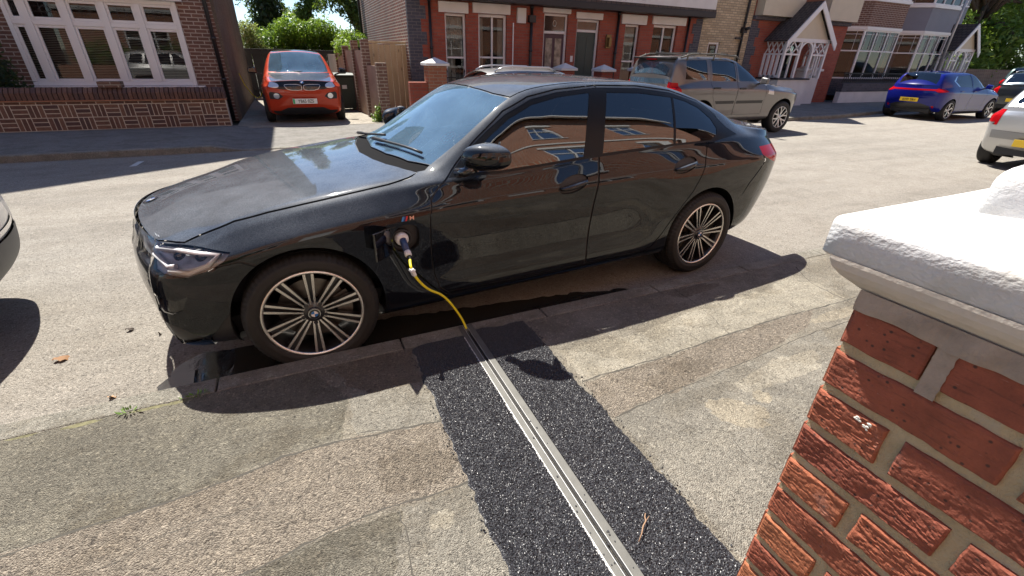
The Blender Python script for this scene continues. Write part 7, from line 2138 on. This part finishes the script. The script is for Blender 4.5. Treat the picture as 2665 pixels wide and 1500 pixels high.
# ------------------------------------------------------------------ the gate pillar beside the camera
def pillar():
    X0, X1, Y1, Y0 = -.057, .64, -1.912, -2.60
    root = empty('gate_pillar', (X0, Y1, .08), 0, 'red rustic brick gate pillar with a thick rough white cap at the right edge', 'gate pillar')
    T = Matrix.Translation((-X0, -Y1, -.08))
    rr = random.Random(12)
    core = MB(); core.box(X0+.0025, X1-.007, Y0+.007, Y1-.004, .05, 1.268)
    t = NT('sandy_mortar'); ob = t.coords("Object")
    col = t.ramp(t.noise(ob, 14, 5, .65), [(.3, (.40, .31, .18)), (.6, (.54, .43, .26)), (.8, (.48, .42, .33))])
    sp_ = t.n("SeparateXYZ"); t.set(sp_.inputs[0], ob)
    col = t.mix(t.ramp(t.math('ADD', t.math('MULTIPLY', sp_.outputs[2], 1.0), t.math('MULTIPLY', t.noise(ob, 9, 3), .35)), [(1.10, 0.0), (1.22, .85)]) if False else 0.0, col, (.33, .29, .27))
    t.bsdf(Base__Color=col, Roughness=.95, Normal=t.bump(t.math('ADD', t.noise(ob, 260, 3, .7), t.noise(ob, 60, 3)), .9, .004))
    core.build('mortar', t.mat, root).data.transform(T)
    V = []; F = []; tone = []; smear = []
    def ridge(y, z, s, rust):
        wv = .9*noise.noise(Vector((y*13, z*34, s)))
        q = noise.noise(Vector((y*20+s, z*120+wv*2.4, s))); q2 = noise.noise(Vector((y*48+s, z*260+wv*3, s+5)))
        cr = max(0.0, .16-abs(q))/.16; cr2 = max(0.0, .13-abs(q2))/.13
        q3 = noise.noise(Vector((y*20, z*24, s+9)))
        return -rust*(0.0015*cr+0.0009*cr2)+0.0022*q3*(.5+.5*rust)+0.0005*noise.noise(Vector((y*240, z*240, s)))+.0012
    def facebrick(ya, yb, za, zb, rust, tn):
        """displaced outer face looking to -x, with its rounded edges"""
        s = rr.random()*50; st = .0026
        ny = max(4, int(abs(yb-ya)/st)); nz = max(4, int((zb-za)/st))
        b = len(V)
        for j in range(nz+1):
            for i in range(ny+1):
                y = ya+(yb-ya)*i/ny; z = za+(zb-za)*j/nz
                e = min(abs(y-ya), abs(yb-y), z-za, zb-z)
                rnd = 0.006*(1-min(1, e/.006))**2
                d = ridge(y, z, s, rust)
                wob = .0025*noise.noise(Vector((y*40, z*40, s)))*(1-min(1, e/.012))
                V.append((X0-.002-d+rnd+(.012 if e < 1e-6 else 0), y+(wob if e > 1e-6 else wob), z+wob)); tone.append(tn+0.10*noise.noise(Vector((y*9, z*9, s)))); 
        w = ny+1
        for j in range(nz):
            for i in range(ny): F.append((b+j*w+i, b+(j+1)*w+i, b+(j+1)*w+i+1, b+j*w+i+1))
        # body behind the face
        b2 = len(V); xa, xb = X0+.004, X0+.10
        for x_, y_, z_ in ((xa, ya, za), (xb, ya, za), (xb, yb, za), (xa, yb, za), (xa, ya, zb), (xb, ya, zb), (xb, yb, zb), (xa, yb, zb)): V.append((x_, y_, z_)); tone.append(tn)
        for f in ((0, 1, 2, 3), (4, 7, 6, 5), (0, 4, 5, 1), (1, 5, 6, 2), (2, 6, 7, 3)): F.append(tuple(b2+i for i in f))
    def plainbrick(xa, xb, ya, yb, za, zb, tn):
        b2 = len(V); g = .0
        for x_, y_, z_ in ((xa, ya, za), (xb, ya, za), (xb, yb, za), (xa, yb, za), (xa, ya, zb), (xb, ya, zb), (xb, yb, zb), (xa, yb, zb)): V.append((x_, y_, z_)); tone.append(tn)
        for f in ((0, 3, 2, 1), (4, 5, 6, 7), (0, 1, 5, 4), (1, 2, 6, 5), (2, 3, 7, 6), (3, 0, 4, 7)): F.append(tuple(b2+i for i in f))
    z = 1.243; row = 0
    while z > .1:
        zb_, za_ = z, z-.0635
        if row < 14:
            y = Y1
            lens = [.1025, .215, .215, .215] if row % 2 == 0 else [.208, .215, .215, .1]
            rust = .30 if row == 0 else (.75 if row == 1 else 1.15)
            for i, l in enumerate(lens):
                l = l*rr.uniform(.97, 1.02); ya = y-l
                if ya < Y0: ya = Y0
                r2 = rust*(.5 if (i > 0 and row < 4) else 1)*rr.uniform(.55, 1.1)
                facebrick(ya, y, za_+rr.uniform(-.0015, .0015), zb_+rr.uniform(-.0015, .0015), r2, rr.uniform(.25, .85) if row > 0 else .35)
                y = ya-.0145
                if y < Y0+.03: break
        else: plainbrick(X0, X0+.1, Y0, Y1, za_, zb_, .5)
        # far face and right face courses
        x = X0+(.215 if row % 2 == 0 else .1025)+.012
        plainbrick(X0+.003, x-.012, Y1-.1, Y1+.001*rr.random(), za_, zb_, rr.uniform(.3, .8))
        while x < X1-.03:
            xb = min(X1, x+.215); plainbrick(x, xb, Y1-.1, Y1+.002*rr.random(), za_, zb_, rr.uniform(.3, .8)); x = xb+.012
        y = Y0
        while y < Y1-.12:
            yb = min(Y1-.11, y+.215); plainbrick(X1-.1, X1+.001, y, yb, za_, zb_, rr.uniform(.3, .8)); plainbrick(X0+.12, X1-.12, Y0-.001, Y0+.1, za_, zb_, .5) if y == Y0 else None; y = yb+.012
        z -= .075; row += 1
    me = bpy.data.meshes.new('brickwork'); me.from_pydata(V, [], F); me.update()
    at = me.attributes.new("tone", 'FLOAT', 'POINT'); at.data.foreach_set("value", np.clip(np.array(tone), 0, 1).astype(np.float32))
    t = NT('rustic_red_brick'); ob = t.coords("Object"); a = t.n("Attribute", _attribute_name="tone")
    base = t.ramp(a.outputs["Fac"], [(0.0, (.19, .050, .030)), (.4, (.28, .078, .042)), (.75, (.37, .12, .055)), (1.0, (.43, .165, .075))])
    n1 = t.noise(ob, 26, 6, .65); col = t.mix(.75, base, t.ramp(n1, [(.28, .62), (.5, 1.0), (.75, 1.35)]), 'MULTIPLY')
    stretch = t.coords("Object", (60, 22, 190)); n2 = t.noise(stretch, 1.0, 4, .6)
    col = t.mix(t.ramp(n2, [(.56, 0.0), (.70, .55)]), col, (.09, .028, .018))
    dots = t.vor(ob, 75); col = t.mix(t.ramp(dots, [(.10, .85), (.20, 0.0)]), col, (.035, .022, .018))
    pale = t.noise(ob, 6.5, 6, .7); sp_ = t.n("SeparateXYZ"); t.set(sp_.inputs[0], ob)
    up = t.ramp(t.math('ADD', sp_.outputs[2], t.math('MULTIPLY', sp_.outputs[1], -1.0)), [(1.10, 0.0), (1.36, .5)]) if False else 0.0
    col = t.mix(t.ramp(pale, [(.60, 0.0), (.72, .45)]), col, (.36, .27, .245))
    fl = t.noise(stretch, 2.3, 3, .7); col = t.mix(t.ramp(fl, [(.70, 0.0), (.78, .6)]), col, (.50, .40, .36))
    t.bsdf(Base__Color=col, Roughness=.82, Normal=t.bump(t.noise(ob, 330, 4, .7), .7, .0016))
    me.materials.append(t.mat)
    o = bpy.data.objects.new('brickwork', me); COL.objects.link(o); o.parent = root; me.transform(T)
    # mortar smears and a splash
    sm = MB()
    for (ya, yb, za, zb) in ((Y1-.002, Y0, 1.238, 1.262),): 
        V2 = []; n = 150
        for i in range(n+1):
            y = ya+(yb-ya)*i/n; b_ = .006*noise.noise(Vector((y*16, 4, 2)))+.004
            V2 += [(X0-.0065+.003*noise.noise(Vector((y*50, 0, 0))), y, za+b_-.004), (X0-.009+.004*noise.noise(Vector((y*30, 7, 0))), y, (za+zb)/2), (X0-.006, y, zb+.006)]
        sm.add(V2, [f for i in range(n) for f in ((3*i, 3*i+1, 3*i+4, 3*i+3), (3*i+1, 3*i+2, 3*i+5, 3*i+4))], 0, True)
    gm = P('grey_mortar', (.36, .29, .23), .95, bump=.004, bscale=150, var=.25, vscale=25)
    sm.build('mortar_bed', gm, root).data.transform(T)
    # grey mortar joint smeared between upper bricks
    sp2 = MB()
    for yc, za_, zb_, hw_ in ((-2.026, 1.167, 1.240, .0105),):
        n_ = 40; Lf = [(yc+hw_*(1+.15*noise.noise(Vector((k*.25, 3, yc)))), za_+(zb_-za_)*k/n_) for k in range(n_+1)]; Rt = [(yc-hw_*(1+.15*noise.noise(Vector((k*.25, 8, yc)))), za_+(zb_-za_)*k/n_) for k in range(n_+1)]
        sp2.add([(X0-.0045, a, b) for a, b in Lf]+[(X0-.0045, a, b) for a, b in Rt], [(k, k+1, n_+2+k, n_+1+k) for k in range(n_)])
    sp2.build('mortar_smear', gm, root).data.transform(T)
    # corbel: cove moulding under the cap
    cm = P('cream_corbel_paint', (.60, .54, .46), .8, bump=.004, bscale=60, var=.12, vscale=12)
    mb = MB(); prof = [(-.002, 1.262), (.000, 1.266), (.006, 1.272), (.014, 1.280), (.020, 1.290), (.0225, 1.300), (.0225, 1.306)]
    vs = []; n = len(prof)
    for d, zz in prof:
        vs += [(X0-d, Y0-d, zz), (X1+d, Y0-d, zz), (X1+d, Y1+d*1.9, zz), (X0-d, Y1+d*1.9, zz)]
    fs = []
    for i in range(n-1):
        for k in range(4):
            k2 = (k+1) % 4; fs.append((4*i+k, 4*i+k2, 4*i+4+k2, 4*i+4+k))
    mb.add(vs, fs, 0, False); mb.build('corbel', cm, root).data.transform(T)
    # cap: rounded slab rising to a raised block
    t = NT('rough_white_masonry_paint'); ob = t.coords("Object")
    pit = t.noise(t.coords("Object", (1, 1, 1.5)), 170, 3, .5); big = t.noise(ob, 75, 3, .5)
    h = t.math('ADD', t.math('MULTIPLY', pit, .6), t.math('MULTIPLY', big, .8))
    col = t.mix(t.ramp(t.noise(ob, 5, 5, .65), [(.48, 0.0), (.72, .75)]), (.60, .60, .60), (.40, .37, .29))
    t.bsdf(Base__Color=col, Roughness=.75, Normal=t.bump(h, .7, .0035))
    capm = t.mat
    cx0, cx1, cy1, cy0 = -.0785, X1+.05, -1.8455, Y0-.05
    z0, z1, z2 = 1.303, 1.357, 1.392
    def slab(x0, x1, y0, y1, zb_, zt_, rad, crown, nseg=7):
        # rounded-rectangle rings from the bottom edge up over the shoulder to the top
        rings = []
        pr = [(.004, zb_), (0, zb_+.004), (0.0, zt_-rad)]+[(rad*(1-math.cos(a)), zt_-rad+rad*math.sin(a)) for a in lin(0, math.pi/2, nseg)[1:]]
        mx = min(x1-x0, y1-y0)/2
        pr += [(rad+(mx-rad)*q, zt_+crown*q) for q in (.08, .2, .35, .5, .65)]
        for d, zz in pr:
            cr = .018
            a0, a1, b0, b1 = x0+d, x1-d, y0+d, y1-d; ring = []
            for (ccx, ccy, st) in ((a1-cr, b1-cr, 0), (a0+cr, b1-cr, 90), (a0+cr, b0+cr, 180), (a1-cr, b0+cr, 270)):
                for k in range(6):
                    an = R(st+90*k/5); ring.append((ccx+cr*math.cos(an), ccy+cr*math.sin(an), zz))
            # long edges need points for displacement
            full = []
            for i in range(len(ring)):
                p, q = Vector(ring[i]), Vector(ring[(i+1) % len(ring)]); full.append(p)
                L_ = (q-p).length; m = int(L_/.02)
                for k in range(1, m): full.append(p+(q-p)*k/m)
            rings.append(full)
        return rings
    def loftrings(mb, rings):
        # resample every ring to the same count
        N_ = 160
        out = []
        for r_ in rings:
            P_ = np.array([tuple(q) for q in r_]); P_ = np.vstack([P_, P_[:1]])
            d = np.r_[0, np.cumsum(np.linalg.norm(np.diff(P_, axis=0), axis=1))]; d /= d[-1]
            q = np.linspace(0, 1, N_, endpoint=False)
            out.append(np.stack([np.interp(q, d, P_[:, i]) for i in range(3)], 1))
        vs = np.concatenate(out); fs = []
        for i in range(len(out)-1):
            for k in range(N_):
                k2 = (k+1) % N_; fs.append((i*N_+k, i*N_+k2, (i+1)*N_+k2, (i+1)*N_+k))
        fs.append(tuple(range(N_))[::-1]); fs.append(tuple((len(out)-1)*N_+k for k in range(N_)))
        vs = [(v[0]+.0007*noise.noise(Vector(v)*17), v[1]+.0007*noise.noise(Vector(v)*17+Vector((5, 5, 5))), v[2]+.0008*noise.noise(Vector(v)*13+Vector((2, 8, 1)))) for v in vs.tolist()]
        mb.add(vs, fs, 0, True)
    mb = MB(); loftrings(mb, slab(cx0, cx1, cy0, cy1, z0, z1, .012, .040)); mb.build('cap', capm, root).data.transform(T)
    mb = MB(); loftrings(mb, slab(.10, cx1-.16, cy0+.16, -1.93, 1.36, 1.435, .03, .02)); mb.build('cap_block', capm, root).data.transform(T)
    # dropping and grit
    mb = MB(); rr3 = random.Random(2); c_ = (-1.985, 1.083)
    for k in range(16):
        a_ = rr3.random()*6.28; r_ = .009*rr3.random()**.6; y_, z_ = c_[0]+r_*1.3*math.cos(a_), c_[1]+.004*math.cos(k)+r_*.55*math.sin(a_)
        mb.sphere((X0-.0055, y_, z_), .0014+.0014*rr3.random(), 4, sc=(.35, 1.2, .8))
    mb.build('dropping', P('bird_dropping', (.68, .66, .60), .8), root).data.transform(T)
pillar()

# ------------------------------------------------------------------ charging cable and plug
def charging():
    root = empty('charging_cable', (-.35, -.02, .66), 0, 'yellow charging cable with white plug running from the black saloon to the channel', 'charging cable')
    T = Matrix.Translation((.35, .02, -.66))
    wm = SEDAN.matrix_basis
    q = side_pt(SEDAN_L, .492, .672)
    pw = wm @ Vector((q[0], q[1], q[2]))
    a = pw; d = Vector((.055, -.62, -.42)).normalized()
    def lat(prof, mat, nm):
        Mx = Matrix.Translation(a) @ (-d).to_track_quat('Y', 'Z').to_matrix().to_4x4()
        mb = MB(); mb.lathe([(r, -y) for r, y in prof], 28, M=Mx); o = mb.build(nm, mat, root); o.data.transform(T)
    nrm = (wm.to_3x3() @ Vector((0, -1, 0))).normalized()
    Mx = Matrix.Translation(pw) @ (-nrm).to_track_quat('Y', 'Z').to_matrix().to_4x4()
    mb = MB(); mb.lathe([(0.0, -.018), (.024, -.018), (.033, -.012), (.036, .0), (.036, .02)], 30, M=Mx); mb.build('plug_head', M['plugwhite'], root).data.transform(T)
    e1 = pw+nrm*.012; e2 = e1+d*.075; e3 = e2+d*.032; e4 = e3+d*.028
    mb = MB(); mb.tube([e1, e1+d*.02, e2], [.019, .018, .0165], 20); mb.build('plug_body', M['plugblue'], root).data.transform(T)
    mb = MB(); mb.tube([e2, e2+d*.006, e3-d*.004, e3], [.0165, .0185, .0175, .014], 20); mb.build('plug_collar', M['plugwhite'], root).data.transform(T)
    mb = MB(); mb.tube([e3+d*.0055*i for i in range(6)], [.0125, .0105, .0125, .0105, .0115, .0085], 14); mb.build('strain_relief', M['black'], root).data.transform(T)
    ctl = [e4-d*.01, Vector((-.338, -.150, .585)), Vector((-.312, -.140, .515)), Vector((-.25, -.105, .425)), Vector((-.167, -.070, .352)), Vector((-.107, -.050, .268)), Vector((-.045, -.030, .150)), Vector((-.024, -.045, .088)), Vector((-.025, -.10, .074)), Vector((-.025, -.4, .072))]
    P_ = [ctl[0]]+ctl+[ctl[-1]]; path = []
    for i in range(1, len(P_)-2):
        for k in range(8):
            t_ = k/8; p0, p1, p2, p3 = P_[i-1], P_[i], P_[i+1], P_[i+2]
            path.append(.5*((2*p1)+(p2-p0)*t_+(2*p0-5*p1+4*p2-p3)*t_*t_+(3*p1-p0-3*p2+p3)*t_**3))
    mb = MB(); mb.tube(path, .0068, 12); mb.build('cable', M['cable'], root).data.transform(T)
    # white tag clipped round the cable
    i = 11; p = path[i]; dd = (path[i+1]-path[i-1]).normalized()
    mb = MB(); mb.beam(p-dd*.020, p+dd*.026, .027, .019); mb.beam(p-dd*.012, p-dd*.004, .033, .024)
    mb.build('cable_tag', M['plugwhite'], root, bevel=.004).data.transform(T)
charging()

# ------------------------------------------------------------------ the house behind the camera, seen mirrored in the saloon's flank
def near_house(ox, label):
    root = empty('brick_house', (0, -5.3, 0), 0, label, 'house', 'houses behind the camera')
    before = set(bpy.data.objects)
    Y = -5.3
    W = [(-3.9, -1.9, .95, 2.5), (.6, 2.8, .9, 2.55), (4.6, 6.6, .9, 2.5), (8.2, 10.2, .9, 2.5), (-3.6, -2.2, 4.1, 5.7), (.9, 2.4, 4.1, 5.8), (4.9, 6.3, 4.1, 5.8), (8.5, 9.9, 4.1, 5.8), (-7.6, -5.8, .9, 2.5), (-7.4, -6.0, 4.1, 5.7), (-3.5, -2.3, 7.2, 8.7), (1.0, 2.3, 7.2, 8.7), (5.0, 6.2, 7.2, 8.7), (8.6, 9.8, 7.2, 8.7), (-7.3, -6.1, 7.2, 8.7)]
    D = [(3.3, 4.2, .1, 2.3), (-.9, 0.0, .1, 2.3)]
    facade(root, M['backbrick'], -10, 13, 0, 9.8, Y, W+D, .12, inward=-1)
    for (a, b, c, d) in W:
        window(root, a, b, c, d, Y-.04, mull=(a+(b-a)/3, a+2*(b-a)/3) if d < 3 else ((a+b)/2,), trans=(c+(d-c)*.66,), fw=.08, bw=.07, inward=-1, backing=False)
        part(root, 'lintel', M['whitepaint'], (a-.15, b+.15, Y-.02, Y+.05, d+.003, d+.2))
    for (a, b, c, d) in D: part(root, 'door', M['white'], (a, b, Y-.12, Y-.07, c, d))
    part(root, 'room', M['darkinside'], (-9.9, 12.9, Y-1.2, Y-1.15, 0, 9.6))
    part(root, 'string_course', M['whitepaint'], (-10, 13, Y, Y+.06, 3.05, 3.22), (-10, 13, Y, Y+.06, 6.35, 6.5))
    mb = MB(); mb.add([(-10.3, Y+.4, 9.75), (13.3, Y+.4, 9.75), (13.3, Y-4.5, 13.2), (-10.3, Y-4.5, 13.2), (-10.3, Y-9.4, 9.75), (13.3, Y-9.4, 9.75)], [(0, 1, 2, 3), (3, 2, 5, 4)]); mb.build('roof', M['slate'], root)
    part(root, 'gutter', M['white'], (-10.2, 13.2, Y+.25, Y+.4, 9.60, 9.74))
    part(root, 'side_wall', M['backbrick'], (-10, -9.9, Y-9, Y-.13, 0, 9.7), (12.9, 13, Y-9, Y-.13, 0, 9.7))
    T = Matrix.Translation((0, 5.3, 0))
    for o in set(bpy.data.objects)-before:
        if o.type == 'MESH': o.data.transform(T)
    root.location.x = ox
    return root
nh_ = near_house(0, 'orange brick house with white windows behind the camera mirrored in the black saloon')
for ox, lb in ((26, 'second orange brick house behind the camera further right along the near side'), (-26, 'third orange brick house behind the camera further left along the near side')):
    c_ = copy_tree(nh_); c_.location.x = ox; c_['label'] = lb
for x0, x1, lb in ((.70, 9.5, 'low red garden wall running right from the rustic gate pillar'), (-9.5, -2.6, 'low red garden wall left of the gateway beside the camera')):
    tag(part(None, 'garden_wall', M['backbrick'], (x0, x1, -2.35, -2.13, .05, .85), bevel=.01), lb, 'garden wall')
plant('shrub', 'shrub', 'dark green shrub in the front garden behind the camera', (-3.2, -3.9, .08), blob(8, .6, .5, .5, .8, .4, 21), 3500, .05, M['leaf_mid'], seed=21)
plant('hedge', 'hedge', 'green front garden hedge left of the camera mirrored in the white window', (-6.6, -3.6, .08), [(-2.2+i*.6, .1*math.sin(i*2), .9+.25*math.sin(i*1.3), .55, .4, .75, .6+.2*math.sin(i)) for i in range(8)], 6500, .06, M['leaf_bright'], seed=31)
